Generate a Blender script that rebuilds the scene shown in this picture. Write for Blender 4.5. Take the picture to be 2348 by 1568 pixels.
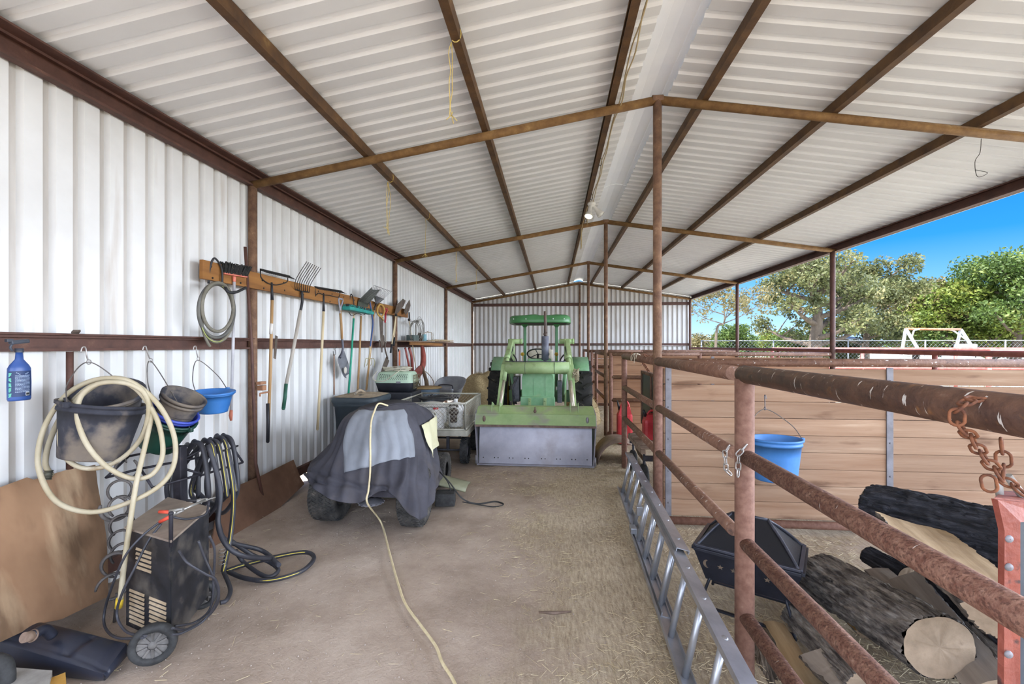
import bpy, bmesh, math, random
import numpy as np
from mathutils import Vector, Matrix
random.seed(7); RNG = np.random.default_rng(7)
S = bpy.context.scene
for o in list(bpy.data.objects): bpy.data.objects.remove(o)
COL = S.collection
PI = math.pi
# ------------------------------------------------------------------ camera
EYE = 1.68; YAW = .0934; FPX = 1012.; HOR = 792.
cam_d = bpy.data.cameras.new('camera'); cam = bpy.data.objects.new('camera', cam_d); COL.objects.link(cam)
cam_d.sensor_width = 36; cam_d.lens = 36*FPX/2348; cam_d.clip_start = .05; cam_d.clip_end = 500
cam_d.shift_y = (HOR-784)/2348
cam.location = (0, 0, EYE); cam.rotation_euler = (PI/2, 0, YAW)
S.camera = cam
# ------------------------------------------------------------------ colour management
S.view_settings.view_transform = 'Standard'; S.view_settings.look = 'None'
S.view_settings.gamma = 1; S.view_settings.exposure = 0.95
try: S.view_settings.use_curve_mapping = False
except Exception: pass
# ------------------------------------------------------------------ sky
W = bpy.data.worlds.new('sky'); S.world = W; W.use_nodes = True
nt = W.node_tree; nt.nodes.clear()
out = nt.nodes.new('ShaderNodeOutputWorld'); bg = nt.nodes.new('ShaderNodeBackground')
tc = nt.nodes.new('ShaderNodeTexCoord'); sx = nt.nodes.new('ShaderNodeSeparateXYZ')
nt.links.new(tc.outputs['Generated'], sx.inputs[0])
rp = nt.nodes.new('ShaderNodeValToRGB'); nt.links.new(sx.outputs[2], rp.inputs[0])
el = rp.color_ramp.elements
el[0].position = 0; el[0].color = (.42, .62, .82, 1)
el[1].position = .30; el[1].color = (.008, .16, .66, 1)
e = el.new(.10); e.color = (.15, .38, .72, 1)
e = el.new(.18); e.color = (.025, .23, .70, 1)
e = el.new(1.); e.color = (.02, .16, .60, 1)
# added fill light in the unseen sky, right of and behind the camera
def sky_fill(d, a, b, k):
    dt = nt.nodes.new('ShaderNodeVectorMath'); dt.operation = 'DOT_PRODUCT'; dt.inputs[1].default_value = d; nt.links.new(tc.outputs['Generated'], dt.inputs[0])
    cl = nt.nodes.new('ShaderNodeMapRange'); cl.inputs['From Min'].default_value = a; cl.inputs['From Max'].default_value = b; cl.inputs['To Max'].default_value = k
    cl.interpolation_type = 'SMOOTHSTEP'; nt.links.new(dt.outputs['Value'], cl.inputs['Value']); return cl.outputs[0]
cl = nt.nodes.new('ShaderNodeMath'); cl.operation = 'MAXIMUM'
nt.links.new(sky_fill((1, .02, 0), .76, .985, 1.0), cl.inputs[0]); nt.links.new(sky_fill((0, -1, 0), .1, .8, .27), cl.inputs[1])
nz = nt.nodes.new('ShaderNodeTexNoise'); nz.inputs['Scale'].default_value = 4; nz.inputs['Detail'].default_value = 7; nt.links.new(tc.outputs['Generated'], nz.inputs['Vector'])
mulc = nt.nodes.new('ShaderNodeMath'); mulc.operation = 'MULTIPLY_ADD'; mulc.inputs[1].default_value = 2.2; mulc.inputs[2].default_value = -.15
nt.links.new(nz.outputs[0], mulc.inputs[0])
mm = nt.nodes.new('ShaderNodeMath'); mm.operation = 'MULTIPLY'; nt.links.new(mulc.outputs[0], mm.inputs[0]); nt.links.new(cl.outputs[0], mm.inputs[1])
mx = nt.nodes.new('ShaderNodeMix'); mx.data_type = 'RGBA'; nt.links.new(mm.outputs[0], mx.inputs[0])
nt.links.new(rp.outputs[0], mx.inputs[6]); mx.inputs[7].default_value = (9.0, 9.9, 11.3, 1)
nt.links.new(mx.outputs[2], bg.inputs[0]); bg.inputs[1].default_value = 1.0
nt.links.new(bg.outputs[0], out.inputs[0])
# ------------------------------------------------------------------ sun
sd = bpy.data.lights.new('sun', 'SUN'); sd.energy = 8.8; sd.angle = .009; sd.color = (1, .96, .91)
sun = bpy.data.objects.new('sun', sd); COL.objects.link(sun); sun.location = (-20, -10, 30)
sun.rotation_euler = Vector((.52, .30, -1.0)).to_track_quat('-Z', 'Y').to_euler()

# ------------------------------------------------------------------ points in the place, read off the photograph
cY, sY = math.cos(YAW), math.sin(YAW)
def ray(px, py):
    a = (px-1174)/FPX; b = (HOR-py)/FPX
    return Vector((-sY+a*cY, cY+a*sY, b))
def WX(px, py, X): r = ray(px, py); t = X/r.x; return Vector((X, t*r.y, EYE+t*r.z))
def WY(px, py, Y): r = ray(px, py); t = Y/r.y; return Vector((t*r.x, Y, EYE+t*r.z))
def WZ(px, py, Z): r = ray(px, py); t = (Z-EYE)/r.z; return Vector((t*r.x, t*r.y, Z))

# ------------------------------------------------------------------ materials
MATS = {}
def hexc(h):
    h = h.lstrip('#'); v = [int(h[i:i+2], 16)/255 for i in (0, 2, 4)]
    return tuple((c/12.92 if c <= .04045 else ((c+.055)/1.055)**2.4) for c in v)+(1,)
def M(name, c1, c2=None, c3=None, scale=8, stretch=(1, 1, 1), rough=.7, metal=0, bump=0, bscale=None, detail=5, lo=.35, hi=.65, rnd=0, spec=.5, trans=0, bdist=.01):
    if name in MATS: return MATS[name]
    m = bpy.data.materials.new(name); MATS[name] = m; m.use_nodes = True; n = m.node_tree; b = n.nodes['Principled BSDF']
    b.inputs['Roughness'].default_value = rough; b.inputs['Metallic'].default_value = metal
    b.inputs['Specular IOR Level'].default_value = spec
    if trans: b.inputs['Transmission Weight'].default_value = trans
    t = n.nodes.new('ShaderNodeTexCoord'); mp = n.nodes.new('ShaderNodeMapping'); mp.inputs['Scale'].default_value = stretch
    n.links.new(t.outputs['Object'], mp.inputs[0])
    col = None
    if c2:
        z = n.nodes.new('ShaderNodeTexNoise'); z.inputs['Scale'].default_value = scale; z.inputs['Detail'].default_value = detail; z.inputs['Roughness'].default_value = .62
        n.links.new(mp.outputs[0], z.inputs['Vector'])
        if rnd:
            oi = n.nodes.new('ShaderNodeObjectInfo'); va = n.nodes.new('ShaderNodeVectorMath'); va.operation = 'ADD'
            sc = n.nodes.new('ShaderNodeVectorMath'); sc.operation = 'SCALE'; cb = n.nodes.new('ShaderNodeCombineXYZ')
            for i in range(3): n.links.new(oi.outputs['Random'], cb.inputs[i])
            n.links.new(cb.outputs[0], sc.inputs[0]); sc.inputs['Scale'].default_value = 40
            n.links.new(mp.outputs[0], va.inputs[0]); n.links.new(sc.outputs[0], va.inputs[1]); n.links.new(va.outputs[0], z.inputs['Vector'])
        r = n.nodes.new('ShaderNodeValToRGB'); n.links.new(z.outputs[0], r.inputs[0]); e = r.color_ramp.elements
        e[0].position = lo; e[0].color = hexc(c1); e[1].position = hi; e[1].color = hexc(c2)
        if c3: q = e.new(min(.95, hi+.12)); q.color = hexc(c3)
        col = r.outputs[0]
        if rnd:
            hs = n.nodes.new('ShaderNodeHueSaturation'); mr = n.nodes.new('ShaderNodeMapRange'); mr.inputs['To Min'].default_value = 1-rnd; mr.inputs['To Max'].default_value = 1+rnd
            n.links.new(oi.outputs['Random'], mr.inputs['Value']); n.links.new(mr.outputs[0], hs.inputs['Value']); n.links.new(col, hs.inputs['Color']); col = hs.outputs[0]
        n.links.new(col, b.inputs['Base Color'])
    else: b.inputs['Base Color'].default_value = hexc(c1)
    if bump:
        z2 = n.nodes.new('ShaderNodeTexNoise'); z2.inputs['Scale'].default_value = bscale or scale*2; z2.inputs['Detail'].default_value = 6
        n.links.new(mp.outputs[0], z2.inputs['Vector']); bp = n.nodes.new('ShaderNodeBump'); bp.inputs['Strength'].default_value = bump; bp.inputs['Distance'].default_value = bdist
        n.links.new(z2.outputs[0], bp.inputs['Height']); n.links.new(bp.outputs[0], b.inputs['Normal'])
    m['c'] = 1
    return m
def overlay(m, c, scale, lo, hi, stretch=(1, 1, 1), kind='noise', amount=1.):
    """a second layer of marks (rust, dust, droppings, knots) over a material's colour"""
    n = m.node_tree; b = n.nodes['Principled BSDF']; bc = b.inputs['Base Color']
    t = n.nodes.new('ShaderNodeTexCoord'); mp = n.nodes.new('ShaderNodeMapping'); mp.inputs['Scale'].default_value = stretch; n.links.new(t.outputs['Object'], mp.inputs[0])
    if kind == 'noise':
        z = n.nodes.new('ShaderNodeTexNoise'); z.inputs['Detail'].default_value = 6; o = z.outputs[0]
    else:
        z = n.nodes.new('ShaderNodeTexVoronoi'); o = z.outputs['Distance']
    z.inputs['Scale'].default_value = scale; n.links.new(mp.outputs[0], z.inputs['Vector'])
    mr = n.nodes.new('ShaderNodeMapRange'); mr.inputs['From Min'].default_value = lo; mr.inputs['From Max'].default_value = hi; mr.inputs['To Max'].default_value = amount
    n.links.new(o, mr.inputs['Value'])
    mx = n.nodes.new('ShaderNodeMix'); mx.data_type = 'RGBA'; n.links.new(mr.outputs[0], mx.inputs[0])
    if bc.is_linked:
        src = bc.links[0].from_socket; n.links.new(src, mx.inputs[6])
    else: mx.inputs[6].default_value = bc.default_value
    mx.inputs[7].default_value = hexc(c); n.links.new(mx.outputs[2], bc)
    return m

# ------------------------------------------------------------------ mesh builder
class MB:
    def __init__(s): s.v = []; s.f = []; s.sm = []
    def add(s, vs, fs, smooth=False):
        k = len(s.v); s.v += [tuple(p) for p in vs]; s.f += [tuple(i+k for i in f) for f in fs]; s.sm += [smooth]*len(fs); return s
    def box(s, c, size, R=None, bev=0):
        x, y, z = (size[0]/2, size[1]/2, size[2]/2)
        if bev:
            bm = bmesh.new(); bmesh.ops.create_cube(bm, size=1)
            for v in bm.verts: v.co = Vector((v.co.x*2*x, v.co.y*2*y, v.co.z*2*z))
            bmesh.ops.bevel(bm, geom=bm.edges[:], offset=min(bev, x*.9, y*.9, z*.9), segments=2, affect='EDGES', profile=.6)
            vs = [v.co.copy() for v in bm.verts]; fs = [[v.index for v in f.verts] for f in bm.faces]; bm.verts.index_update()
            fs = [[v.index for v in f.verts] for f in bm.faces]; bm.free()
        else:
            vs = [Vector((a*x, b*y, d*z)) for a in (-1, 1) for b in (-1, 1) for d in (-1, 1)]
            fs = [(0, 1, 3, 2), (4, 6, 7, 5), (0, 4, 5, 1), (2, 3, 7, 6), (0, 2, 6, 4), (1, 5, 7, 3)]
        R = R or Matrix(); c = Vector(c)
        return s.add([R @ v + c if len(R) == 3 else R.to_3x3() @ v + c for v in vs], fs)
    def bar(s, a, b, w, h, up=(0, 0, 1), bev=0):
        a, b = Vector(a), Vector(b); d = b-a; L = d.length; d.normalize(); up = Vector(up)
        if abs(d.dot(up)) > .97: up = Vector((1, 0, 0))
        x = d.cross(up).normalized(); z = x.cross(d)
        R = Matrix((x, d, z)).transposed()
        return s.box((a+b)/2, (w, L, h), R, bev)
    def prism(s, poly, a, b, up=(0, 0, 1)):
        """poly: list of (side, up) drawn across the direction a->b"""
        a, b = Vector(a), Vector(b); d = (b-a).normalized(); up = Vector(up)
        if abs(d.dot(up)) > .97: up = Vector((0, 1, 0))
        x = d.cross(up).normalized(); z = x.cross(d); n = len(poly)
        vs = [a+x*p+z*q for p, q in poly]+[b+x*p+z*q for p, q in poly]
        fs = [(i, (i+1) % n, n+(i+1) % n, n+i) for i in range(n)]+[tuple(range(n))[::-1], tuple(range(n, 2*n))]
        return s.add(vs, fs)
    def poly(s, pts, th, nrm=None):
        """flat outline with thickness"""
        pts = [Vector(p) for p in pts]; n = len(pts)
        if nrm is None:
            nrm = Vector((0, 0, 0))
            for i in range(n): nrm += (pts[i]-pts[0]).cross(pts[(i+1) % n]-pts[0])
        nrm = Vector(nrm).normalized()*th/2
        return s.add([p+nrm for p in pts]+[p-nrm for p in pts], [tuple(range(n)), tuple(range(n, 2*n))[::-1]]+[(i, n+i, n+(i+1) % n, (i+1) % n) for i in range(n)])
    def tube(s, pts, r, n=10, closed=False, smooth=True, cap=True, flat=1.):
        pts = [Vector(p) for p in pts]; m = len(pts); rs = r if isinstance(r, (list, tuple)) else [r]*m
        base = None; vs = []
        for i in range(m):
            if closed: d = pts[(i+1) % m]-pts[i-1]
            else: d = pts[min(i+1, m-1)]-pts[max(i-1, 0)]
            if d.length < 1e-9: d = Vector((0, 0, 1))
            d.normalize()
            if base is None:
                u = Vector((0, 0, 1)) if abs(d.z) < .9 else Vector((1, 0, 0))
                base = d.cross(u).normalized()
            base = (base-d*base.dot(d)); base = base.normalized() if base.length > 1e-6 else d.orthogonal().normalized()
            o = d.cross(base)
            # keep width through sharp corners
            for k in range(n):
                a = 2*PI*k/n; vs.append(pts[i]+(base*math.cos(a)+o*math.sin(a)*flat)*rs[i])
        fs = []
        for i in range(m if closed else m-1):
            j = (i+1) % m
            for k in range(n): fs.append((i*n+k, i*n+(k+1) % n, j*n+(k+1) % n, j*n+k))
        s.add(vs, fs, smooth)
        if cap and not closed:
            k = len(s.v)-m*n
            s.f += [tuple(k+i for i in range(n))[::-1], tuple(k+(m-1)*n+i for i in range(n))]; s.sm += [False]*2
        return s
    def lathe(s, prof, c=(0, 0, 0), n=28, R=None, smooth=True, sx=1, sy=1, a0=0, a1=2*PI):
        c = Vector(c); R = R or Matrix.Identity(3); full = abs(a1-a0-2*PI) < 1e-6
        m = n if full else n+1; vs = []
        for r, z in prof:
            for k in range(m):
                a = a0+(a1-a0)*k/n; vs.append(R @ Vector((r*math.cos(a)*sx, r*math.sin(a)*sy, z))+c)
        fs = []
        for i in range(len(prof)-1):
            for k in range(n):
                q = (k+1) % m; fs.append((i*m+k, i*m+q, (i+1)*m+q, (i+1)*m+k))
        return s.add(vs, fs, smooth)
    def grid(s, P, smooth=True, closed=False, th=0):
        """P[i][j] points"""
        a, b = len(P), len(P[0]); vs = [Vector(p) for row in P for p in row]; fs = []
        for i in range(a-1):
            for j in range(b if closed else b-1): fs.append((i*b+j, i*b+(j+1) % b, (i+1)*b+(j+1) % b, (i+1)*b+j))
        return s.add(vs, fs, smooth)
    def sphere(s, c, r, n=16, sz=1, R=None, sx=1, sy=1):
        pr = [(max(1e-4, r*math.sin(PI*i/(n//2))), -r*sz*math.cos(PI*i/(n//2))) for i in range(n//2+1)]
        return s.lathe(pr, c, n, R, sx=sx, sy=sy)
    def obj(s, name, mat, parent=None, mw=None):
        if mw is not None:
            me = bpy.data.meshes.new(name); o = bpy.data.objects.new(name, me); COL.objects.link(o); o.matrix_world = mw; o.matrix_basis = mw
            me.from_pydata([tuple(p) for p in s.v], [], s.f)
            if len(me.polygons) == len(s.sm): me.polygons.foreach_set('use_smooth', s.sm)
            me.materials.append(mat); me.update(); return o
        me = bpy.data.meshes.new(name); o = bpy.data.objects.new(name, me); COL.objects.link(o)
        V = np.array(s.v, dtype=float).reshape(-1, 3)
        if parent is None:
            org = Vector(((V[:, 0].min()+V[:, 0].max())/2, (V[:, 1].min()+V[:, 1].max())/2, V[:, 2].min())); inv = Matrix.Translation(-org); o.location = org
        else:
            r = parent
            while r.parent: r = r.parent
            inv = r.matrix_basis.inverted(); o.parent = parent
            if parent is not r: inv = inv
        A = np.array(inv); V = V @ A[:3, :3].T+A[:3, 3]
        me.from_pydata(V.tolist(), [], s.f)
        if len(me.polygons) == len(s.sm): me.polygons.foreach_set('use_smooth', s.sm)
        if mat: me.materials.append(mat)
        me.update()
        return o
def solid(o, t, off=0):
    m = o.modifiers.new('thickness', 'SOLIDIFY'); m.thickness = t; m.offset = off; return o
def subs(o, l=1):
    m = o.modifiers.new('smooth', 'SUBSURF'); m.levels = l; m.render_levels = l; return o
def tag(o, label, cat, group=None, kind=None):
    o['label'] = label; o['category'] = cat
    if group: o['group'] = group
    if kind: o['kind'] = kind
    return o
def thing(name, label, cat, loc=(0, 0, 0), rz=0, group=None):
    o = bpy.data.objects.new(name, None); COL.objects.link(o); o.empty_display_size = .1
    o.location = loc; o.rotation_euler = (0, 0, rz); o.matrix_basis = Matrix.Translation(Vector(loc)) @ Matrix.Rotation(rz, 4, 'Z')
    return tag(o, label, cat, group)
def struct(mb, name, mat): o = mb.obj(name, mat); o['kind'] = 'structure'; return o
def bez(pts, n=8, closed=False):
    """Catmull-Rom through points"""
    P = [Vector(p) for p in pts]; m = len(P); out = []
    for i in range(m if closed else m-1):
        p0 = P[i-1] if (i > 0 or closed) else P[0]*2-P[1]; p1 = P[i]; p2 = P[(i+1) % m]; p3 = P[(i+2) % m] if (closed or i+2 < m) else P[-1]*2-P[-2]
        for k in range(n):
            t = k/n; out.append(.5*((2*p1)+(p2-p0)*t+(2*p0-5*p1+4*p2-p3)*t*t+(3*p1-p0-3*p2+p3)*t**3))
    if not closed: out.append(P[-1])
    return out
def copy_tree(o, parent=None):
    c = o.copy(); COL.objects.link(c); c.parent = parent
    for ch in [x for x in KIDS(o)]: copy_tree(ch, c)
    return c
def KIDS(o): return [x for x in list(COL.objects) if x.parent == o]
def RX(a): return Matrix.Rotation(a, 3, 'X')
def RY(a): return Matrix.Rotation(a, 3, 'Y')
def RZ(a): return Matrix.Rotation(a, 3, 'Z')
# ================================================================== the building
XL, XR, XE = -3.07, .974, 4.98
FY = [.17, 4.26, 8.355, 12.45, 16.63]
ZE, ZR, ZER = 3.326, 3.986, 3.36
PIT = .1706
white = M('white_sheet_steel', '#D6D5D3', '#E2E2E1', scale=1.3, rough=.45, spec=.35)
overlay(white, '#9C8468', 2.0, .60, .78, stretch=(3, 3, .35), amount=.5)
roofm = M('white_roof_steel', '#F0F1F2', '#F7F8F8', scale=1.1, rough=.45, spec=.3)
overlay(roofm, '#A89C90', 1.2, .66, .85, stretch=(.5, 6, 2), amount=.25)
capm = M('ridge_flashing', '#F0F3F8', '#F8FAFD', scale=2, rough=.3, spec=.5)
rust = M('rusty_brown_pipe', '#664A3A', '#86664E', '#A08A70', scale=14, rough=.75, metal=.1, bump=.5, bscale=70)
rust_d = M('brown_painted_steel', '#4A3028', '#5E3E33', '#7A5B48', scale=9, rough=.65, bump=.2, bscale=40)
purl = M('rusty_purlin_steel', '#46301E', '#684A2A', '#866A42', scale=6, rough=.7, bump=.3, bscale=40)
raft = M('ochre_rusty_pipe', '#6A4A26', '#86653A', '#9E8256', scale=12, rough=.75, bump=.3, bscale=60)
ceilz = lambda x: (ZE+.13+(x-XL)*(ZR-ZE)/(XR-XL)) if x < XR else (ZR+.13-(x-XR)*(ZR-ZER)/(XE-XR))
def ribs(y0, y1, off=0):
    """sheet profile along y: (y, depth) ; depth 0 = inner flat, 1 = recess"""
    out = []; y = y0-PIT+(off % PIT)
    while y < y1:
        for a, d in ((0, 0), (.092, 0), (.104, 1), (.150, 1), (.1706-.004, 0)): out.append((y+a, d))
        y += PIT
    return [(min(max(q, y0), y1), d) for q, d in out if y0-.001 <= q <= y1+.001]
YA, YB = -2.4, 16.75
gw = M('wall_groove_dust_shade', '#B4AEA7', '#C9C4BE', scale=3, stretch=(2, 2, .3), rough=.6); gl = M('wall_groove_edge_shade', '#7E776F', '#948D85', scale=6, rough=.8)  # groove bottoms: dust plus painted shade; far edges: shade painted in
gr2 = M('roof_flat_shade', '#DADBDC', '#E3E4E5', scale=1.1, rough=.5);  # grey flats against white grooves paint in the roof's light bands
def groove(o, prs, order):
    """light and shade of the ribs painted as materials; wall groove bottoms are dusty too"""
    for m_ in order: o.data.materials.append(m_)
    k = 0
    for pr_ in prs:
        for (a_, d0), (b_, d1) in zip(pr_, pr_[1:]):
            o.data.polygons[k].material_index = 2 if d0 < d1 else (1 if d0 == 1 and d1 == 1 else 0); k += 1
# left wall: inner face at XL-.03
w = MB(); pr = ribs(YA, YB, .130); D = .034
P = [[(XL-.05-D*d, y, (-.02 if y < 4.95 else .08) if z < 1 else z) for y, d in pr] for z in (.09, 3.40)]
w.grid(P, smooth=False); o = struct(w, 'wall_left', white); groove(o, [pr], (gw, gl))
w = MB(); yb = YB-.03; pr = ribs(XL-.07, XE+.05, .03)
P = [[(x, yb+D*d, .0) for x, d in pr], [(x, yb+D*d, ceilz(x)-.02) for x, d in pr]]
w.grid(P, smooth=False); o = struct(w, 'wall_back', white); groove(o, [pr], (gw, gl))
# roof sheets, ribs running down the slopes
pr = ribs(YA-.05, YB+.2, .02)
w = MB()
P = [[(x, y, ceilz(x)+.02*d) for y, d in pr] for x in (XL-.20, XR-.21)]
w.grid(P, smooth=False)
P = [[(x, y, ceilz(x)+.02*d) for y, d in pr] for x in (XR+.13, XE+.22)]
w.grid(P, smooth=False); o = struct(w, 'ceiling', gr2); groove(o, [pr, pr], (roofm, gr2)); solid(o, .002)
# ridge flashing over the open ridge: folded sheet
w = MB(); zr = ceilz(XR)
cs = [(-.30, -.030), (-.12, .018), (-.115, .026), (-.02, .044), (.085, .030), (.09, .022), (.24, -.021)]
ys = [YA-.1, 3.2, 3.201, 6.9, 6.901, 10.4, 10.401, 13.5, 13.501, YB+.15]
P = [[(XR+a, y, zr+b+(.004 if (i//2) % 2 else 0)) for a, b in cs] for i, y in enumerate(ys)]
w.grid(P, smooth=False); struct(w, 'trim_1', capm)
# eave flashing outside the right eave
w = MB(); w.bar((XE+.21, YA, ceilz(XE+.21)-.035), (XE+.21, YB, ceilz(XE+.21)-.035), .012, .07); struct(w, 'trim_2', M('pale_eave_flashing', '#C9C2B2', '#D9D4C8', scale=4, rough=.5))
# purlins: lipped channels laid on the rafters
ORD = ['first', 'second', 'third', 'fourth', 'fifth', 'sixth']
def channel(w, a, b, wd, h, t=.005, side=1):
    # C section open to one side
    p = [(-wd/2, 0), (wd/2, 0), (wd/2, t+.012), (wd/2-t, t+.012), (wd/2-t, t), (-wd/2+t, t), (-wd/2+t, h-t), (wd/2-t, h-t), (wd/2-t, h-t-.012), (wd/2, h-t-.012), (wd/2, h), (-wd/2, h)]
    if side < 0: p = [(-x, y) for x, y in p][::-1]
    w.prism(p, a, b)
pl = [(-1.855, 'roof purlin on the left slope nearest the left wall', 1), (-.66, 'middle roof purlin of the left slope, over the mower and tractor', 1), (.545, 'left slope roof purlin next to the white ridge flashing, carrying the cords', 1),
      (1.40, 'right slope roof purlin next to the white ridge flashing', -1), (2.53, 'middle roof purlin of the right slope', -1), (3.72, 'right slope roof purlin next to the open eave', -1)]
for x, lab, sd_ in pl:
    w = MB(); z = ceilz(x)-.095; channel(w, (x, YA, z), (x, YB-.03, z), .06, .09, side=-sd_)
    tag(w.obj('roof_purlin', purl), 'rusty brown '+lab, 'purlin', 'roof purlins')
w = MB(); z = ceilz(XL)-.15; channel(w, (XL+.0, YA, z), (XL+.0, YB-.03, z), .06, .13, side=1); w.bar((XL+.05, YA, z+.135), (XL+.05, YB, z+.135), .14, .012)
tag(w.obj('eave_beam', rust_d), 'long brown steel eave beam along the top of the left wall', 'beam')
w = MB(); z = ceilz(XE)-.14; channel(w, (XE+.02, YA, z), (XE+.02, YB-.03, z), .07, .13, side=-1)
tag(w.obj('eave_beam', rust_d), 'dark brown steel eave beam over the open right side', 'beam')
# girts on the walls
w = MB(); a, b = (XL-.02, YA, 1.645), (XL-.02, YB-.05, 1.645); channel(w, a, b, .045, .10, side=1); w.bar((XL-.005, YA, 1.75), (XL-.005, YB-.05, 1.75), .085, .012)
tag(w.obj('wall_girt', rust_d), 'brown steel girt running along the left wall at eye height', 'beam')
w = MB(); w.bar((XL-.02, YA, .145), (XL-.02, YB-.05, .145), .05, .10)
tag(w.obj('bottom_girt', rust_d), 'rusty brown steel girt along the foot of the left wall', 'beam')
w = MB(); w.bar((XL, YB-.07, 3.22), (XE, YB-.07, 3.22), .05, .11, bev=.006)
tag(w.obj('wall_girt', rust_d), 'upper brown steel girt across the back wall under the gable', 'beam')
w = MB(); w.bar((XL, YB-.07, 1.72), (XE, YB-.07, 1.72), .05, .09, bev=.006)
tag(w.obj('wall_girt', rust_d), 'lower brown steel girt across the back wall behind the tractor', 'beam')
# frames
fr = ['nearest', 'second', 'third', 'rear']
for i in range(1, 5):
    y = FY[i]-(.05 if i == 4 else 0); R = .040
    n = fr[i-1]
    w = MB(); w.tube([(XL, y, 0), (XL, y, ZE)], .042, 14)
    tag(w.obj('steel_post', rust), 'brown steel pipe post against the left wall at the %s frame' % n, 'post', 'left wall posts')
    w = MB(); w.tube([(XL-.02, y, ZE-.003), (XR, y, ZR)], R, 14)
    tag(w.obj('rafter_pipe', raft), 'rusty pipe rafter of the %s frame, left slope' % n, 'rafter', 'pipe rafters')
    w = MB(); w.tube([(XR, y, ZR), (XE+.02, y, ZER)], R, 14)
    tag(w.obj('rafter_pipe', raft), 'rusty pipe rafter of the %s frame, right slope' % n, 'rafter', 'pipe rafters')
    w = MB(); w.tube([(XR, y, -.05), (XR, y, ZR+.01)], .036 if i > 1 else .040, 16); w.tube([(XR-.05, y, ZR+.002), (XR+.05, y, ZR+.002)], .043, 12)
    tag(w.obj('ridge_post', rust), 'tall rusty pipe post under the ridge at the %s frame' % n, 'post', 'ridge posts')
    w = MB(); w.tube([(XE-.03, y, -.05), (XE-.03, y, ZER)], .042, 12)
    tag(w.obj('eave_post', rust_d), 'dark brown pipe post under the right eave at the %s frame' % n, 'post', 'right eave posts')
# pen rails along the open side
w = MB(); w.tube([(XE+.06, YA, 1.585), (XE+.06, YB+.2, 1.585)], .036, 12)
for i in range(1, 5): w.tube([(XE+.06, FY[i]-2.0, -.02), (XE+.06, FY[i]-2.0, 1.585)], .030, 10)
redpipe = M('red_brown_gate_pipe', '#9A4E48', '#B86A60', '#C9877A', scale=10, rough=.6)
tag(w.obj('side_rail_fence', M('open_side_pipe', '#7A463C', '#96584B', scale=10, rough=.7)), 'long pipe rail fence along the open right side between the eave posts', 'fence')

# ------------------------------------------------------------------ ground
gm = bpy.data.materials.new('dirt_floor'); gm.use_nodes = True; n = gm.node_tree; B = n.nodes['Principled BSDF']; B.inputs['Roughness'].default_value = .95; B.inputs['Specular IOR Level'].default_value = .1
t0 = n.nodes.new('ShaderNodeNewGeometry')
class _T: outputs = {'Object': t0.outputs['Position']}
t = _T
def nz_(sc, det=8, rg=.6, st=None, rot=None):
    z = n.nodes.new('ShaderNodeTexNoise'); z.inputs['Scale'].default_value = sc; z.inputs['Detail'].default_value = det; z.inputs['Roughness'].default_value = rg
    if st:
        mp = n.nodes.new('ShaderNodeMapping'); mp.inputs['Scale'].default_value = st
        if rot: mp.inputs['Rotation'].default_value = rot
        n.links.new(t.outputs['Object'], mp.inputs[0]); n.links.new(mp.outputs[0], z.inputs['Vector'])
    else: n.links.new(t.outputs['Object'], z.inputs['Vector'])
    return z.outputs[0]
def ramp_(src, stops):
    r = n.nodes.new('ShaderNodeValToRGB'); n.links.new(src, r.inputs[0]); e = r.color_ramp.elements
    e[0].position, e[0].color = stops[0][0], hexc(stops[0][1]); e[1].position, e[1].color = stops[-1][0], hexc(stops[-1][1])
    for p, c in stops[1:-1]: q = e.new(p); q.color = hexc(c)
    return r.outputs[0]
def mixc(f, a, b):
    m = n.nodes.new('ShaderNodeMix'); m.data_type = 'RGBA'; n.links.new(f, m.inputs[0]); n.links.new(a, m.inputs[6]); n.links.new(b, m.inputs[7]); return m.outputs[2]
def rng_(src, a, b, lo=0, hi=1):
    m = n.nodes.new('ShaderNodeMapRange'); n.links.new(src, m.inputs[0]); m.inputs[1].default_value = a; m.inputs[2].default_value = b; m.inputs[3].default_value = lo; m.inputs[4].default_value = hi; return m.outputs[0]
def math_(op, a, b):
    m = n.nodes.new('ShaderNodeMath'); m.operation = op; m.use_clamp = op != 'ADD'
    for i, q in enumerate((a, b)):
        if isinstance(q, (int, float)): m.inputs[i].default_value = q
        else: n.links.new(q, m.inputs[i])
    return m.outputs[0]
dirt = ramp_(nz_(1.1, 10, .68), [(.30, '#8E7E70'), (.5, '#B09F90'), (.7, '#C8B9AA')])
straw = ramp_(nz_(60, 4, .7, (1, .18, 1), (0, 0, .5)), [(.3, '#8A7C68'), (.5, '#B3A38A'), (.7, '#CFC2A8')])
sep = n.nodes.new('ShaderNodeSeparateXYZ'); n.links.new(t.outputs['Object'], sep.inputs[0])
# straw litter gathers to the right of the aisle and under the stalls
side = rng_(sep.outputs[0], -1.1, .5, -.22, .22)
lit = rng_(math_('ADD', nz_(.9, 6, .6), side), .46, .62, 0, .8)
c = mixc(lit, dirt, straw)
grass = ramp_(nz_(2.2, 6, .6), [(.3, '#9C9683'), (.5, '#BDB7A6'), (.75, '#A2A684')])
outm = math_('MAXIMUM', rng_(sep.outputs[0], 5.3, 6.3), math_('MAXIMUM', rng_(sep.outputs[1], 17., 17.6), rng_(sep.outputs[0], -3.2, -3.7)))
c = mixc(outm, c, grass)
n.links.new(c, B.inputs['Base Color'])
bp = n.nodes.new('ShaderNodeBump'); bp.inputs['Strength'].default_value = .6; bp.inputs['Distance'].default_value = .03
hh = math_('ADD', rng_(nz_(9, 10, .7), 0, 1, 0, .6), rng_(nz_(70, 4, .6), 0, 1, 0, .25))
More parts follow.
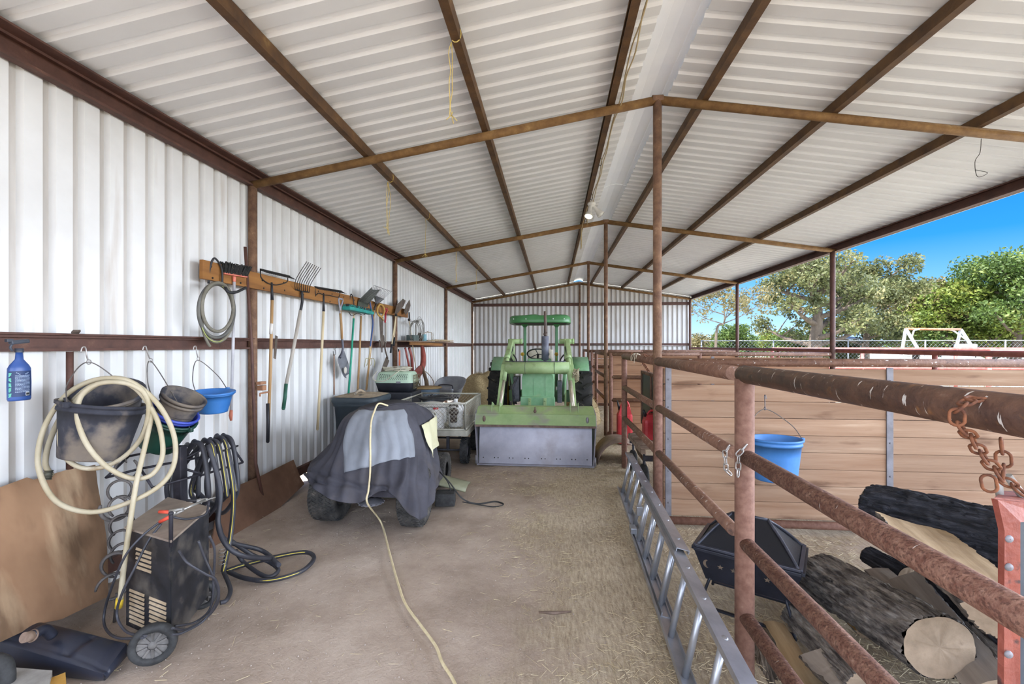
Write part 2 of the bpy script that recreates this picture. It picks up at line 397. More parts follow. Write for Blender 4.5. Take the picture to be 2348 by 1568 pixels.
n.links.new(hh, bp.inputs['Height']); n.links.new(bp.outputs[0], B.inputs['Normal'])
def gz(x, y):
    q = .012*math.sin(x*2.1+y*.7)*math.sin(y*1.7-x)+.006*math.sin(x*7+1)*math.sin(y*6.3)
    # gentle banked ridge of dirt at the foot of the left wall
    return q-.012
w = MB(); xs = np.linspace(-3.6, 5.4, 130); ys = np.linspace(-3.5, 17.4, 250)
w.grid([[(x, y, gz(x, y)) for x in xs] for y in ys]); struct(w, 'floor', gm)
w = MB(); w.grid([[(x, y, -.035-(.0 if abs(x) < 30 else 0)) for x in np.linspace(-90, 130, 12)] for y in np.linspace(-60, 190, 12)]); struct(w, 'ground', gm)
# ================================================================== stalls, gates, chains
from mathutils import noise as NZ
def PD(px, py, d):
    """the point seen at px,py at distance d in front of the eye"""
    a = (px-1174)/FPX*d; b = (HOR-py)/FPX*d
    return Vector((-sY*d+cY*a, cY*d+sY*a, EYE+b))
wood = M('stall_board_pine', '#8E6C52', '#A3846A', '#B59A80', scale=2.2, stretch=(.35, 1, 6), rough=.8, bump=.25, bscale=14, rnd=.14, lo=.3, hi=.6)
overlay(wood, '#5E3D28', 3.0, .59, .70, stretch=(.5, 1, 2.2), amount=.75)
overlay(wood, '#6A4028', 1.7, .06, .02, stretch=(.8, 1, 1.8), kind='v', amount=1)
wood_o = M('stall_board_orange', '#96694A', '#AC8262', '#BE9878', scale=2.2, stretch=(.35, 1, 6), rough=.8, bump=.25, bscale=14, rnd=.1, lo=.3, hi=.6)
overlay(wood_o, '#5E3520', 3.0, .64, .76, stretch=(.5, 1, 2.2), amount=.8)
gray_st = M('weathered_grey_steel', '#6F6C70', '#8D8B90', '#A39A92', scale=5, rough=.6, metal=.2)
pipe_top = M('splashed_rail_pipe', '#6A4A3A', '#83604C', '#9A8478', scale=16, rough=.6, metal=.1, bump=.5, bscale=60)
overlay(pipe_top, '#D8D2CC', 30, .66, .68, stretch=(1, 3, .35), amount=.85)
overlay(pipe_top, '#3A2A24', 26, .62, .72, amount=.7)
pipe_ru = M('flaking_rust_pipe', '#70483A', '#9A7462', '#BC9E8C', scale=42, rough=.8, metal=.05, bump=.9, bscale=80, bdist=.006)
overlay(pipe_ru, '#4C2E26', 120, .50, .62, amount=.65)
overlay(pipe_ru, '#D8CFC8', 24, .69, .71, stretch=(1, 3, .4), amount=.8)
post_m = M('pinkish_brown_post', '#745042', '#8C6858', '#9E7C6A', scale=26, rough=.75, bump=.35, bscale=90, bdist=.004)
def partition(y, x0, mid, x1, wm, lab, ztop=9, rail=1.523):
    T = thing('stall_partition', lab, 'stall wall', (x0, y, 0))
    for k in range(9):
        z0 = .079+.1545*k; gap = .012 if k == 8 else (.006 if k > 5 else .0025)
        for a, b in ((x0+.06, mid), (mid, x1)):
            w = MB(); w.box(((a+b)/2, y+.045, z0+.077), (b-a-.004, .036, .1545-gap), bev=.004); w.obj('board', wm, T)
    w = MB(); w.tube([(x0+.02, y, .042), (x1, y, .042)], .036, 12); w.obj('bottom_rail', post_m, T)
    w = MB(); w.tube([(x0+.03, y, rail), (x1, y, rail)], .038, 14); w.obj('top_rail', pipe_top, T)
    for xx in (x0+.105, mid):
        w = MB(); w.box((xx, y+.019, .76), (.055, .010, 1.44), bev=.002)
        for z in (.2, .5, .8, 1.1, 1.36): w.lathe([(.0001, 0), (.008, 0), (.006, .006), (.0001, .007)], (xx, y+.014, z), 8, RX(PI/2))
        w.obj('steel_strap', gray_st, T)
    return T
partition(4.26, XR, 3.02, XE-.07, wood, 'pale pine board stall wall, nearest one, with a blue bucket hung on it')
partition(8.355, XR, 2.9, XE-.07, wood_o, 'orange-brown board stall wall behind the nearest one')
partition(12.45, XR, 2.9, XE-.07, wood_o, 'farthest board stall wall, close to the back of the shed')
def fence(y0, y1, lab, name='pipe_fence', cat='fence', zs=(1.53, 1.10, .68), rr=(.041, .034, .034), end=None, mt=None, pm=None):
    T = thing(name, lab, cat, (XR, y1, 0))
    for z, r in zip(zs, rr):
        w = MB(); w.tube([(XR, y0, z), (XR, y1, z)], r, 16); w.obj('rail', (mt or pipe_top) if z > 1.4 else (pipe_ru if mt else pipe_top), T)
    w = MB(); yy = y1 if end is None else end; w.tube([(XR, yy, -.03), (XR, yy, 1.50)], .038, 16); w.obj('end_post', pm or post_m, T)
    return T
fence(2.50, 4.22, 'three-rail pipe fence between the near double post and the nearest ridge post')
fence(4.30, 6.2, 'three-rail pipe fence beyond the nearest ridge post, chained dark panel behind it')
fence(8.40, 10.2, 'three-rail pipe fence beyond the second ridge post, right of the tractor')
fence(12.5, 14.3, 'three-rail pipe fence beyond the third ridge post near the back wall')
T = thing('pipe_gate', 'large rusty four-rail pipe gate in the right foreground', 'gate', (XR, 2.37, 0))
for z, r in zip((1.533, 1.115, .675, .30), (.045, .038, .036, .036)):
    w = MB(); w.tube([(XR, 2.37, z), (XR, .22, z)], r, 24); w.obj('rail', pipe_ru if z < 1.4 else M('dark_top_rail', '#4E3830', '#6E5040', '#8F7466', scale=18, rough=.5, metal=.2, bump=.6, bscale=50, bdist=.006), T)
overlay(MATS['dark_top_rail'], '#DCD6D0', 18, .65, .67, stretch=(1.5, 3.5, .4), amount=.9); overlay(MATS['dark_top_rail'], '#9A6A3C', 30, .6, .72, amount=.5)
w = MB(); w.tube([(XR, 2.36, -.03), (XR, 2.36, 1.51)], .046, 24); w.obj('stile', post_m, T)
w = MB(); w.tube([(XR, .22, .1), (XR, .22, 1.53)], .04, 16); w.obj('stile', post_m, T)
# short open gates across the stall fronts, swung in line with the partitions
for y, xe in ((8.22, 2.62), (12.32, 2.4)):
    T = thing('pipe_gate', ('second' if y < 9 else 'third')+' stall pipe gate standing open in front of the orange boards', 'gate', (XR+.07, y, 0))
    for z in (1.52, 1.10, .68):
        w = MB(); w.tube([(XR+.085, y, z), (xe, y, z)], .036, 12); w.obj('rail', pipe_top, T)
    for x in (XR+.077, xe):
        w = MB(); w.tube([(x, y, .58 if x > XR+.1 else .0), (x, y, 1.54)], .036, 12); w.obj('stile', post_m, T)
# ---- chains
def link_mb(w, c, d, nrm, L, W, r):
    d = Vector(d).normalized(); nrm = Vector(nrm); x = (nrm-d*nrm.dot(d))
    x = x.normalized() if x.length > 1e-4 else d.orthogonal().normalized()
    pts = []; h = L/2-W/2
    for k in range(16):
        a = 2*PI*k/16; px_, py_ = math.cos(a)*W/2, math.sin(a)*W/2+(h if math.sin(a) > 0 else -h)
        pts.append(Vector(c)+x*px_+d*py_)
    w.tube(pts, r, 7, closed=True)
def chain(path, L, W, r, name, mat, label, loose=()):
    T = thing(name, label, 'chain', path[0]); P = [Vector(p) for p in path]
    acc = [0]
    for i in range(len(P)-1): acc.append(acc[-1]+(P[i+1]-P[i]).length)
    step = L-2.2*r; s_ = step/2; k = 0
    while s_ < acc[-1]:
        i = max(j for j in range(len(acc)) if acc[j] <= s_); i = min(i, len(P)-2); t_ = (s_-acc[i])/max(1e-6, acc[i+1]-acc[i]); c_ = P[i].lerp(P[i+1], t_); d_ = P[i+1]-P[i]
        w = MB(); nv = Vector((.7, -.7, .1)) if k % 2 else Vector((.7, .7, .15)); link_mb(w, c_, d_, nv, L, W, r); w.obj('link', mat, T); s_ += step; k += 1
    for c_, d_ in loose:
        w = MB(); link_mb(w, c_, d_, (1, -1, 0), L, W, r); w.obj('link', mat, T)
    return T
rchain = M('rusted_chain', '#5A3626', '#8A5638', '#A87850', scale=40, rough=.85, bump=.6, bscale=120, bdist=.002)
zinc = M('zinc_chain', '#8F8A86', '#BDB8B4', scale=30, rough=.4, metal=.6)
c0 = WX(2225, 975, XR-.05)
ch = [PD(2292, 938, 1.02), PD(2262, 918, .99), PD(2228, 916, .965), PD(2196, 944, .94), PD(2200, 975, .935), PD(2225, 1000, .95), PD(2250, 1040, .97), PD(2285, 1080, .98), PD(2305, 1108, .98)]
T = chain(bez(ch, 4), .036, .024, .0032, 'rusty_chain', rchain, 'rust-brown chain looped over the top rail of the near gate', loose=[(PD(2268, 1108, .97), (.1, .3, 1))])
chain([PD(2295, 1008, .98), PD(2302, 1060, .98), PD(2300, 1098, .98), PD(2345, 1130, .98)], .036, .024, .0032, 'rusty_chain', rchain, 'shorter rust-brown chain end hanging under the near top rail by the red stand')
chain([PD(1712, 1020, 2.20), PD(1694, 1040, 2.205), PD(1692, 1094, 2.205)], .042, .024, .0035, 'steel_chain', zinc, 'short pale steel chain hanging on the front of the near double post')
chain([PD(1672, 1022, 2.36), PD(1662, 1040, 2.36), PD(1665, 1078, 2.36), PD(1672, 1084, 2.36)], .042, .022, .0035, 'steel_chain', zinc, 'pale steel snap chain hanging just left of the near double post')
chain([(XR-.05, 4.62, 1.585), (XR+.05, 4.66, 1.54), (1.2, 5.0, 1.36)], .05, .03, .004, 'steel_chain', rchain, 'thin chain from the fence rail to the dark hanging panel, nearer one')
chain([(XR-.05, 5.35, 1.585), (XR+.05, 5.4, 1.54), (1.24, 5.9, 1.34)], .05, .03, .004, 'steel_chain', rchain, 'thin chain from the fence rail to the dark hanging panel, farther one')
tw = M('pale_twine', '#CFC6B0')
w = MB(); w.tube(bez([(XR-.045, 5.1, 1.53), (XR-.02, 5.14, 1.585), (XR+.05, 5.2, 1.55), (XR-.01, 5.28, 1.59), (XR-.05, 5.35, 1.56), (XR-.06, 5.3, 1.50), (XR-.04, 5.2, 1.59), (XR-.06, 5.12, 1.48)], 6), .004, 6)
tag(w.obj('twine', tw), 'pale twine knotted round the fence rail beyond the nearest ridge post', 'twine')
# dark hanging panel
T = thing('dark_panel', 'dark panel in a brown frame chained behind the pipe fence', 'panel', (1.25, 5.7, .6))
w = MB(); w.box((1.25, 5.68, .96), (.02, 1.30, .68)); w.obj('pane', M('blackened_glass', '#2B312F', '#47504B', '#5C5E50', scale=3, rough=.3), T)
for a, b in (((1.25, 5.0, .61), (1.25, 6.36, .61)), ((1.25, 5.0, 1.31), (1.25, 6.36, 1.31)), ((1.25, 5.02, .6), (1.25, 5.02, 1.32)), ((1.25, 6.34, .6), (1.25, 6.34, 1.32)), ((1.25, 5.75, .6), (1.25, 5.75, 1.32))):
    w = MB(); w.bar(a, b, .04, .05, up=(1, 0, 0)); w.obj('frame_bar', M('brown_frame_wood', '#5E4235', '#7E5F4E', scale=6), T)
# ---- blue bucket on the stall wall
blue = M('blue_plastic', '#3D78B8', '#4F8ACB', scale=3, rough=.5)
def bucket(name, c, r1, r2, h, mat, label, R=None, sy=1, bail=True, bailh=.2, inner=None, ridge=True, group=None, th=.005, bail_a=0, bail_tip=None):
    """c: centre of the rim; axis up unless R tilts it"""
    R = R or Matrix.Identity(3); c = Vector(c)
    T = thing(name, label, 'bucket', c+R @ Vector((0, 0, -h)), group=group)
    w = MB(); prof = [(.001, -h), (r2, -h), (r2+.002, -h+.01)]+[(r2+(r1-r2)*t_, -h+h*t_) for t_ in (.3, .6, .86)]
    if ridge: prof += [(r1+.003, -h*.16), (r1+.003, -h*.11), (r1-.001, -h*.10)]
    prof += [(r1, -.018), (r1+.013, -.017), (r1+.014, 0), (r1, .001), (r1-th, -.004), (r2-th, -h+.008), (.001, -h+.008)]
    w.lathe(prof, c, 32, R, sy=sy); w.obj('body', mat, T)
    if bail:
        w = MB(); tip = bail_tip if bail_tip is not None else R @ Vector((0, 0, bailh))+c
        e1 = R @ Vector((math.cos(bail_a)*(r1+.015), math.sin(bail_a)*(r1+.015)*sy, -.01))+c; e2 = R @ Vector((-math.cos(bail_a)*(r1+.015), -math.sin(bail_a)*(r1+.015)*sy, -.01))+c
        m1 = e1.lerp(tip, .5)+(e1-c)*.28; m2 = e2.lerp(tip, .5)+(e2-c)*.28
        w.tube(bez([e1, m1, tip, m2, e2], 10), .0035, 6); w.obj('handle', M('bail_wire', '#5B5654', '#7E7873', scale=20, rough=.5, metal=.5), T)
        for e_ in (e1, e2):
            w = MB(); w.box(e_, (.03, .03, .035), bev=.008); w.obj('handle_ear', mat, T)
    return T
def hook(p, tip, name='snap_hook', lab='', mat=None):
    """S hook / snap from p (top) down to tip"""
    p, tip = Vector(p), Vector(tip); d = (tip-p); L = d.length
    T = thing(name, lab, 'hook', tip)
    w = MB(); s_ = Vector((0, .02, 0)) if abs(d.y) < .9*L else Vector((0, 0, .02))
    w.tube(bez([p-s_*.9-Vector((0, 0, .02)), p-s_*.5+Vector((0, 0, .008)), p+s_*.3+Vector((0, 0, .012)), p+s_*.7-Vector((0, 0, .005)), p.lerp(tip, .35)+s_*.2, p.lerp(tip, .8)], 6), .0042, 7); w.obj('hook_bar', mat or zinc, T)
    w = MB(); ring = [tip+Vector((0, math.cos(2*PI*k/14)*.014, math.sin(2*PI*k/14)*.014+.006)) for k in range(14)]; w.tube(ring, .0035, 6, closed=True); w.obj('ring', mat or zinc, T)
    return T
bt = WY(1754, 938, 4.17)
bucket('feed_bucket', WY(1779, 1004, 4.03), .205, .165, .36, blue, 'blue plastic bucket hanging on the pale board stall wall', bailh=.24, sy=.8, bail_tip=bt)
hk = WY(1751, 908, 4.25); hook(hk-Vector((0, .03, 0)), bt, lab='small steel hook screwed to the pale board stall wall', mat=gray_st)
# ---- slatted cart, curved sheet and cans in the second stall
dk = M('old_pallet_wood', '#7E6757', '#A38D7A', '#B7A594', scale=4, stretch=(1, 6, 1), rough=.9, bump=.4)
T = thing('slatted_cart', 'low cart with a slatted wooden deck behind the pipe fence', 'cart', (1.45, 5.6, 0))
for i in range(6):
    w = MB(); w.box((1.50, 5.22+i*.15, .50), (1.0, .10, .022), bev=.003); w.obj('slat', dk, T)
for x in (1.02, 1.5, 1.98):
    w = MB(); w.box((x, 5.6, .465), (.05, .92, .045)); w.obj('bearer', dk, T)
w = MB(); w.bar((1.02, 5.12, .40), (1.98, 5.12, .40), .03, .06); w.bar((1.02, 6.05, .40), (1.98, 6.05, .40), .03, .06); w.obj('frame', M('dark_steel', '#2F2E33', '#45444B', scale=10, rough=.5, metal=.3), T)
for x in (1.05, 1.95):
    for y in (5.25, 5.95):
        w = MB(); w.lathe([(.001, -.03), (.05, -.03), (.13, -.035), (.15, -.02), (.15, .02), (.13, .035), (.05, .03), (.001, .03)], (x, y, .15), 24, RY(PI/2)); w.obj('wheel', M('black_rubber', '#232323', '#3A3A3A', scale=20, rough=.8), T)
        w = MB(); w.tube([(x, y, .15), (x, y, .42)], .015, 8); w.obj('leg', MATS['dark_steel'], T)
def arch(w, x0, x1, zh, y0, y1, n=18, th=.006):
    P = []
    for y, k in ((y0, 1.), ((y0+y1)/2, .98), (y1, .95)):
        P.append([(x0+(x1-x0)*i/n, y+.05*math.sin(i*.5), zh*k*math.sin(PI*i/n)**.62) for i in range(n+1)])
    w.grid(P)
w = MB(); arch(w, .62, 1.30, .33, 6.30, 6.95); o = tag(w.obj('curved_metal_sheet', M('rusty_sheet', '#6E5B4E', '#8F7A69', scale=5, rough=.7, metal=.2)), 'bent sheet of rusty metal arched on the straw at the stall fence', 'metal sheet'); solid(o, .008)
def jerry(c, wdt, dep, h, mat, lab, rz=0, cap='#1f1f1f'):
    T = thing('fuel_can', lab, 'fuel can', c, rz); R = RZ(rz); c = Vector(c)
    w = MB(); w.box(c+Vector((0, 0, h*.36)), (wdt, dep, h*.72), R, bev=.04); w.prism([(-wdt*.46, 0), (wdt*.46, 0), (wdt*.3, h*.22), (-wdt*.30, h*.22)], c+R @ Vector((0, -dep*.40, h*.66)), c+R @ Vector((0, dep*.40, h*.66))); w.obj('body', mat, T)
    w = MB(); w.tube(bez([c+R @ Vector((-wdt*.3, 0, h*.82)), c+R @ Vector((-wdt*.1, 0, h*.98)), c+R @ Vector((wdt*.2, 0, h*.98)), c+R @ Vector((wdt*.36, 0, h*.80))], 6), .014, 8); w.obj('handle', mat, T)
    w = MB(); w.tube([c+R @ Vector((-wdt*.34, 0, h*.80)), c+R @ Vector((-wdt*.5, -.02, h*1.02))], [.022, .012], 10); w.obj('spout', M('black_plastic', cap, '#2C2C30', scale=6, rough=.5), T)
redp = M('red_plastic', '#B8262E', '#D0454A', '#D8646A', scale=4, rough=.45)
jerry((1.22, 5.62, .513), .22, .18, .36, redp, 'red plastic fuel can on the slatted cart behind the fence')
jerry((1.22, 7.75, 0), .25, .2, .72, redp, 'red plastic can far behind the fence beside the second ridge post')
# ---- red stand in the right corner
redst = M('chipped_red_steel', '#7A3A2C', '#924C3C', '#66302A', scale=9, rough=.6, bump=.4, bscale=50)
overlay(redst, '#3A2A28', 22, .60, .68, amount=.9); overlay(redst, '#2A2A30', 4, .62, .72, amount=.85)
X_ = 1.15
T = thing('red_stand', 'chipped red steel stand in the right foreground behind the gate', 'stand', (1.15, 1.25, 0))
q = [PD(2280, 1144, 1.12), PD(2420, 1158, 1.16), PD(2420, 1190, 1.16), PD(2332, 1195, 1.12), PD(2332, 1240, 1.12), PD(2332, 1700, 1.14), PD(2294, 1700, 1.13), PD(2296, 1215, 1.12)]
w = MB(); w.poly(q, .012, (0.5, -1, 0)); w.obj('channel_face', redst, T)
w = MB(); w.poly([PD(2280, 1144, 1.12), PD(2420, 1158, 1.16), PD(2430, 1135, 1.32), PD(2300, 1128, 1.28)], .008); w.obj('top_plate', redst, T)
w = MB(); w.poly([PD(2332, 1195, 1.13), PD(2440, 1190, 1.19), PD(2440, 1720, 1.21), PD(2332, 1720, 1.15)], .008); w.obj('back_panel', M('dark_blue_steel', '#20262E', '#3A424C', scale=4, rough=.5), T)
w = MB()
for px, py in ((2313, 1235), (2313, 1300), (2312, 1385), (2312, 1500)): w.lathe([(.001, .004), (.009, .003), (.010, 0)], PD(px, py, 1.115), 10, RX(PI/2))
w.obj('bolt', gray_st, T)
w = MB(); w.tube([PD(2288, 1090, 1.2), PD(2293, 1140, 1.19)], .008, 8); w.tube([PD(2310, 1090, 1.18), PD(2365, 1165, 1.17)], .010, 8); w.obj('lever_rods', M('grey_rod', '#8A8680', '#A8A49E', scale=20, rough=.6), T)
# ================================================================== tractor with front loader (faces the camera)
tg = M('tractor_green', '#6E9E72', '#8FB690', '#A8C6A4', scale=3, rough=.5, spec=.4); overlay(tg, '#9AA37A', 5, .62, .75, amount=.5)
tgl = M('loader_green', '#84A06A', '#A0B482', '#B8C6A0', scale=4, rough=.55); overlay(tgl, '#6C6A50', 7, .6, .74, amount=.6)
tgd = M('canopy_green', '#3C7442', '#4C8452', scale=3, rough=.4)
bkg = M('worn_bucket_green', '#809A60', '#97AC74', '#8E9878', scale=4, rough=.6); overlay(bkg, '#8A8578', 3.2, .47, .62, stretch=(1, 1, 2), amount=.8)
bks = M('scoured_bucket_steel', '#817E86', '#9A979F', '#B2B0B8', scale=2.2, rough=.42, metal=.35); overlay(bks, '#6F6460', 2.4, .58, .72, amount=.5)
rst = M('bucket_rust_edge', '#5A463E', '#7C665B', scale=12, rough=.7)
rub = M('old_black_tire', '#1E1D1C', '#302E2B', '#6E6454', scale=7, rough=.9, hi=.6)
dgy = M('dark_grey_iron', '#3B3B40', '#55555B', scale=12, rough=.55, metal=.3)
CX = -.255
T = thing('tractor', 'green tractor with front loader bucket parked at the end of the aisle', 'tractor', (CX, 7.8, 0))
def tire(w, c, R, wd, rim, n=40, axis=RY(PI/2)):
    w.lathe([(rim, -wd*.42), (rim+.02, -wd*.46), (R*.80, -wd*.5), (R*.93, -wd*.46), (R-.02, -wd*.36), (R-.012, 0), (R-.02, wd*.36), (R*.93, wd*.46), (R*.80, wd*.5), (rim+.02, wd*.46), (rim, wd*.42)], c, n, axis)
def lugs(w, c, R, wd, n, h=.035, ag=True, t=.035):
    c = Vector(c)
    for k in range(n):
        for s_ in (-1, 1):
            a = 2*PI*(k+(.5 if s_ > 0 else 0))/n; da = .5*(t*6)/R if ag else .1
            p = []
            for f, aa in ((.02, a+da), (.48, a)):
                p.append(c+Vector((s_*wd*f, math.cos(aa)*(R-.01), math.sin(aa)*(R-.01))))
            w.bar(p[0], p[1], t, h*2, up=Vector((0, math.cos(a), math.sin(a))))
for s_ in (-1, 1):
    c = (CX+s_*.79, 8.75, .69)
    w = MB(); tire(w, c, .67, .36, .33); lugs(w, c, .675, .36, 20); o = w.obj('rear_tire', rub, T)
    w = MB(); w.lathe([(.001, .02), (.1, .03), (.12, -.02), (.30, .0), (.335, .13), (.335, -.13)], c, 28, RY(PI/2)); w.obj('rear_rim', M('rim_yellow', '#C9A53A', '#B08F3A', scale=5), T)
    c = (CX+s_*.70, 7.0, .30)
    w = MB(); tire(w, c, .29, .17, .16); lugs(w, c, .285, .17, 18, h=.02, t=.02); w.obj('front_tire', rub, T)
    w = MB(); w.lathe([(.001, .02), (.06, .03), (.15, .0), (.165, .06), (.165, -.06)], c, 22, RY(PI/2)); w.obj('front_rim', MATS['rim_yellow'], T)
w = MB(); w.bar((CX-.62, 7.0, .30), (CX+.62, 7.0, .30), .10, .10, bev=.02); w.obj('front_axle', tg, T)
w = MB(); w.bar((CX-.62, 8.75, .69), (CX+.62, 8.75, .69), .2, .22, bev=.03); w.obj('rear_axle', tg, T)
w = MB(); w.bar((CX, 6.95, .52), (CX, 8.9, .60), .34, .30, bev=.03); w.obj('chassis', dgy, T)
# hood and grille
def hoodsec(y, w2, zt, zb): return [(CX+a*w2, y, z) for a, z in ((-1, zb), (-1, zt-.10), (-.93, zt-.03), (-.75, zt-.005), (0, zt+.008), (.75, zt-.005), (.93, zt-.03), (1, zt-.10), (1, zb))]
w = MB(); w.grid([hoodsec(7.30, .262, 1.225, .82), hoodsec(7.36, .268, 1.245, .82), hoodsec(7.9, .28, 1.30, .84), hoodsec(8.3, .30, 1.36, .84)]); w.obj('hood', tg, T)
w = MB(); fp = hoodsec(7.30, .262, 1.225, .84); w.poly([Vector(p)+Vector((0, -.01, 0)) for p in fp], .02, (0, 1, 0)); w.bar((CX-.06, 7.28, 1.20), (CX-.06, 7.28, .86), .012, .012, up=(0, 1, 0)); w.bar((CX+.13, 7.28, 1.20), (CX+.13, 7.28, .86), .012, .012, up=(0, 1, 0)); w.obj('grille_panel', tg, T)
w = MB(); w.box((CX, 7.24, .745), (.56, .10, .19), bev=.01); w.obj('front_bumper', tg, T)
w = MB()
for x in (-.13, .12): w.box((CX+x, 7.18, .75), (.05, .012, .15), bev=.003); w.lathe([(.001, .01), (.012, .009), (.012, 0)], (CX+x, 7.17, .78), 10, RX(PI/2))
w.obj('bumper_tab', tgl, T)
w = MB(); w.box((CX-.36, 7.5, .95), (.10, .30, .42), bev=.01); w.obj('battery_box', dgy, T)
w = MB(); w.box((CX+.36, 7.55, .90), (.08, .26, .36), bev=.01); w.obj('filter_housing', dgy, T)
w = MB()
for k in range(5): w.tube(bez([(CX-.34-.02*k, 7.35, 1.15-.03*k), (CX-.42, 7.3, .95), (CX-.36-.015*k, 7.4, .70)], 5), .011, 6)
w.obj('engine_hoses', dgy, T)
# exhaust
w = MB(); ex = (CX+.115, 7.62); w.tube([(ex[0], ex[1], 1.25), (ex[0], ex[1], 1.46)], .03, 12); w.tube([(ex[0], ex[1], 1.43), (ex[0], ex[1], 1.84)], .062, 18); w.obj('muffler', M('muffler_grey', '#4D4F5C', '#6A6D7C', '#7A6C66', scale=9, rough=.55), T)
w = MB(); w.tube([(ex[0], ex[1], 1.83), (ex[0]+.003, ex[1], 2.05), (ex[0]-.005, ex[1], 2.27)], [.026, .025, .021], 12); w.tube([(ex[0]-.01, ex[1], 1.885), (ex[0]+.035, ex[1]-.03, 1.90)], .009, 6); w.lathe([(.034, 0), (.036, .02), (.030, .022)], (ex[0], ex[1], 1.865), 14); w.obj('exhaust_pipe', M('exhaust_brown', '#4A3F3B', '#66554D', scale=16, rough=.7), T)
# seat, wheel, dash
w = MB(); w.box((CX, 8.62, 1.18), (.46, .42, .10), bev=.03); w.obj('seat', M('cracked_pale_vinyl', '#C9BFA8', '#DDD5C2', '#8A7A66', scale=8, rough=.7, hi=.6), T)
w = MB(); P = [[(CX+u*.25, 8.86-.04*v, 1.25+.34*v+(.05*(1-abs(u)) if v > .9 else 0)) for u in np.linspace(-1, 1, 9)] for v in np.linspace(0, 1, 6)]; w.grid(P); o = w.obj('backrest', MATS['cracked_pale_vinyl'], T); solid(o, .05)
w = MB(); R_ = RX(-.5); c = Vector((CX-.03, 8.22, 1.52))
w.tube([c+R_ @ Vector((math.cos(a)*.20, math.sin(a)*.20, 0)) for a in np.linspace(0, 2*PI, 28, endpoint=False)], .013, 8, closed=True)
for a in (.3, 2.4, 4.5): w.tube([c, c+R_ @ Vector((math.cos(a)*.19, math.sin(a)*.19, .0))], .008, 6)
w.tube([c, c+Vector((0, -.12, -.25))], .02, 8); w.obj('steering_wheel', M('black_plastic2', '#1B1B1D', '#29292C', scale=5, rough=.5), T)
w = MB(); w.box((CX, 8.10, 1.38), (.44, .12, .12), bev=.03); w.obj('dashboard', tg, T)
for s_ in (-1, 1):
    w = MB(); P = [[(CX+s_*(.58+u*.34), 8.75+.55*math.cos(a), .95+.50*math.sin(a)) for u in (0, 1)] for a in np.linspace(.25, 2.6, 12)]; w.grid(P); o = w.obj('fender', tg, T); solid(o, .012)
    w = MB(); w.lathe([(.001, 0), (.03, .004), (.035, .02), (.02, .03)], (CX+s_*.31, 8.12, 1.52), 14, RX(PI/2)); w.tube([(CX+s_*.31, 8.12, 1.4), (CX+s_*.31, 8.12, 1.52)], .008, 6); w.obj('lamp', MATS['rim_yellow'], T)
# canopy and posts
for s_ in (-1, 1):
    w = MB(); xx = CX+s_*.32; w.bar((xx, 8.98, .85), (xx, 8.98, 2.14), .055, .07, up=(0, 1, 0), bev=.008); w.obj('roll_bar_post', tgd, T)
    w = MB(); w.poly([(xx-.09*s_*0-.10, 8.9, 2.15), (xx+.10, 8.9, 2.15), (xx+.03, 8.95, 2.05), (xx-.03, 8.95, 2.05)], .012); w.obj('canopy_bracket', tgd, T)
    w = MB(); w.box((xx+s_*.10, 8.92, 1.76), (.12, .03, .08), bev=.004); w.obj('marker_bracket', tg, T)
w = MB(); rows = []
yc, hw, hl = 8.75, .585, .62
def rr(hw_, hl_, z, n=40, e=5, wav=0):
    out = []
    for k in range(n):
        a = 2*PI*k/n; ca, sa = math.cos(a), math.sin(a); q = (abs(ca)**e+abs(sa)**e)**(-1/e)
        out.append((CX+hw_*q*ca, yc+hl_*q*sa, z+wav*max(0, math.sin(a*6))))
    return out
w.grid([rr(hw*.9, hl*.9, 2.125), rr(hw, hl, 2.10), rr(hw+.005, hl+.005, 2.12), rr(hw*.99, hl*.99, 2.215), rr(hw*.93, hl*.93, 2.24, wav=.012), rr(hw*.6, hl*.6, 2.255, wav=.02), rr(.01, .01, 2.262)], closed=True); w.obj('canopy', tgd, T)
w = MB(); w.box((CX, yc, 2.115), (hw*1.75, hl*1.7, .01)); w.obj('canopy_lining', M('canopy_black_lining', '#15160F', '#25261C', scale=5), T)
w = MB()
for x, y in ((-.48, 8.12), (-.25, 8.12), (.25, 8.12), (.45, 8.14)): w.sphere((CX+x, y, 2.17), .012, 8)
w.obj('canopy_screws', M('bright_screw', '#D8D8D8', metal=.5), T)
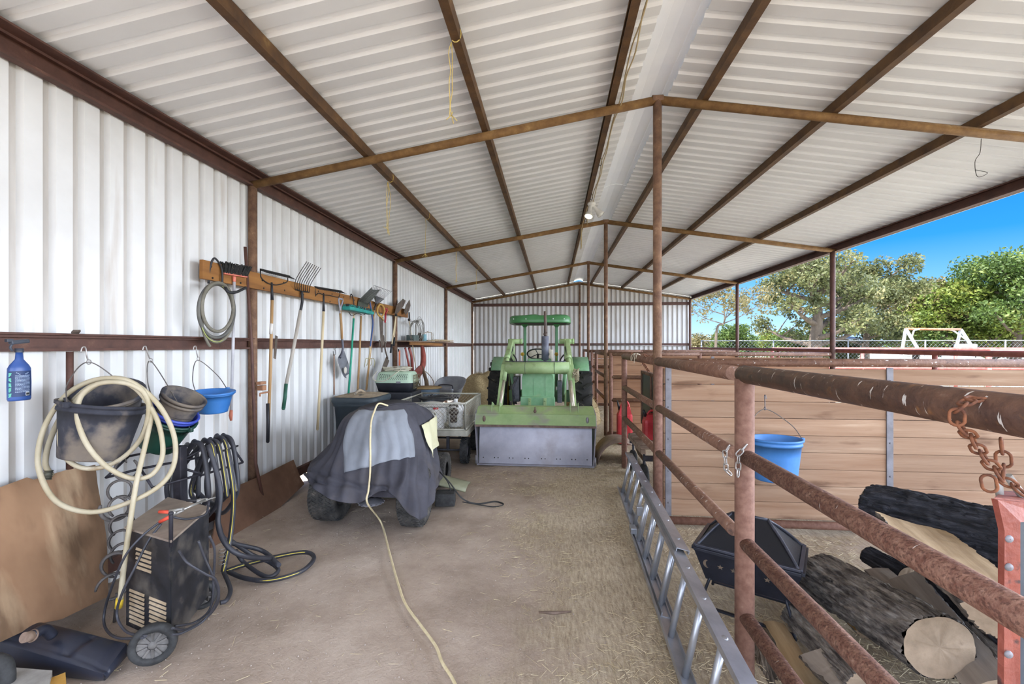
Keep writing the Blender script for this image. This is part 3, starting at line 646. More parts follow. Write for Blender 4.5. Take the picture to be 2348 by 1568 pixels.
# loader uprights, arms, cross tube, cylinders
for s_ in (-1, 1):
    xx = CX+s_*.47
    w = MB(); w.poly([(xx, 7.95, .55), (xx, 8.25, .62), (xx, 8.16, 1.70), (xx, 7.98, 1.80), (xx, 7.86, 1.62), (xx, 7.78, 1.1)], .03, (1, 0, 0)); w.poly([(xx+s_*.07, 7.95, .95), (xx+s_*.07, 8.2, .95), (xx+s_*.07, 8.14, 1.74), (xx+s_*.07, 8.0, 1.80), (xx+s_*.07, 7.86, 1.62)], .015, (1, 0, 0)); w.obj('loader_upright', tgl, T)
    w = MB(); w.tube([(xx-.10, 8.06, 1.755), (xx+.13, 8.06, 1.755)], .045, 14); w.lathe([(.001, .16), (.05, .16), (.05, .13)], (xx, 8.06, 1.755), 14, RY(PI/2)); w.obj('pivot_pin', tgl, T)
    w = MB(); A1 = Vector((xx+s_*.035, 8.05, 1.74)); A2 = Vector((xx+s_*.06, 7.0, 1.30)); A3 = Vector((xx+s_*.09, 6.58, .66))
    w.bar(A1, A2, .075, .14, bev=.008); w.bar(A2+Vector((0, .04, .05)), A3, .075, .13, bev=.008); w.obj('loader_arm', tgl, T)
    # bucket cylinder lying on the arm
    w = MB(); B1 = Vector((xx+s_*.04-.02*s_, 7.1, 1.48)); B2 = Vector((xx+s_*.075, 6.52, .70)); mB = B1.lerp(B2, .45); w.tube([B1, mB], .038, 14); w.tube([B1-(B2-B1)*.04, B1+(B2-B1)*.02], .05, 12); w.obj('cylinder_barrel', tgl, T)
    w = MB(); w.tube([mB, B2], .026 if s_ < 0 else .034, 12); w.obj('cylinder_rod', M('bare_rod', '#B9AE9C', '#CFC6B5', '#8C7C66', scale=9, rough=.35, metal=.6), T)
    w = MB(); w.tube([A3+Vector((-.16, -.05, .02)), A3+Vector((.12, -.05, .02))], .045, 12); w.obj('bucket_pin', dgy, T)
    w = MB(); w.tube(bez([(xx+s_*.0, 8.0, 1.74), (xx+.0*s_, 7.85, 1.62), (xx+s_*.02, 7.6, 1.50), (xx-s_*.05, 7.4, 1.40)], 8), .016, 8); w.tube(bez([(xx-s_*.06, 7.6, 1.25), (xx-s_*.10, 7.5, 1.42), (xx-s_*.04, 7.6, 1.52)], 8), .012, 7); w.obj('hydraulic_hose', MATS['black_plastic2'], T)
    w = MB(); w.tube([(xx-s_*.04, 7.95, .78), (xx-s_*.02, 7.35, 1.25)], .032, 10); w.obj('lift_cylinder', tg, T)
w = MB(); w.tube([(CX-.50, 6.98, 1.325), (CX+.50, 6.98, 1.325)], .095, 22); w.obj('cross_tube', tgl, T)
w = MB(); w.tube([(CX-.19, 6.98, 1.325), (CX-.185, 6.98, 1.325)], .100, 22); w.tube([(CX+.27, 6.98, 1.325), (CX+.275, 6.98, 1.325)], .100, 22)
w.tube([(CX-.5, 6.95, 1.43), (CX+.45, 6.95, 1.43)], .007, 6); w.obj('tube_strap', dgy, T)
w = MB(); random.seed(3)
for k in range(9): w.tube(bez([(CX+.60+random.uniform(-.05, .05), 6.86+random.uniform(-.03, .03), 1.22+random.uniform(-.10, .10)) for _ in range(5)], 5, closed=True), .009, 5, closed=True)
w.obj('rope_bundle', M('frayed_rope', '#8E8468', '#A89E84', scale=20, rough=.95), T)
# bucket: mouth towards the camera, cutting edge on the ground
X0, X1 = CX-.835, CX+.835
prof = [(6.18, .015), (6.36, .035), (6.52, .12), (6.58, .30), (6.55, .48), (6.42, .60), (6.24, .555)]
w = MB(); w.grid([[(x, y, z) for y, z in bez([(6.165, .012), (6.19, .30), (6.23, .52), (6.25, .565)], 5)] for x in (X0+.045, X1-.045)], smooth=True); w.obj('bucket_inner_plate', bks, T)
w = MB(); w.poly([(X0, 6.11, .565), (X1, 6.11, .565), (X1, 6.15, .72), (X0, 6.15, .72)], .012); w.poly([(X0+.01, 6.15, .72), (X1-.01, 6.15, .72), (X1-.025, 6.24, .81), (X0+.02, 6.24, .81)], .012); w.obj('bucket_top_band', bkg, T)
w = MB(); w.bar((X0, 6.105, .562), (X1, 6.105, .562), .03, .028); w.obj('bucket_lip', rst, T)
w = MB(); w.grid([[(x, y, z) for y, z in bez([(6.24, .80), (6.52, .78), (6.62, .50), (6.55, .15), (6.3, .03), (6.18, .012)], 6)] for x in (X0+.02, X1-.02)]); w.obj('bucket_back', bkg, T)
for s_, xx in ((-1, X0), (1, X1)):
    w = MB(); b = xx-s_*.03; w.poly([(xx, 6.11, .56), (xx, 6.15, .72), (xx-s_*.02, 6.24, .80), (xx-s_*.02, 6.55, .62), (b, 6.52, .15), (b, 6.3, .02), (b, 6.14, .01)], .016, (1, 0, 0)); w.obj('bucket_side_plate', rst if 0 else bks, T)
    w = MB(); w.tube([(b+s_*.02, 6.14, .02), (b+s_*.02, 6.14, .14)], .016, 8); w.obj('side_pin', gray_st, T)
w = MB(); w.bar((X0+.02, 6.15, .012), (X1-.02, 6.15, .012), .05, .02); w.obj('cutting_edge', bks, T)
w = MB()
for x in (-.73, -.57, -.52, -.36, -.31, -.14, -.09, .09, .14, .30, .35, .51, .56, .72): w.lathe([(.001, .004), (.008, .004), (.008, 0)], (CX+x, 6.173, .10), 8, RX(PI/2))
for x in (-.55, -.15, .3, .5): w.lathe([(.001, .004), (.006, .004), (.006, 0)], (CX+x, 6.235, .53), 8, RX(PI/2))
w.obj('bolt_hole', M('dark_hole', '#1C1714'), T)
for x, mt in ((-.71, rst), (.72, bks)):
    w = MB(); w.sphere((CX+x, 6.12, .655), .022, 12, 2.0); w.obj('bucket_hook', mt, T)
w = MB(); w.sphere((CX+.0, 6.17, .76), .022, 10, 1.2); w.tube([(CX, 6.17, .77), (CX, 6.17, .82)], .008, 6); w.obj('bucket_hook', rst, T)
for s_ in (-1, 1):
    for d in (-.12, .10):
        w = MB(); xx = CX+s_*.55+d*.5; w.poly([(xx, 6.16, .725), (xx, 6.22, .88), (xx, 6.60, .75), (xx, 6.55, .5), (xx, 6.25, .77)], .012, (1, 0, 0)); w.obj('bucket_ear', tgl, T)
# ================================================================== covered mower, garden cart, things round them
turf = M('turf_tire_rubber', '#2F2E2D', '#4E4B47', '#7A7064', scale=9, rough=.9, hi=.6)
def turf_tire(w, c, R, wd, rim, n=44, rows=6):
    c = Vector(c); w.lathe([(rim, -wd*.40), (rim+.01, -wd*.46), (R*.72, -wd*.53), (R*.86, -wd*.52), (R*.95, -wd*.44), (R-.004, -wd*.30), (R, 0), (R-.004, wd*.30), (R*.95, wd*.44), (R*.86, wd*.52), (R*.72, wd*.53), (rim+.01, wd*.46), (rim, wd*.40)], c, 40, RY(PI/2))
    for k in range(n):
        for j in range(rows):
            u = -.42+.84*(j+.5)/rows; a = 2*PI*(k+(.5 if j % 2 else 0))/n; rr_ = R-.002-.10*R*max(0, abs(u)-.25)
            nn = Vector((0, math.cos(a), math.sin(a))); p = c+Vector((u*wd, 0, 0))+nn*rr_; tt = Vector((1, 0, 0))*(.5*wd/rows)+Vector((0, -math.sin(a), math.cos(a)))*(.011 if j % 2 else -.011)
            w.bar(p-tt, p+tt, .016, .012, up=nn)
        for s_ in (-1, 1):
            a = 2*PI*k/n; nn = Vector((0, math.cos(a), math.sin(a))); w.bar(c+Vector((s_*wd*.45, 0, 0))+nn*(R*.955), c+Vector((s_*wd*.525, 0, 0))+nn*(R*.82), .014, .008, up=Vector((s_, 0, 0)))
MX, MY = -1.70, 3.95
T = thing('riding_mower', 'riding mower hidden under a charcoal cloth, its turf tires showing', 'mower', (MX, MY+.6, 0))
RT = [((-2.15, 4.13, .255), .262, .24), ((-1.295, 4.07, .255), .262, .21)]
for c, R, wd in RT:
    w = MB(); turf_tire(w, c, R, wd, .12); w.obj('rear_tire', turf, T)
    w = MB(); w.lathe([(.001, .06), (.05, .06), (.10, .02), (.125, .10), (.125, -.10), (.10, -.02), (.05, -.06), (.001, -.06)], c, 24, RY(PI/2)); w.obj('rear_rim', M('rim_dark', '#3A3836', '#57524C', scale=8, rough=.7), T)
for c in ((-1.345, 5.22, .19), (-2.10, 5.26, .19)):
    w = MB(); turf_tire(w, c, .195, .16, .09, 34, 5); w.obj('front_tire', turf, T)
w = MB(); w.bar((-2.02, 3.98, .30), (-1.38, 3.98, .30), .05, .055, bev=.006); w.bar((-1.50, 3.97, .30), (-1.50, 3.99, .42), .03, .04); w.bar((-1.72, 4.0, .36), (-1.72, 5.2, .34), .30, .10); w.obj('frame', M('dull_purple_grey_steel', '#3A3740', '#524F58', scale=9, rough=.6), T)
w = MB(); w.lathe([(.001, 0), (.10, 0), (.115, .01), (.10, .025), (.03, .05), (.001, .05)], (-1.70, 4.0, .20), 24); 
for k in range(16): a = 2*PI*k/16; w.box((-1.70+.115*math.cos(a), 4.0+.115*math.sin(a), .212), (.012, .012, .012), RZ(a))
w.obj('drive_pulley', gray_st, T)
w = MB(); P = [[(-1.30+.36*u, 4.62+v*.30+.05*u, .21-.10*u+.03*math.sin(v*3)) for u in np.linspace(0, 1, 6)] for v in np.linspace(0, 1, 5)]; w.grid(P); o = w.obj('discharge_chute', M('faded_olive_plastic', '#77775F', '#8E8E74', scale=5, rough=.6), T); solid(o, .02)
w = MB(); w.box((-1.12, 4.52, .09), (.20, .16, .13), RZ(.15), bev=.01); w.obj('rubber_flap', MATS['black_rubber'], T)
w = MB(); w.lathe([(.001, 0), (.38, 0), (.40, .02), (.40, .10), (.36, .14), (.001, .15)], (-1.68, 4.75, .12), 28); w.obj('mower_deck', M('olive_deck', '#6E6E58', '#83836B', scale=5, rough=.6), T)
w = MB(); w.tube(bez([(-1.25, 4.75, .30), (-1.10, 4.62, .22), (-.95, 4.55, .08), (-.80, 4.60, .012), (-.62, 4.68, .012), (-.52, 4.60, .012), (-.62, 4.53, .012), (-.80, 4.58, .012), (-.95, 4.56, .04)], 8), .009, 7, flat=.5); w.tube(bez([(-1.22, 4.70, .30), (-1.12, 4.6, .24), (-1.08, 4.56, .16), (-1.16, 4.58, .14), (-1.02, 4.52, .12)], 6), .007, 6)
tag(w.obj('strap', MATS['black_rubber']), 'black strap ending in a loop on the dirt beside the mower', 'strap')
# ---- draped cloth. Section rings round a spine from hem to ridge; folds follow the fall line
fab = M('charcoal_canvas', '#45444A', '#55545B', '#66646A', scale=3, rough=.92, bump=.25, bscale=220, bdist=.002, spec=.1)
overlay(fab, '#6A625C', 2.2, .56, .75, amount=.5)
CR = [
 [(822,936,4.5),(825,938,4.38),(835,936,4.33),(850,934,4.3),(870,934,4.33),(890,930,4.4),(915,925,4.5),(940,926,4.6),(955,928,4.8),(958,928,5.0),(945,922,5.1),(915,917,5.1),(880,918,5.0),(840,928,4.7)],
 [(790,962,4.7),(788,962,4.4),(800,965,4.25),(830,968,4.15),(860,970,4.12),(890,970,4.15),(925,968,4.25),(955,965,4.45),(978,962,4.8),(995,955,5.1),(980,945,5.4),(920,935,5.5),(860,935,5.4),(810,948,5.1)],
 [(755,1035,4.6),(752,1040,4.3),(765,1040,4.1),(800,1035,4.0),(850,1030,3.95),(895,1030,3.97),(935,1030,4.05),(965,1030,4.3),(984,1025,4.6),(996,1010,5.0),(985,990,5.6),(930,975,5.9),(850,975,5.9),(780,995,5.2)],
 [(715,1070,4.5),(712,1078,4.25),(730,1095,4.0),(775,1100,3.88),(830,1095,3.85),(880,1090,3.85),(925,1095,3.86),(962,1100,3.95),(990,1088,4.3),(1002,1062,4.75),(988,1035,5.6),(930,1015,6.0),(850,1015,6.0),(745,1040,5.0)],
 [(703,1085,4.4),(700,1092,4.2),(718,1118,3.95),(760,1145,3.80),(820,1153,3.78),(872,1127,3.82),(905,1140,3.76),(957,1192,3.70),(986,1165,4.05),(1006,1110,4.6),(1000,1085,5.2),(930,1050,6.0),(850,1050,6.0),(730,1065,4.9)]]
CR = [[PD(*p) for p in row] for row in CR]
def cr1(a, b, c, d, t): return .5*((2*b)+(c-a)*t+(2*a-5*b+4*c-d)*t*t+(3*b-a-3*c+d)*t**3)
def cover_raw(u, t):
    n_ = 14; i = int(math.floor(u)) % n_; f = u-math.floor(u)
    col = [cr1(r[i-1], r[i], r[(i+1) % n_], r[(i+2) % n_], f) for r in CR]
    v = min(max(t, 0), .99999)*4; k = int(v); g = v-k
    return cr1(col[k-1] if k > 0 else col[0]*2-col[1], col[k], col[k+1], col[k+2] if k+2 < 5 else col[4]*2-col[3], g)
def cover_pt(u, t):
    p = cover_raw(u, t); e = .02
    du = cover_raw(u+e, t)-cover_raw(u-e, t); dt = cover_raw(u, min(1, t+e))-cover_raw(u, max(0, t-e)); nn = dt.cross(du)
    nn = nn.normalized() if nn.length > 1e-9 else Vector((0, 0, 1))
    if nn.dot(Vector((p.x+1.66, p.y-4.7, .1))) < 0: nn = -nn
    am = min(1, t*1.8)
    f = .016*math.sin(u*5.1+3*t+1.2*math.sin(t*7))+.013*math.sin(u*9.3-6*t)+.020*NZ.noise(Vector((u*.9, t*4, 3)))
    # long creases fanning down from the right shoulder and swags between the tires
    f -= .030*math.exp(-((u-(6.9+1.2*t))/.16)**2)+.026*math.exp(-((u-(5.9+.5*t))/.13)**2)*(t > .3)
    f -= .022*math.exp(-((t-(.80+.03*(u-3)**2))/.025)**2)*(1.5 < u < 6)+.02*math.exp(-((t-(.70+.05*(u-2.2)**2))/.02)**2)*(.5 < u < 4.5)
    f += .02*math.exp(-((u-7.9+.3*t)/.2)**2)
    return p+nn*f*am
NA, NT = 200, 70
w = MB(); rows = [[cover_pt(14*j/NA, i/NT) for j in range(NA)] for i in range(NT+1)]
w.grid(rows, closed=True); k = len(w.v); w.add([sum((Vector(p) for p in rows[0]), Vector())/NA+Vector((0, 0, .004))]+rows[0], [(0, j+1, (j+1) % NA+1) for j in range(NA)], True)
o = w.obj('mower_cover', fab); solid(o, .004, 1); tag(o, 'charcoal grey canvas cover draped over the riding mower', 'cover')
def patch(name, poly_at, mat, lab, cat, off=.012, thk=.003, rag=1):
    """second cloth lying on the cover; poly_at(u,v)->(angle deg, t)"""
    w = MB(); P = []
    for i in range(31):
        row = []
        for j in range(31):
            a, t = poly_at(j/30, i/30); a += rag*.10*NZ.noise(Vector((i*.12, j*.12, 5))); t += rag*.02*NZ.noise(Vector((i*.12, j*.12, 9))); t = max(t, 0); p = cover_pt(a, t); e = .01; dx = cover_pt(a+.05, t)-p; dt = cover_pt(a, t+e)-p; nn = dx.cross(dt)
            nn = nn.normalized() if nn.length > 1e-9 else Vector((0, 0, 1))
            out_ = Vector((p.x+1.65, p.y-4.6, .3)); nn = nn if nn.dot(out_) > 0 else -nn
            row.append(p+nn*(off+.006*NZ.noise(Vector((j*.3, i*.3, 2)))))
        P.append(row)
    w.grid(P); o = w.obj(name, mat); solid(o, thk, 1); return tag(o, lab, cat)
def lerp4(c, u, v):
    a = [c[0][k]*(1-u)*(1-v)+c[1][k]*u*(1-v)+c[2][k]*u*v+c[3][k]*(1-u)*v for k in (0, 1)]; return a
patch('grey_cloth', lambda u, v: lerp4([(1.6, .04), (6.2, .10), (6.4, .57), (3.2, .68)], u, v), M('pale_grey_cloth', '#7F838A', '#8F939B', scale=2, rough=.9, bump=.2, bscale=150, bdist=.002), 'pale grey rectangle of cloth laid on top of the mower cover', 'cloth')
patch('yellow_cloth', lambda u, v: lerp4([(7.2, .30), (9.4, .22), (9.3, .50), (7.9, .60)], u, v), M('pale_yellow_cloth', '#C9C49E', '#D8D4B4', scale=2, rough=.9), 'pale yellow cloth hanging off the right side of the mower cover', 'cloth', off=.03, rag=.3)
cw = M('cream_cord', '#CDBD94', '#DCCDA8', scale=30, rough=.7)
p0 = [cover_pt(u, t)+Vector((.0, -.025, .012)) for u, t in ((3.6, .0), (3.75, .08), (3.8, .25), (3.95, .42), (4.15, .58), (4.35, .75), (4.45, .92))]
pts = [p0[0]+Vector((.10, .08, .0)), p0[0]+Vector((.04, .0, .03))]+p0[1:]+[p0[-1]+Vector((.0, -.02, -.10)), WZ(874, 1198, .05), WZ(893, 1267, .012), WZ(912, 1335, .012), WZ(930, 1385, .012), WZ(968, 1438, .012), WZ(999, 1481, .012), WZ(1014, 1519, .012), WZ(1045, 1572, .012), WZ(1080, 1690, .012)]
w = MB(); w.tube(bez(pts, 8), .0085, 8); tag(w.obj('power_cable', cw), 'cream power cable trailing from the covered mower across the dirt to the camera', 'cable')

# ---- garden cart
cm = M('cream_grey_cart_steel', '#A9A698', '#C2BFB2', scale=8, rough=.55, metal=.2)
T = thing('garden_cart', 'grey mesh-sided garden cart full of white jugs', 'cart', (-1.75, 6.45, 0))
xa, xb, ya, yb, zf, zt2 = -2.42, -1.21, 5.98, 7.25, .50, .89
xa = -2.2
def mesh_side(a, b, nm):
    a, b = Vector(a), Vector(b); U = (b-a); Ln = U.length; U.normalize(); Hh = zt2-zf-.03
    w = MB(); w.tube([a, b], .013, 8); w.tube([a+Vector((0, 0, Hh)), b+Vector((0, 0, Hh))], .014, 8); w.tube([a, a+Vector((0, 0, Hh))], .012, 8); w.tube([b, b+Vector((0, 0, Hh))], .012, 8); f = w.obj(nm, cm, T)
    w = MB(); st = .055; kk = -Hh
    while kk < Ln:
        for s_ in (0, 1):
            x0, x1 = kk, kk+Hh; z0, z1 = 0, Hh
            lo_, hi_ = max(x0, 0), min(x1, Ln)
            if hi_ > lo_:
                zA, zB = lo_-x0, hi_-x0
                if s_: zA, zB = Hh-zA, Hh-zB
                w.tube([a+U*lo_+Vector((0, 0, zA)), a+U*hi_+Vector((0, 0, zB))], .0022, 4)
        kk += st
    w.obj('mesh', cm, f)
mesh_side((xa, ya, zf+.02), (xb, ya, zf+.02), 'end_panel'); mesh_side((xb, ya, zf+.02), (xb, yb, zf+.02), 'side_panel'); mesh_side((xa, ya, zf+.02), (xa, yb, zf+.02), 'side_panel'); mesh_side((xa, yb, zf+.02), (xb, yb, zf+.02), 'end_panel')
w = MB(); w.box(((xa+xb)/2, (ya+yb)/2, zf-.02), (xb-xa+.04, yb-ya+.04, .012))
for a, b in (((xa-.03, ya-.03), (xb+.03, ya-.03)), ((xb+.03, ya-.03), (xb+.03, yb+.03)), ((xa-.03, ya-.03), (xa-.03, yb+.03)), ((xa-.03, yb+.03), (xb+.03, yb+.03))): w.bar((a[0], a[1], zf-.025), (b[0], b[1], zf-.025), .025, .075, bev=.004)
w.obj('bed', cm, T)
for y in (6.2, 7.0): w = MB(); w.tube([(xa, y, .19), (xb-.02, y, .19)], .014, 8); w.bar((-1.5, y, .19), (-1.5, y, .46), .04, .04); w.bar((-2.0, y, .19), (-2.0, y, .46), .04, .04); w.obj('axle', dgy, T)
for x in (xa+.02, xb-.04):
    for y in (6.2, 7.0):
        w = MB(); tire(w, (x, y, .19), .19, .10, .09); lugs(w, (x, y, .19), .187, .10, 18, h=.008, t=.014); q = w.obj('wheel', MATS['black_rubber'], T)
        w = MB(); w.lathe([(.001, .035), (.03, .035), (.08, .01), (.09, .03), (.09, -.03), (.08, -.01), (.03, -.035), (.001, -.035)], (x, y, .19), 20, RY(PI/2)); w.obj('hub', gray_st, q)
wp = M('milky_plastic', '#D9D8D6', '#E9E8E6', scale=4, rough=.5)
def jug(c, r, h, lab, rz=0, lay=False, cap=None, m=None):
    T = thing('jug', lab, 'jug', c, rz, group='white plastic jugs in the garden cart'); c = Vector(c); R = RZ(rz)
    w = MB(); w.lathe([(.001, 0), (r*.96, 0), (r, .02), (r, h*.58), (r*.86, h*.70), (r*.45, h*.86), (r*.26, h*.90), (r*.26, h*.955), (.001, h*.955)], c, 24, R, sx=1.05, sy=.9); w.obj('body', m or wp, T)
    w = MB(); w.tube(bez([c+R @ Vector((r*.95, 0, h*.5)), c+R @ Vector((r*1.05, 0, h*.66)), c+R @ Vector((r*.8, 0, h*.82)), c+R @ Vector((r*.4, 0, h*.86))], 6), .014, 8); w.obj('handle', m or wp, T)
    w = MB(); w.lathe([(r*.29, h*.93), (r*.30, h), (.001, h)], c, 16, R); w.obj('cap', cap or wp, T)
jug((-1.42, 6.35, zf), .10, .40, 'tall white plastic jug at the back right corner of the garden cart')
jug((-1.66, 6.12, zf), .13, .30, 'fat white jug behind the front mesh of the garden cart', 1.2, cap=MATS['red_plastic'])
jug((-1.92, 6.14, zf), .11, .28, 'white jug at the left of the front mesh of the garden cart', 2)
w = MB(); P = [[(-2.02+.50*u, 6.22+.36*v, .80+.055*math.sin(u*PI)*math.sin(v*PI)+.015*NZ.noise(Vector((u*4, v*4, 1)))) for u in np.linspace(0, 1, 16)] for v in np.linspace(0, 1, 12)]; w.grid(P); w.box((-1.78, 6.40, .67), (.46, .32, .24), bev=.04); o = tag(w.obj('feed_sack', wp), 'white plump sack on top of the load in the garden cart', 'sack')
w = MB()
for k in range(5): w.tube([(-1.80+math.cos(a)*(.17+.02*k)+.05, 6.36+math.sin(a)*.12, .885+.008*k+.01*math.sin(3*a+k)) for a in np.linspace(0, 2*PI, 26, endpoint=False)], .011, 6, closed=True)
tag(w.obj('hose_coil', MATS['black_rubber']), 'coil of black hose lying on the white sack in the garden cart', 'hose')
w = MB(); w.tube([(-1.40+math.cos(a)*.06, 6.12, .80+math.sin(a)*.05) for a in np.linspace(.2, PI-.2, 12)], .016, 8); w.sphere((-1.40, 6.12, .745), .075, 14, .75); w.tube([(-1.40, 6.12, .60), (-1.40, 6.12, .74)], .05, 10)
tag(w.obj('sprayer_pump', M('dark_brown_plastic', '#3A302C', '#4E423C', scale=6, rough=.5)), 'dark brown sprayer pump handle standing in the garden cart', 'sprayer')
# ---- black bin with dusty lid
binm = M('dark_teal_bin', '#2F383E', '#3D474E', scale=3, rough=.55); dust = M('dusty_lid', '#8E7D68', '#A89780', '#4A4A48', scale=5, rough=.95, lo=.4, hi=.55)
T = thing('wheeled_bin', 'dark lidded bin against the wall behind the mower', 'bin', (-2.66, 5.95, 0))
def rsec(cx, cy, hx_, hy_, z, e=6, n=44): 
    out = []
    for k in range(n):
        a = 2*PI*k/n; ca, sa = math.cos(a), math.sin(a); q = (abs(ca)**e+abs(sa)**e)**(-1/e); out.append((cx+hx_*q*ca, cy+hy_*q*sa, z))
    return out
bx, by = -2.68, 6.0
w = MB(); w.grid([rsec(bx, by, .001, .001, .03), rsec(bx, by, .24, .26, .03), rsec(bx, by, .29, .33, .85), rsec(bx, by, .305, .345, .86), rsec(bx, by, .305, .345, .92), rsec(bx, by, .27, .31, .92), rsec(bx, by, .22, .25, .1)], closed=True); w.obj('bin_body', binm, T)
w = MB(); w.grid([rsec(bx, by, .315, .355, .90), rsec(bx, by, .325, .365, .93), rsec(bx, by, .32, .36, .965), rsec(bx, by, .30, .34, .98), rsec(bx, by, .001, .001, 1.02)], closed=True); q = w.obj('lid', binm, T)
w = MB(); w.grid([rsec(bx, by, .298, .338, .984), rsec(bx, by, .2, .24, 1.003), rsec(bx, by, .001, .001, 1.025)], closed=True); w.obj('lid_dust', dust, q)
w = MB(); w.tube(bez([(bx-.03, by-.2, 1.005), (bx, by-.1, 1.06), (bx+.03, by+.02, 1.015)], 5), .012, 8, flat=1.6); w.obj('lid_handle', dust, q)
# ---- tool box/table under the pet carrier and the carrier
T = thing('storage_tote', 'black storage box standing behind the bin under the pet carrier', 'box', (-2.55, 6.85, 0))
w = MB(); w.box((-2.50, 6.95, .475), (.62, .50, .95), bev=.03); w.obj('tote_body', M('black_tote', '#232429', '#303138', scale=4, rough=.5), T)
mint = M('mint_plastic', '#A9C2A8', '#BCD2BA', scale=3, rough=.5)
T = thing('pet_carrier', 'pet carrier with mint green top and black base', 'pet carrier', (-2.5, 6.95, .95))
pc = (-2.50, 6.92)
w = MB(); w.grid([rsec(*pc, .001, .001, .955), rsec(*pc, .27, .20, .955), rsec(*pc, .30, .23, 1.06), rsec(*pc, .31, .24, 1.10)], closed=True); w.obj('base', MATS['black_tote'], T)
w = MB(); w.grid([rsec(*pc, .315, .245, 1.095), rsec(*pc, .315, .245, 1.11), rsec(*pc, .30, .23, 1.13), rsec(*pc, .275, .20, 1.235), rsec(*pc, .255, .18, 1.26), rsec(*pc, .001, .001, 1.27)], closed=True); w.obj('top_shell', mint, T)
w = MB()
for k in range(15):
    for j in range(4):
        u = (k-7)/7
        if abs(u) < .25 and j > 1: continue
        x = pc[0]+u*.215+(.008 if j % 2 else 0); z = 1.145+j*.022+.012*abs(u); yy = pc[1]-.232+(z-1.11)*.22
        w.box((x, yy+.001, z), (.008, .008, .014), RX(-.2), bev=.002)
w.obj('vent_slot', M('slot_dark', '#10120F'), T)
w = MB(); w.box((pc[0]+.10, pc[1]-.25, 1.105), (.07, .02, .03), bev=.004); w.obj('latch', gray_st, T)
w = MB()
for i in range(6): w.tube([(pc[0]+.322, pc[1]-.17+i*.065, 1.0), (pc[0]+.322, pc[1]-.17+i*.065, 1.22)], .006, 6)
for i in range(5): w.tube([(pc[0]+.322, pc[1]-.18, 1.01+i*.05), (pc[0]+.322, pc[1]+.17, 1.01+i*.05)], .005, 6)
w.obj('wire_door', M('brassy_wire', '#6E6450', '#8E8468', scale=20, metal=.5, rough=.5), T)
w = MB(); random.seed(5)
for k in range(6): w.tube([(pc[0]-.01+math.cos(a)*(.19+.012*k)*(1+.06*math.sin(2*a+k)), pc[1]+math.sin(a)*(.13+.008*k), 1.283+.009*k+.008*math.sin(3*a+2*k)) for a in np.linspace(0, 2*PI, 30, endpoint=False)], .0065, 6, closed=True)
w.tube(bez([(pc[0]+.10, pc[1]-.14, 1.30), (pc[0], pc[1]-.24, 1.21), (pc[0]-.12, pc[1]-.262, 1.13), (pc[0]-.25, pc[1]-.262, 1.125), (pc[0]-.31, pc[1]-.25, 1.18), (pc[0]-.26, pc[1]-.2, 1.28)], 8), .0065, 6)
tag(w.obj('coiled_cord', M('dirty_white_cord', '#B8B09C', '#CFC8B6', scale=20, rough=.7)), 'dirty white cord coiled on top of the mint pet carrier', 'cord')
# ---- grey tub with plywood lid
T = thing('metal_tub', 'blue-grey tub with dark lettering and a tan lid, right of the pet carrier', 'tub', (-2.26, 7.6, 0))
tb = (-2.33, 7.95)
w = MB(); w.lathe([(.001, .02), (.20, .02), (.215, .5), (.235, .52), (.235, .60), (.225, .61), (.245, .88), (.25, .89), (.24, .89), (.001, .86)], (*tb, 0), 32); w.obj('tub_body', M('blue_grey_paint', '#6F8194', '#8496A8', '#9AA7B2', scale=3, rough=.5), T)
w = MB(); w.lathe([(.001, .895), (.28, .895), (.29, .905), (.28, .918), (.001, .925)], (*tb, 0), 32); w.obj('tub_lid', M('tan_board', '#A08358', '#B59A70', scale=5, rough=.9), T)
def text_obj(s_, size, loc, rot, mat, parent, nm='lettering', ext=.001, bold=0):
    cu = bpy.data.curves.new('txt', 'FONT'); cu.body = s_; cu.size = size; cu.extrude = ext; cu.align_x = 'CENTER'; cu.align_y = 'CENTER'; cu.offset = bold
    to = bpy.data.objects.new('txt', cu); COL.objects.link(to); dg = bpy.context.evaluated_depsgraph_get(); me = bpy.data.meshes.new_from_object(to.evaluated_get(dg)); bpy.data.objects.remove(to)
    o = bpy.data.objects.new(nm, me); COL.objects.link(o); me.materials.clear(); me.materials.append(mat)
    r = parent
    while r.parent: r = r.parent
    o.parent = parent; o.matrix_basis = r.matrix_basis.inverted() @ Matrix.Translation(Vector(loc)) @ rot.to_4x4(); return o
w = MB()
for k, (a_, h_) in enumerate(((-1.12, .05), (-1.05, .05), (-.97, .045), (-.90, .05), (-.83, .05))):
    c_ = Vector((tb[0]+.241*math.cos(a_), tb[1]+.241*math.sin(a_), .765+.006*k)); t_ = Vector((-math.sin(a_), math.cos(a_), 0))
    w.bar(c_-t_*.012, c_+t_*.014, .004, h_*.35); w.bar(c_-t_*.010+Vector((0, 0, -h_/2)), c_-t_*.006+Vector((0, 0, h_/2)), .004, .012); w.bar(c_-t_*.01+Vector((0, 0, -h_/2)), c_+t_*.012+Vector((0, 0, -h_/2)), .004, .012)
w.obj('dark_lettering', M('dark_print', '#23262C'), T)
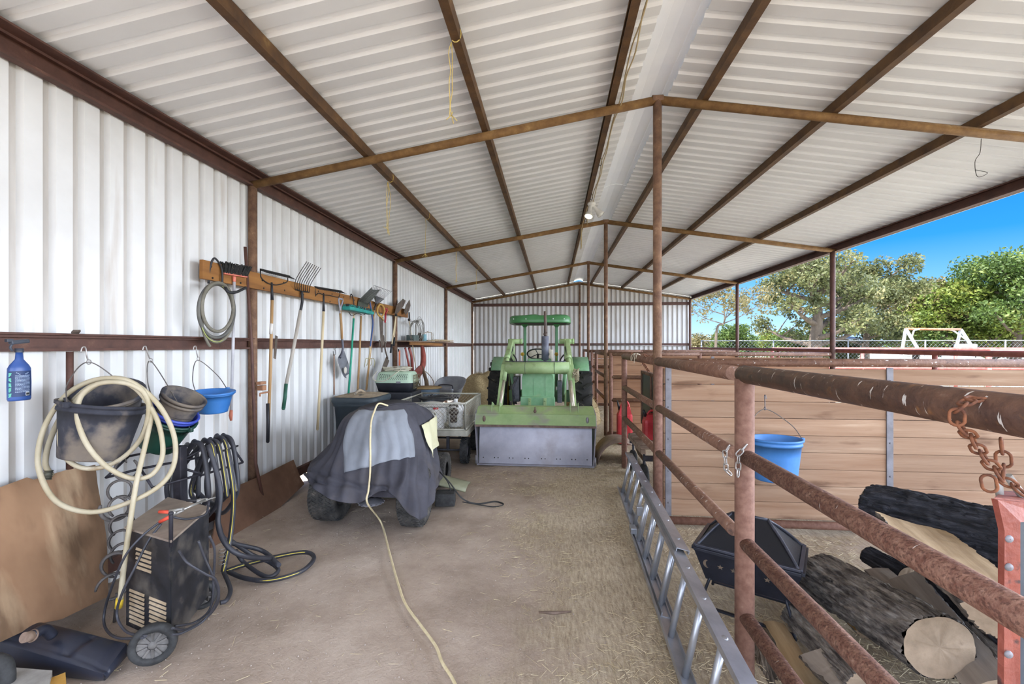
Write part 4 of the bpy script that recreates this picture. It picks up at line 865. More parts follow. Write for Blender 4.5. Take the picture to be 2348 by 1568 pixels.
# ---- wheelbarrow tipped on end, hay
wbm = M('grey_wheelbarrow_steel', '#84868C', '#9EA0A4', '#A89A8A', scale=4, rough=.5, metal=.3)
T = thing('wheelbarrow', 'grey steel wheelbarrow standing on end in front of the straw heap', 'wheelbarrow', (-2.27, 9.7, 0))
cx_, cy_ = -2.33, 9.75
R = RX(-1.05)
w = MB(); rowz = []
for hw_, hl_, zz in ((.18, .22, .0), (.20, .25, .005), (.33, .42, .28), (.35, .44, .285)): rowz.append([Vector((cx_, cy_, .62))+R @ Vector((a-cx_, b-cy_, c_)) for a, b, c_ in rsec(cx_, cy_, hw_, hl_, -zz, 3.2)])
R2 = RX(.34)
rowz = []
for hw_, hl_, zz, oy in ((.01, .01, 0, 0), (.20, .24, 0, 0), (.24, .28, .03, .0), (.33, .40, .27, .06), (.345, .415, .275, .06)): rowz.append([Vector((cx_, cy_+.1, .54))+R2 @ Vector((a-cx_, b-cy_+oy, zz)) for a, b, c_ in rsec(cx_, cy_, hw_, hl_, 0, 3.2)])
w.grid(rowz, closed=True); o = w.obj('tray', wbm, T); solid(o, .004)
w = MB(); w.box((cx_, cy_-.26, .66), (.30, .14, .20), RX(.15), bev=.04); w.obj('tray_front', wbm, T)
w = MB(); w.tube(bez([(cx_-.16, cy_-.34, .74), (cx_-.13, cy_-.36, .82), (cx_+.13, cy_-.36, .82), (cx_+.16, cy_-.34, .74)], 6), .014, 8)
for s_ in (-1, 1): w.bar((cx_+s_*.24, cy_-.2, .05), (cx_+s_*.18, cy_-.05, .62), .035, .035); 
w.bar((cx_-.33, cy_-.16, .52), (cx_+.25, cy_-.16, .52), .035, .035); w.obj('frame', MATS['dark_steel'], T)
w = MB(); tire(w, (cx_, cy_-.28, .20), .19, .09, .09); w.obj('wheel', MATS['black_rubber'], T)
strawm = M('straw_heap', '#A08A60', '#C6B084', '#DECB9E', scale=26, stretch=(1, .5, 2.5), rough=.95, bump=1, bscale=60, bdist=.03)
def heap(c, rx, ry, h, nm, lab, cat='straw', sd=0):
    w = MB(); P = []
    for i in range(25):
        t = i/24; r = math.sin(t*PI/2)
        P.append([(c[0]+rx*r*math.cos(a)*(1+.12*NZ.noise(Vector((math.cos(a)*2, math.sin(a)*2, sd+t)))), c[1]+ry*r*math.sin(a), c[2]+h*math.cos(t*PI/2)**.8*(1+.12*NZ.noise(Vector((math.cos(a)*3*r, math.sin(a)*3*r, sd))))) for a in np.linspace(0, 2*PI, 48, endpoint=False)])
    w.grid(P, closed=True)
    random.seed(sd)
    for k in range(500):
        a, t = random.uniform(0, 2*PI), random.uniform(.1, 1); r = math.sin(t*PI/2); p = Vector((c[0]+rx*r*math.cos(a), c[1]+ry*r*math.sin(a), c[2]+h*math.cos(t*PI/2)**.8)); d = Vector((random.uniform(-1, 1), random.uniform(-1, 1), random.uniform(-.6, .6))).normalized()*random.uniform(.04, .10)
        w.tube([p-d, p+d], .0025, 3, cap=False)
    o = w.obj(nm, strawm); return tag(o, lab, cat, kind='stuff')
heap((-1.75, 11.2, -.02), .75, .9, 1.0, 'straw_pile', 'heap of straw in the back left between wheelbarrow and tractor')
heap((.62, 9.9, -.02), .42, .6, .62, 'straw_pile', 'small straw heap behind the right side of the tractor', sd=4)
w = MB(); w.box((.42, 9.35, .30), (.16, .12, .6), bev=.04); tag(w.obj('yellow_sack', M('yellow_plastic', '#C9B23A', '#DCC65A', scale=5, rough=.5)), 'yellow sack standing behind the tractor by the fence', 'sack')
# ================================================================== left wall: tool board, shelf and everything hung on it
XW = XL+.06       # just clear of the girt and posts
XB = XL+.045
def wl(px, py, off=0.): return WX(px, py, XB+off)
ash = M('ash_handle', '#A07C50', '#B8946A', '#8A6642', scale=9, stretch=(1, 1, .2), rough=.6)
pale = M('pale_ash_handle', '#C2AE88', '#D6C5A2', '#B09A74', scale=9, stretch=(1, 1, .2), rough=.6)
gry_h = M('grey_worn_handle', '#9C948A', '#B5ADA2', scale=9, stretch=(1, 1, .2), rough=.7)
iron = M('dark_tool_iron', '#2A2826', '#3F3B38', '#5C4A3E', scale=14, rough=.6, metal=.4)
brn = M('brown_rusted_tool_iron', '#4F443C', '#6E6258', '#86705C', scale=10, rough=.7, metal=.3)
steel = M('grey_blade_steel', '#7C7C84', '#97979F', '#8A7E74', scale=7, rough=.45, metal=.5)
blackg = M('black_grip', '#1C1C1F', '#2A2A2E', scale=10, rough=.6); greeng = M('dark_green_grip', '#1F4A3A', '#2C5C4A', scale=8, rough=.6)
teal = M('teal_broom', '#1E7A72', '#2E948A', '#49A89C', scale=12, rough=.7); tealh = M('teal_handle', '#1F8A6E', '#2D9A7E', scale=5, rough=.5)
brd = M('brown_tool_board', '#7A4E20', '#97662F', '#A87A42', scale=3.5, stretch=(1, .3, 3), rough=.7, bump=.3, bscale=14)
overlay(brd, '#2A1C10', 3.2, .10, .05, stretch=(.3, 1, 1), kind='v')
# board
a0, a1 = wl(457, 618), wl(932, 712)
a0.z = 2.32; a1.z = 2.32
T = thing('tool_board', 'long brown wooden board on the left wall with tools hung from it', 'board', a0)
w = MB(); w.box(((XL+.062), (a0.y+a1.y)/2, 2.335), (.035, a1.y-a0.y, .165), bev=.004); w.obj('plank', brd, T)
w = MB()
for y in np.linspace(a0.y+.12, a1.y-.1, 16):
    for z in (2.29, 2.37): w.lathe([(.001, .003), (.010, .002), (.010, 0)], (XL+.081, y+random.uniform(-.05, .05), z+random.uniform(-.02, .02)), 8, RY(PI/2))
w.obj('knot_plug', M('dark_knot', '#1E140C'), T)
w = MB()
for px, py in ((590, 633), (622, 648), (693, 660), (742, 678)):
    p = wl(px, py, .01); w.lathe([(.001, .004), (.016, .004), (.017, 0)], (p.x, p.y, p.z), 12, RY(PI/2))
w.obj('washer', zinc, T)
xT = .05  # stand-off of tools from the board plane
def W(px, py, o=xT): return wl(px, py, o)
def handle(T, a, b, r, mat, name='handle', r2=None, n=10):
    w = MB(); a, b = Vector(a), Vector(b); m = a.lerp(b, .5)+Vector((.004, 0, 0)); w.tube([a, m, b], [r, r, r2 or r], n); w.sphere(b, (r2 or r)*1.0, 8); return w.obj(name, mat, T)
# --- broom
T = thing('push_broom', 'dusty black-bristled broom with a salmon base hung at the left end of the tool board', 'broom', W(545, 790))
w = MB(); tl, tr, br_, bl = W(508, 600, .03), W(572, 612, .03), W(564, 634, .05), W(512, 626, .05)
random.seed(11)
for i in range(26):
    for j in range(5):
        u = (i+random.random()*.6)/26; b = bl.lerp(br_, u)+Vector((.008*(j-2), 0, 0)); t_ = tl.lerp(tr, u*1.02)+Vector((.016*(j-2), random.uniform(-.01, .01), random.uniform(-.012, .008))); w.tube([b, t_], [.006, .005], 4, cap=True)
w.obj('bristles', M('dusty_black_bristle', '#1D1D1C', '#2F2E2C', '#A0927A', scale=40, rough=.95, hi=.62), T)
w = MB(); w.bar(bl, br_, .035, .022, bev=.005); w.tube([W(537, 634, .05), W(537, 647, .05)], [.016, .013], 10); w.obj('base', M('salmon_plastic', '#C96A55', '#D98270', scale=6, rough=.5), T)
handle(T, W(537, 645, .05), W(530, 945, .07), .013, M('pale_grey_handle', '#A9A7AA', '#BDBBBF', scale=6, rough=.5)); w = MB(); w.tube([W(530, 940, .07), W(529, 952, .07), W(530, 964, .07)], [.013, .017, .010], 10); w.obj('handle_tip', M('salmon_tip', '#B0664E'), T)
# --- bow rakes
def bow_rake(xs, lab, hm, yend, grip, ends):
    (lx, ly), (rx, ry), (cx_, cy_) = xs
    T = thing('bow_rake', lab, 'rake', W(cx_, cy_+80))
    w = MB(); w.bar(W(lx, ly, .03), W(rx, ry, .03), .014, .022); 
    for i in range(15):
        p = W(lx, ly, .03).lerp(W(rx, ry, .03), i/14); w.tube([p, p+Vector((.07, .01, -.035))], [.006, .0025], 5)
    w.obj('tine_bar', iron, T)
    w = MB(); l, r_, c = W(lx, ly+2, .03), W(rx-4, ry+2, .03), W(cx_, cy_, .04)
    w.tube(bez([l, W(lx+2, ly+18, .04), W(cx_-11, cy_-4, .045), c], 6), .006, 7); w.tube(bez([r_, W(rx-7, ry+13, .04), W(cx_+13, cy_+1, .045), c], 6), .006, 7); w.obj('bow', iron, T)
    w = MB(); w.tube([c+Vector((0, 0, .02)), W(*ends[0], .045)], [.010, .017], 10); w.obj('ferrule', blackg, T)
    handle(T, W(*ends[0], .045), W(*ends[1], .06), .016, hm)
    if grip: handle(T, W(*grip, .06), W(*ends[1], .06), .0175, blackg, 'grip')
    return T
bow_rake(((597, 618), (664, 634), (623, 652)), 'black bow rake with a brown wooden handle, just right of the nearest wall post', ash, 0, (614, 925), ((624, 688), (614, 1012)))
w = MB(); w.tube([W(622.6, 742, .049), W(621, 766, .05)], .0172, 12); o = w.obj('paint_band', M('white_paint', '#D8D4CE'), [x for x in COL.objects if x.name.startswith('bow_rake')][0])
bow_rake(((722, 658), (783, 668), (742, 676)), 'black bow rake with a pale wooden handle, between the manure fork and the shovel', pale, 0, None, ((742, 714), (728, 984)))
# --- manure fork
T = thing('manure_fork', 'many-tined manure fork with a long grey wooden handle and green grip', 'fork', W(690, 700))
random.seed(2)
for i in range(8):
    w = MB(); b = W(677+i*4.6, 663+i*.8, .05); m1 = W(679+i*4.9, 640+i*1.4, .10); t_ = W(703+i*4.7, 600+i*2., .10)
    w.tube(bez([W(693, 668, .05).lerp(b, .8), b, m1, t_], 6), .0042, 6); w.obj('tine', iron, T)
w = MB(); w.tube(bez([W(692, 668, .06), W(693, 690, .07), W(689, 714, .06)], 6), [.016]*13, 10); w.obj('socket', blackg, T)
w = MB(); w.tube([W(692, 668, .055), W(680, 664, .05)], .007, 6); w.tube([W(692, 668, .055), W(709, 670, .05)], .007, 6); w.obj('crosshead', iron, T)
handle(T, W(689, 712, .06), W(656, 882, .05), .019, gry_h); handle(T, W(656, 880, .05), W(650, 936, .05), .020, greeng, 'grip')
# --- D handle maker
def dgrip(T, top, jn, wd, mat):
    top, jn = Vector(top), Vector(jn); ax_ = (top-jn).normalized(); sd = Vector((0, 1, 0)); w = MB()
    l, r_ = top-sd*wd/2, top+sd*wd/2
    w.tube([l, r_], .013, 10); w.tube(bez([l, l-ax_*.04, jn+ax_*.02, jn-ax_*.04], 6), .012, 9); w.tube(bez([r_, r_-ax_*.04, jn+ax_*.02, jn-ax_*.04], 6), .012, 9); w.obj('d_grip', mat, T)
def blade(T, top, tip, wd, mat, nm='blade', flat_top=True, dish=.03, pointy=.5):
    """shovel blade from shoulder to tip"""
    top, tip = Vector(top), Vector(tip); ax_ = tip-top; L = ax_.length; ax_.normalize(); sd = Vector((0, 1, 0)); sd = (sd-ax_*sd.dot(ax_)).normalized(); nn = ax_.cross(sd)
    if nn.x < 0: nn = -nn
    P = []
    for i in range(15):
        t_ = i/14; hw_ = wd/2*(1-max(0, (t_-.55)/.45)**2*(1-.15))**.5 if pointy else wd/2
        P.append([top+ax_*(L*t_)+sd*(hw_*u)+nn*(-dish*(1-u*u)+.5*dish*math.sin(t_*PI)*0) for u in np.linspace(-1, 1, 11)])
    w = MB(); w.grid(P); o = w.obj(nm, mat, T); solid(o, .003); return o
T = thing('round_shovel', 'short shovel with a grey D-grip, wooden shaft and dusty steel blade, grip up', 'shovel', W(785, 850))
dgrip(T, W(781, 685, .04), W(780, 712, .05), .11, M('grey_plastic_grip', '#83848E', '#9798A2', scale=6, rough=.5))
handle(T, W(780, 712, .05), W(784, 776, .06), .017, ash); w = MB(); w.tube(bez([W(784, 772, .06), W(786, 800, .06), W(780, 820, .07)], 6), .016, 10); w.obj('shaft_socket', M('grey_steel_socket', '#51525C', '#6A6B76', scale=8, rough=.5, metal=.4), T)
blade(T, W(782, 816, .07), W(798, 862, .05), .22, steel)
w = MB(); w.sphere(W(792, 849, .075), .045, 12, 1.1, sx=.25); w.obj('pale_patch', M('pale_dust_patch', '#B5AFA4', '#C5BFB4', scale=20), T)
# --- teal push broom & bare handles behind
T = thing('teal_broom', 'teal push broom with a green handle, head up on the tool board', 'broom', W(810, 850))
w = MB(); A_, B_2 = W(793, 706, .10), W(850, 718, .10); w.bar(A_, B_2, .12, .05, bev=.012); 
random.seed(8)
for i in range(60):
    p = A_.lerp(B_2, random.random())+Vector((random.uniform(-.055, .055), 0, .02)); w.tube([p, p+Vector((random.uniform(-.01, .01), random.uniform(-.01, .01), .035))], .006, 4)
w.obj('head', teal, T)
w = MB(); w.bar(W(796, 702, .10)+Vector((0, 0, .02)), W(847, 713, .10)+Vector((0, 0, .02)), .05, .03); w.obj('dark_bristle_gap', blackg, T)
w = MB(); w.tube([W(811, 719, .10), W(811, 730, .09)], .014, 8); w.obj('ferrule', pale, T); handle(T, W(811, 730, .09), W(799, 905, .12), .0145, tealh)
w = MB(); w.tube(bez([W(800, 716, .13), W(807, 724, .14), W(820, 718, .14), W(832, 722, .14), W(845, 716, .13)], 6), .005, 6); w.obj('hang_wire', iron, T)
T = thing('wooden_pole', 'brown wooden tool handle hanging behind the teal broom', 'handle', W(820, 880)); handle(T, W(828, 724, .05), W(820, 898, .06), .0155, ash)
T = thing('wooden_pole', 'thin reddish-brown stick hanging from the girt left of the shovel', 'handle', W(768, 880)); w = MB(); w.tube([W(766, 812, .04), W(766, 905, .05)], [.006, .009], 7); w.obj('handle', M('red_brown_stick', '#7A523C', '#94684E', scale=12), T); w = MB(); w.tube([W(772, 795, .04), W(768, 800, .05), W(770, 812, .05), W(765, 815, .045), W(764, 805, .045)], .004, 6); w.obj('hook', iron, T)
# --- black hooks over the board
def hookloop(px0, px1, py_top, py_bot, lab, r=.009):
    w = MB(); w.tube(bez([W(px0-3, py_bot, .02), W(px0, (py_top*.6+py_bot*.4), .03), W((px0*.6+px1*.4), py_top, .05), W(px1, (py_top*.6+py_bot*.4), .05), W(px1+2, py_bot, .06)], 7), r, 8)
    return tag(w.obj('ladder_hook', blackg), lab, 'hook')
hookloop(481, 508, 592, 650, 'black rubber-coated hook over the left end of the tool board, holding the hose')
hookloop(802, 810, 674, 702, 'small black hook over the tool board above the teal broom', .007)
# --- hose coil on the hook
hz_ = M('olive_grey_hose', '#5E5A4E', '#7C776A', '#8E8A7E', scale=6, rough=.6)
T = thing('hose_coil', 'grey-olive hose coil with green stripe hung on the black hook', 'hose', W(497, 785))
cxh, cyh = 497, 718
for k, (rx_, ry_, dx, dy, o_) in enumerate(((38, 66, 0, 0, .05), (41, 62, -1, -6, .068), (36, 56, 2, -14, .085))):
    w = MB(); pts = [W(cxh+dx+rx_*math.cos(a), cyh+dy+ry_*math.sin(a), o_+.01*math.sin(a*2)) for a in np.linspace(0, 2*PI, 40, endpoint=False)]; w.tube(pts, .0145, 9, closed=True); w.obj('hose_loop', hz_ if k != 1 else M('dark_hose', '#4A4A4A', '#66645E', scale=6, rough=.6), T)
w = MB(); w.tube([W(cxh+38.5*math.cos(a), cyh+66*math.sin(a), .066) for a in np.linspace(0, 2*PI, 40, endpoint=False)], .0035, 5, closed=True); w.obj('green_stripe', M('yellow_green_stripe', '#A8B060', '#B9C070', scale=4), T)
w = MB(); w.tube(bez([W(463, 730, .06), W(466, 760, .05), W(476, 785, .05), W(482, 794, .05)], 6), .011, 8); w.obj('hose_tail', hz_, T)
w = MB(); w.tube(bez([W(515, 652, .06), W(522, 668, .10), W(540, 670, .10), W(563, 660, .10)], 6), .013, 8); w.sphere(W(563, 660, .10), .016, 8); w.obj('hose_end', blackg, T)
# --- square scoop + leaf rake
T = thing('scoop_shovel', 'square dark green-grey scoop hung above the blue-handled tool', 'scoop', W(845, 690))
sc = M('dark_olive_scoop', '#34382F', '#4A4E42', '#6A6A5A', scale=8, rough=.6, metal=.2)
c4 = [W(821, 690, .05), W(853, 658, .22), W(872, 664, .26), W(843, 699, .10)]
w = MB(); P = [[c4[0].lerp(c4[3], u).lerp(c4[1].lerp(c4[2], u), v)+Vector((-.05*math.sin(u*PI), 0, -.02*math.sin(u*PI))) for u in np.linspace(0, 1, 9)] for v in np.linspace(0, 1, 8)]; w.grid(P); w.poly([c4[0], c4[3], W(846, 698, .10), W(842, 704, .09), W(820, 702, .05)], .006); o = w.obj('pan', sc, T); solid(o, .004)
w = MB()
for i in range(9):
    a_, b2 = c4[0].lerp(c4[3], i/8), c4[1].lerp(c4[2], i/8); w.tube([a_+Vector((.01, 0, 0)), b2+Vector((.01, 0, 0))], .002, 4)
w.obj('pan_rib', gray_st, T)
T = thing('leaf_rake', 'spring-tine wire leaf rake fanned out at the top of the tool board', 'rake', W(870, 760)); c = W(862, 696, .08)
for i in range(13):
    w = MB(); t_ = W(857+i*3.3, 655+i*1.15, .14+.008*i); m_ = c.lerp(t_, .5)+Vector((.02, 0, 0)); w.tube(bez([c+Vector((0, (i-6)*.006, 0)), m_, t_, t_+Vector((.035, 0, -.01))], 4), .0028, 5); w.obj('tine', gray_st, T)
w = MB(); w.bar(W(856, 677, .10), W(880, 686, .14), .012, .014); w.poly([W(857, 678, .10), W(879, 687, .13), W(866, 697, .08), W(861, 696, .08)], .004); w.obj('brace', sc, T)
w = MB(); w.tube([c, W(858, 712, .07)], .015, 9); w.obj('socket', iron, T); handle(T, W(858, 712, .07), W(840, 893, .08), .0155, ash)
T = thing('blue_pole', 'blue-handled tool hanging over the wooden rake handle', 'handle', W(850, 790)); w = MB(); w.tube(bez([W(848, 692, .10), W(852, 718, .11), W(855, 740, .11), W(852, 770, .11), W(849, 796, .10)], 6), .013, 9); w.obj('blue_grip', M('dark_blue_tube', '#24406E', '#31528A', '#8A8E96', scale=7, rough=.5, hi=.6), T); handle(T, W(849, 794, .10), W(846, 822, .10), .012, pale)
T = thing('hand_cultivator', 'small yellow-grey four-clawed cultivator hanging on the wall by the blue pole', 'cultivator', W(848, 835))
for dx, ln in ((-11, 22), (-5, 18), (4, 18), (11, 22)):
    w = MB(); w.tube(bez([W(848, 822, .11), W(848+dx*.8, 822, .13), W(848+dx, 832, .15), W(848+dx-2, 820+ln, .13)], 5), .005, 6); w.obj('claw', M('yellow_grey_claw', '#8E8458', '#B0A678', '#2C2A28', scale=8), T)
# --- saw
T = thing('hand_saw', 'rusty hand saw with a carved yellow handle hung point down', 'saw', W(876, 780)); w = MB(); w.poly([W(869, 725, .06), W(879, 727, .06), W(877, 808, .06), W(874.5, 808, .06)], .003, (1, 0, 0)); w.obj('saw_blade', brn, T)
w = MB(); ring = [W(873+8*math.cos(a), 712+14*math.sin(a), .07) for a in np.linspace(0, 2*PI, 16, endpoint=False)]; w.tube(ring, .014, 8, closed=True); w.tube([W(870, 722, .07), W(879, 734, .07)], .014, 8); w.obj('saw_handle', M('ochre_saw_wood', '#B08A42', '#C9A45C', scale=10, rough=.6), T)
# --- red D spade
T = thing('trench_spade', 'spade with a red D-grip and a brown blade hanging down', 'spade', W(884, 840)); dgrip(T, W(885, 708, .04), W(884, 722, .05), .12, M('red_grip', '#A02C34', '#B84048', scale=6, rough=.5))
handle(T, W(884, 718, .05), W(883, 738, .06), .017, MATS['red_grip'], 'grip_sleeve'); handle(T, W(884, 738, .06), W(884, 786, .06), .016, gry_h); w = MB(); w.tube(bez([W(884, 784, .06), W(883, 800, .07), W(889, 822, .09)], 6), .013, 9); w.obj('shaft_socket', brn, T)
blade(T, W(890, 820, .09), W(874, 862, .12), .14, brn, dish=.015)
# --- trowel, shears, loppers
T = thing('garden_trowel', 'rusty pointed trowel standing against the girt beside the saw', 'trowel', W(872, 795)); blade(T, W(878, 792, .06), W(879, 768, .06), .11, brn, dish=.01); handle(T, W(870, 780, .06), W(869, 795, .06), .012, brn)
def shears(pts, lab, nm='hedge_shears'):
    T = thing(nm, lab, 'shears', W(*pts['h1'])); 
    for k in ('b1', 'b2'):
        if k in pts:
            q = pts[k]; w = MB(); w.poly([W(*p, .10 if k == 'b1' else .13) for p in q], .006, (1, 0, 0)); w.obj('shear_blade', brn, T)
    w = MB(); w.sphere(W(*pts['pv'], .12), .028, 10); w.obj('pivot', iron, T)
    for k in ('h1', 'h2'):
        if k in pts: w = MB(); w.tube(bez([W(*pts['pv'], .11), W(*[(a*.5+b*.5) for a, b in zip(pts['pv'], pts[k])], .12), W(*pts[k], .12)], 5), [.011]*11, 8); w.obj('shear_handle', pts.get('hm', pale), T); w = MB(); e_ = W(*pts[k], .12); s0 = W(*pts['pv'], .11); d_ = (e_-s0).normalized(); w.tube([e_-d_*.02, e_+d_*.14], .018, 9); w.obj('grip', blackg, T)
shears({'b1': [(905, 720), (909, 700), (924, 685), (930, 689), (926, 700), (912, 718)], 'pv': (908, 722), 'h1': (898, 792), 'h2': (904, 776)}, 'long-bladed brown shears hung by the post, blades up', 'hedge_shears')
shears({'b1': [(926, 714), (932, 698), (939, 687), (941, 700), (938, 712), (930, 722)], 'pv': (938, 733), 'h1': (955, 855)}, 'big loppers with a pale wooden handle reaching down past the shelf', 'loppers')
w = MB(); w.tube([W(938, 716, .12), W(939, 734, .12)], .015, 8); o = w.obj('jaw_neck', iron, [x for x in COL.objects if x.name == 'loppers'][0])
# --- wire coils & shelf
wire = M('galvanised_wire', '#77746C', '#97948A', scale=20, rough=.5, metal=.5)
random.seed(21)
for nm, px, py, rx_, ry_, n_, lab in (('wire_coil', 952, 760, 13, 26, 7, 'coil of grey wire hanging over the loppers above the shelf'), ('wire_coil', 962, 758, 10, 30, 5, 'second looser coil of grey wire hanging above the shelf')):
    w = MB()
    for k in range(n_): 
        q, r_ = random.uniform(.8, 1.1), random.uniform(.8, 1.1); sh_ = random.uniform(-3, 3); w.tube([W(px+sh_+rx_*q*math.cos(a), py+ry_*r_*math.sin(a), .14+.02*k*.5) for a in np.linspace(0, 2*PI, 26, endpoint=False)], .0042, 5, closed=True)
    tag(w.obj(nm, wire), lab, 'wire', 'wire coils above the shelf')
w = MB(); w.tube([W(940, 736, .12), W(961, 738, .22)], .006, 6); tag(w.obj('wall_spike', iron), 'black iron spike holding the wire coils', 'hook')
T = thing('wall_shelf', 'thin cluttered shelf board lying on the girt past the second wall post', 'shelf', wl(960, 780))
ys0, ys1 = wl(906, 780).y, wl(1018, 780).y
w = MB(); w.box((XL+.17, (ys0+ys1)/2, 1.765), (.30, ys1-ys0, .02)); w.box((XL+.22, ys1-.6, 1.785), (.16, 1.8, .014), RZ(.06)); w.obj('shelf_board', M('grey_brown_plank', '#6E5A48', '#8A7460', scale=5, stretch=(4, .5, 1), rough=.9), T)
w = MB(); w.bar((XL+.30, ys0+.1, 1.72), (XL+.30, ys1-1.2, 1.70), .02, .06); w.obj('shelf_lip', brd, T)
ysh = lambda px: wl(px, 780).y
def shelfthing(nm, cat, lab, mb, mat): return tag(mb.obj(nm, mat), lab, cat)
w = MB(); w.box((XL+.16, ysh(934), 1.835), (.16, .34, .12), bev=.01); shelfthing('dark_box', 'box', 'dark grey-green box on the wall shelf behind the loppers', w, M('dark_green_grey_tin', '#4A5652', '#5C6A66', scale=5))
w = MB(); w.lathe([(.001, 0), (.055, 0), (.055, .15), (.001, .155)], (XL+.20, ysh(957), 1.776), 16); shelfthing('aerosol_can', 'can', 'pale blue can on the wall shelf', w, M('pale_blue_can', '#7FB0BC', '#96C2CC', scale=4, rough=.4))
w = MB(); w.lathe([(.001, 0), (.05, 0), (.055, .10), (.03, .16), (.03, .18), (.001, .18)], (XL+.18, ysh(948)+.0, 1.776), 16); shelfthing('dark_jar', 'jar', 'dark jar standing just left of the pale blue can', w, M('dark_amber', '#33281E', '#46382A', scale=4, rough=.3))
w = MB(); y0_, y1_ = ysh(964), ysh(980); w.tube(bez([(XL+.15, y0_, 1.98), (XL+.15, y0_+.15, 1.99), (XL+.15, y1_-.1, 1.99), (XL+.15, y1_, 1.97), (XL+.15, y1_, 1.78)], 3), .008, 6); w.tube([(XL+.15, (y0_+y1_)/2, 1.99), (XL+.12, (y0_+y1_)/2, 2.01), (XL+.12, (y0_+y1_)/2+.15, 2.0)], .006, 5); shelfthing('wire_rack', 'wire rack', 'bent brown wire frame standing on the wall shelf', w, M('brown_wire', '#7A6244', '#947C5C', scale=12))
w = MB()
for k in range(6): w.tube([(XL+.14, ysh(985)+.07*math.cos(a)*(1-.06*k), 1.80+.035*k+.012*math.sin(a)) for a in np.linspace(0, 2*PI, 14, endpoint=False)], .004, 5, closed=True)
shelfthing('coil_spring', 'spring', 'pale spiral of wire at the right end of the wall shelf', w, M('pale_wire', '#A8A498'))
random.seed(6)
for k in range(5):
    w = MB(); y_ = ysh(978+9*k); w.bar((XL+.12+.04*(k % 2), y_-.2, 1.80+.012*(k % 3)), (XL+.26, y_+.35, 1.80+.012*(k % 3)), .035, .018); tag(w.obj('scrap_stick', M('dry_stick_wood', '#94805F', '#AD9876', scale=8, rough=.9)), 'flat piece of scrap wood lying on the wall shelf', 'scrap wood', 'scrap wood on the wall shelf')
# --- orange ratchet strap hung under girt, red chute, poles
T = thing('ratchet_strap', 'orange strap with a dark ratchet hanging under the girt right of the second post', 'strap', W(916, 850)); w = MB(); w.bar(W(915, 803, .05), W(917, 838, .06), .05, .006, up=(1, 0, 0)); w.obj('webbing', M('orange_webbing', '#C9603A', '#DB7850', scale=9)); [x for x in COL.objects][-1].parent = None
for x in [q for q in COL.objects if q.name == 'webbing']: bpy.data.objects.remove(x)
w = MB(); A_, B_2 = W(915, 803, .05), W(917, 838, .06); w.box((A_+B_2)/2, (.008, .07, abs(A_.z-B_2.z))); w.obj('webbing', MATS['orange_webbing'], T)
w = MB(); w.box(W(917, 845, .06), (.04, .09, .10), bev=.01); w.tube([W(914, 800, .05), W(914, 806, .05)], .012, 6); w.tube([W(915, 848, .08), W(920, 856, .08)], .02, 8); w.obj('ratchet', iron, T)
redc = M('faded_red_tarp', '#7E362C', '#9A4A3E', '#B4695C', scale=5, rough=.6, bump=.3)
T = thing('folded_red_chute', 'faded red moulded panels leaning against the left wall under the shelf', 'panel', W(955, 890, .3))
Y_ = lambda px, py, o=.3: W(px, py, o)
w = MB(); w.tube(bez([Y_(966, 790, .1), Y_(970, 805, .14), Y_(970, 835, .2), Y_(958, 862, .3)], 6), [.04, .05, .055, .06, .065, .07, .075, .08, .085, .085, .085, .085, .085, .08, .08, .08, .075, .07, .06][:19], 14, flat=.6); w.obj('red_roll', redc, T)
w = MB(); w.poly([Y_(948, 852, .3), Y_(962, 838, .32), Y_(966, 852, .34), Y_(951, 894, .45), Y_(940, 898, .45), Y_(934, 872, .35)], .04); w.obj('red_panel', redc, T)
w = MB(); w.tube(bez([Y_(929, 797, .08), Y_(934, 820, .12), Y_(940, 850, .22)], 6), .035, 10, flat=.5); w.tube(bez([Y_(938, 797, .08), Y_(944, 820, .12), Y_(946, 850, .22)], 6), .045, 10, flat=.5); w.obj('red_strip', redc, T)
T = thing('leaning_pole', 'weathered brown pole leaning on the wall behind the metal tub', 'pole', (XL+.6, 8.6, 0)); w = MB(); w.tube([W(968, 842, .25), W(978, 875, .45), W(984, 925, .62)], [.035, .04, .045], 10); w.obj('pole', M('weathered_pole', '#7E6A55', '#9A8670', scale=7, rough=.9), T)
w = MB(); w.tube(bez([Y_(955, 860, .35), Y_(965, 885, .5), Y_(990, 895, .5), Y_(994, 875, .4), Y_(980, 855, .3), Y_(966, 848, .25)], 7), .009, 6); tag(w.obj('loose_cable', MATS['weathered_pole']), 'brown cable looping beside the leaning pole', 'cable')
w = MB(); w.box(W(886, 770+6, .04)+Vector((0, 0, 0)), (.03, .12, .10)); 
# pipe leaning beside the nearest post and bits bolted to it
w = MB(); w.tube([wl(562, 566, .02), wl(577, 790, .06), wl(586, 1060, .10), Vector((XL+.15, wl(586, 1060).y, 0))], .0145, 9); tag(w.obj('leaning_pipe', rust_d), 'thin rusty pipe leaning beside the nearest left wall post', 'pipe')
w = MB(); p = Vector((XL+.12, FY[1]-.04, 1.30)); w.box(p, (.05, .09, .03), bev=.005); w.box(p+Vector((0, .01, -.05)), (.06, .06, .05), bev=.005); w.tube([p+Vector((.03, -.06, -.10)), p+Vector((.03, .08, -.10))], .009, 7); w.tube([p+Vector((.03, -.06, -.10)), p+Vector((.03, -.06, -.13))], .008, 7); tag(w.obj('gate_hinge', M('tan_rust_hinge', '#8A5E42', '#A87A5C', scale=14)), 'rusty gate hinge on the nearest left wall post', 'hinge')
w = MB(); w.bar(wl(634, 770, .05), wl(630, 822, .09), .006, .035, up=(0, 1, 0)); tag(w.obj('angle_iron', brn), 'short rusty angle iron hanging on the girt beside the bow rake', 'bracket')
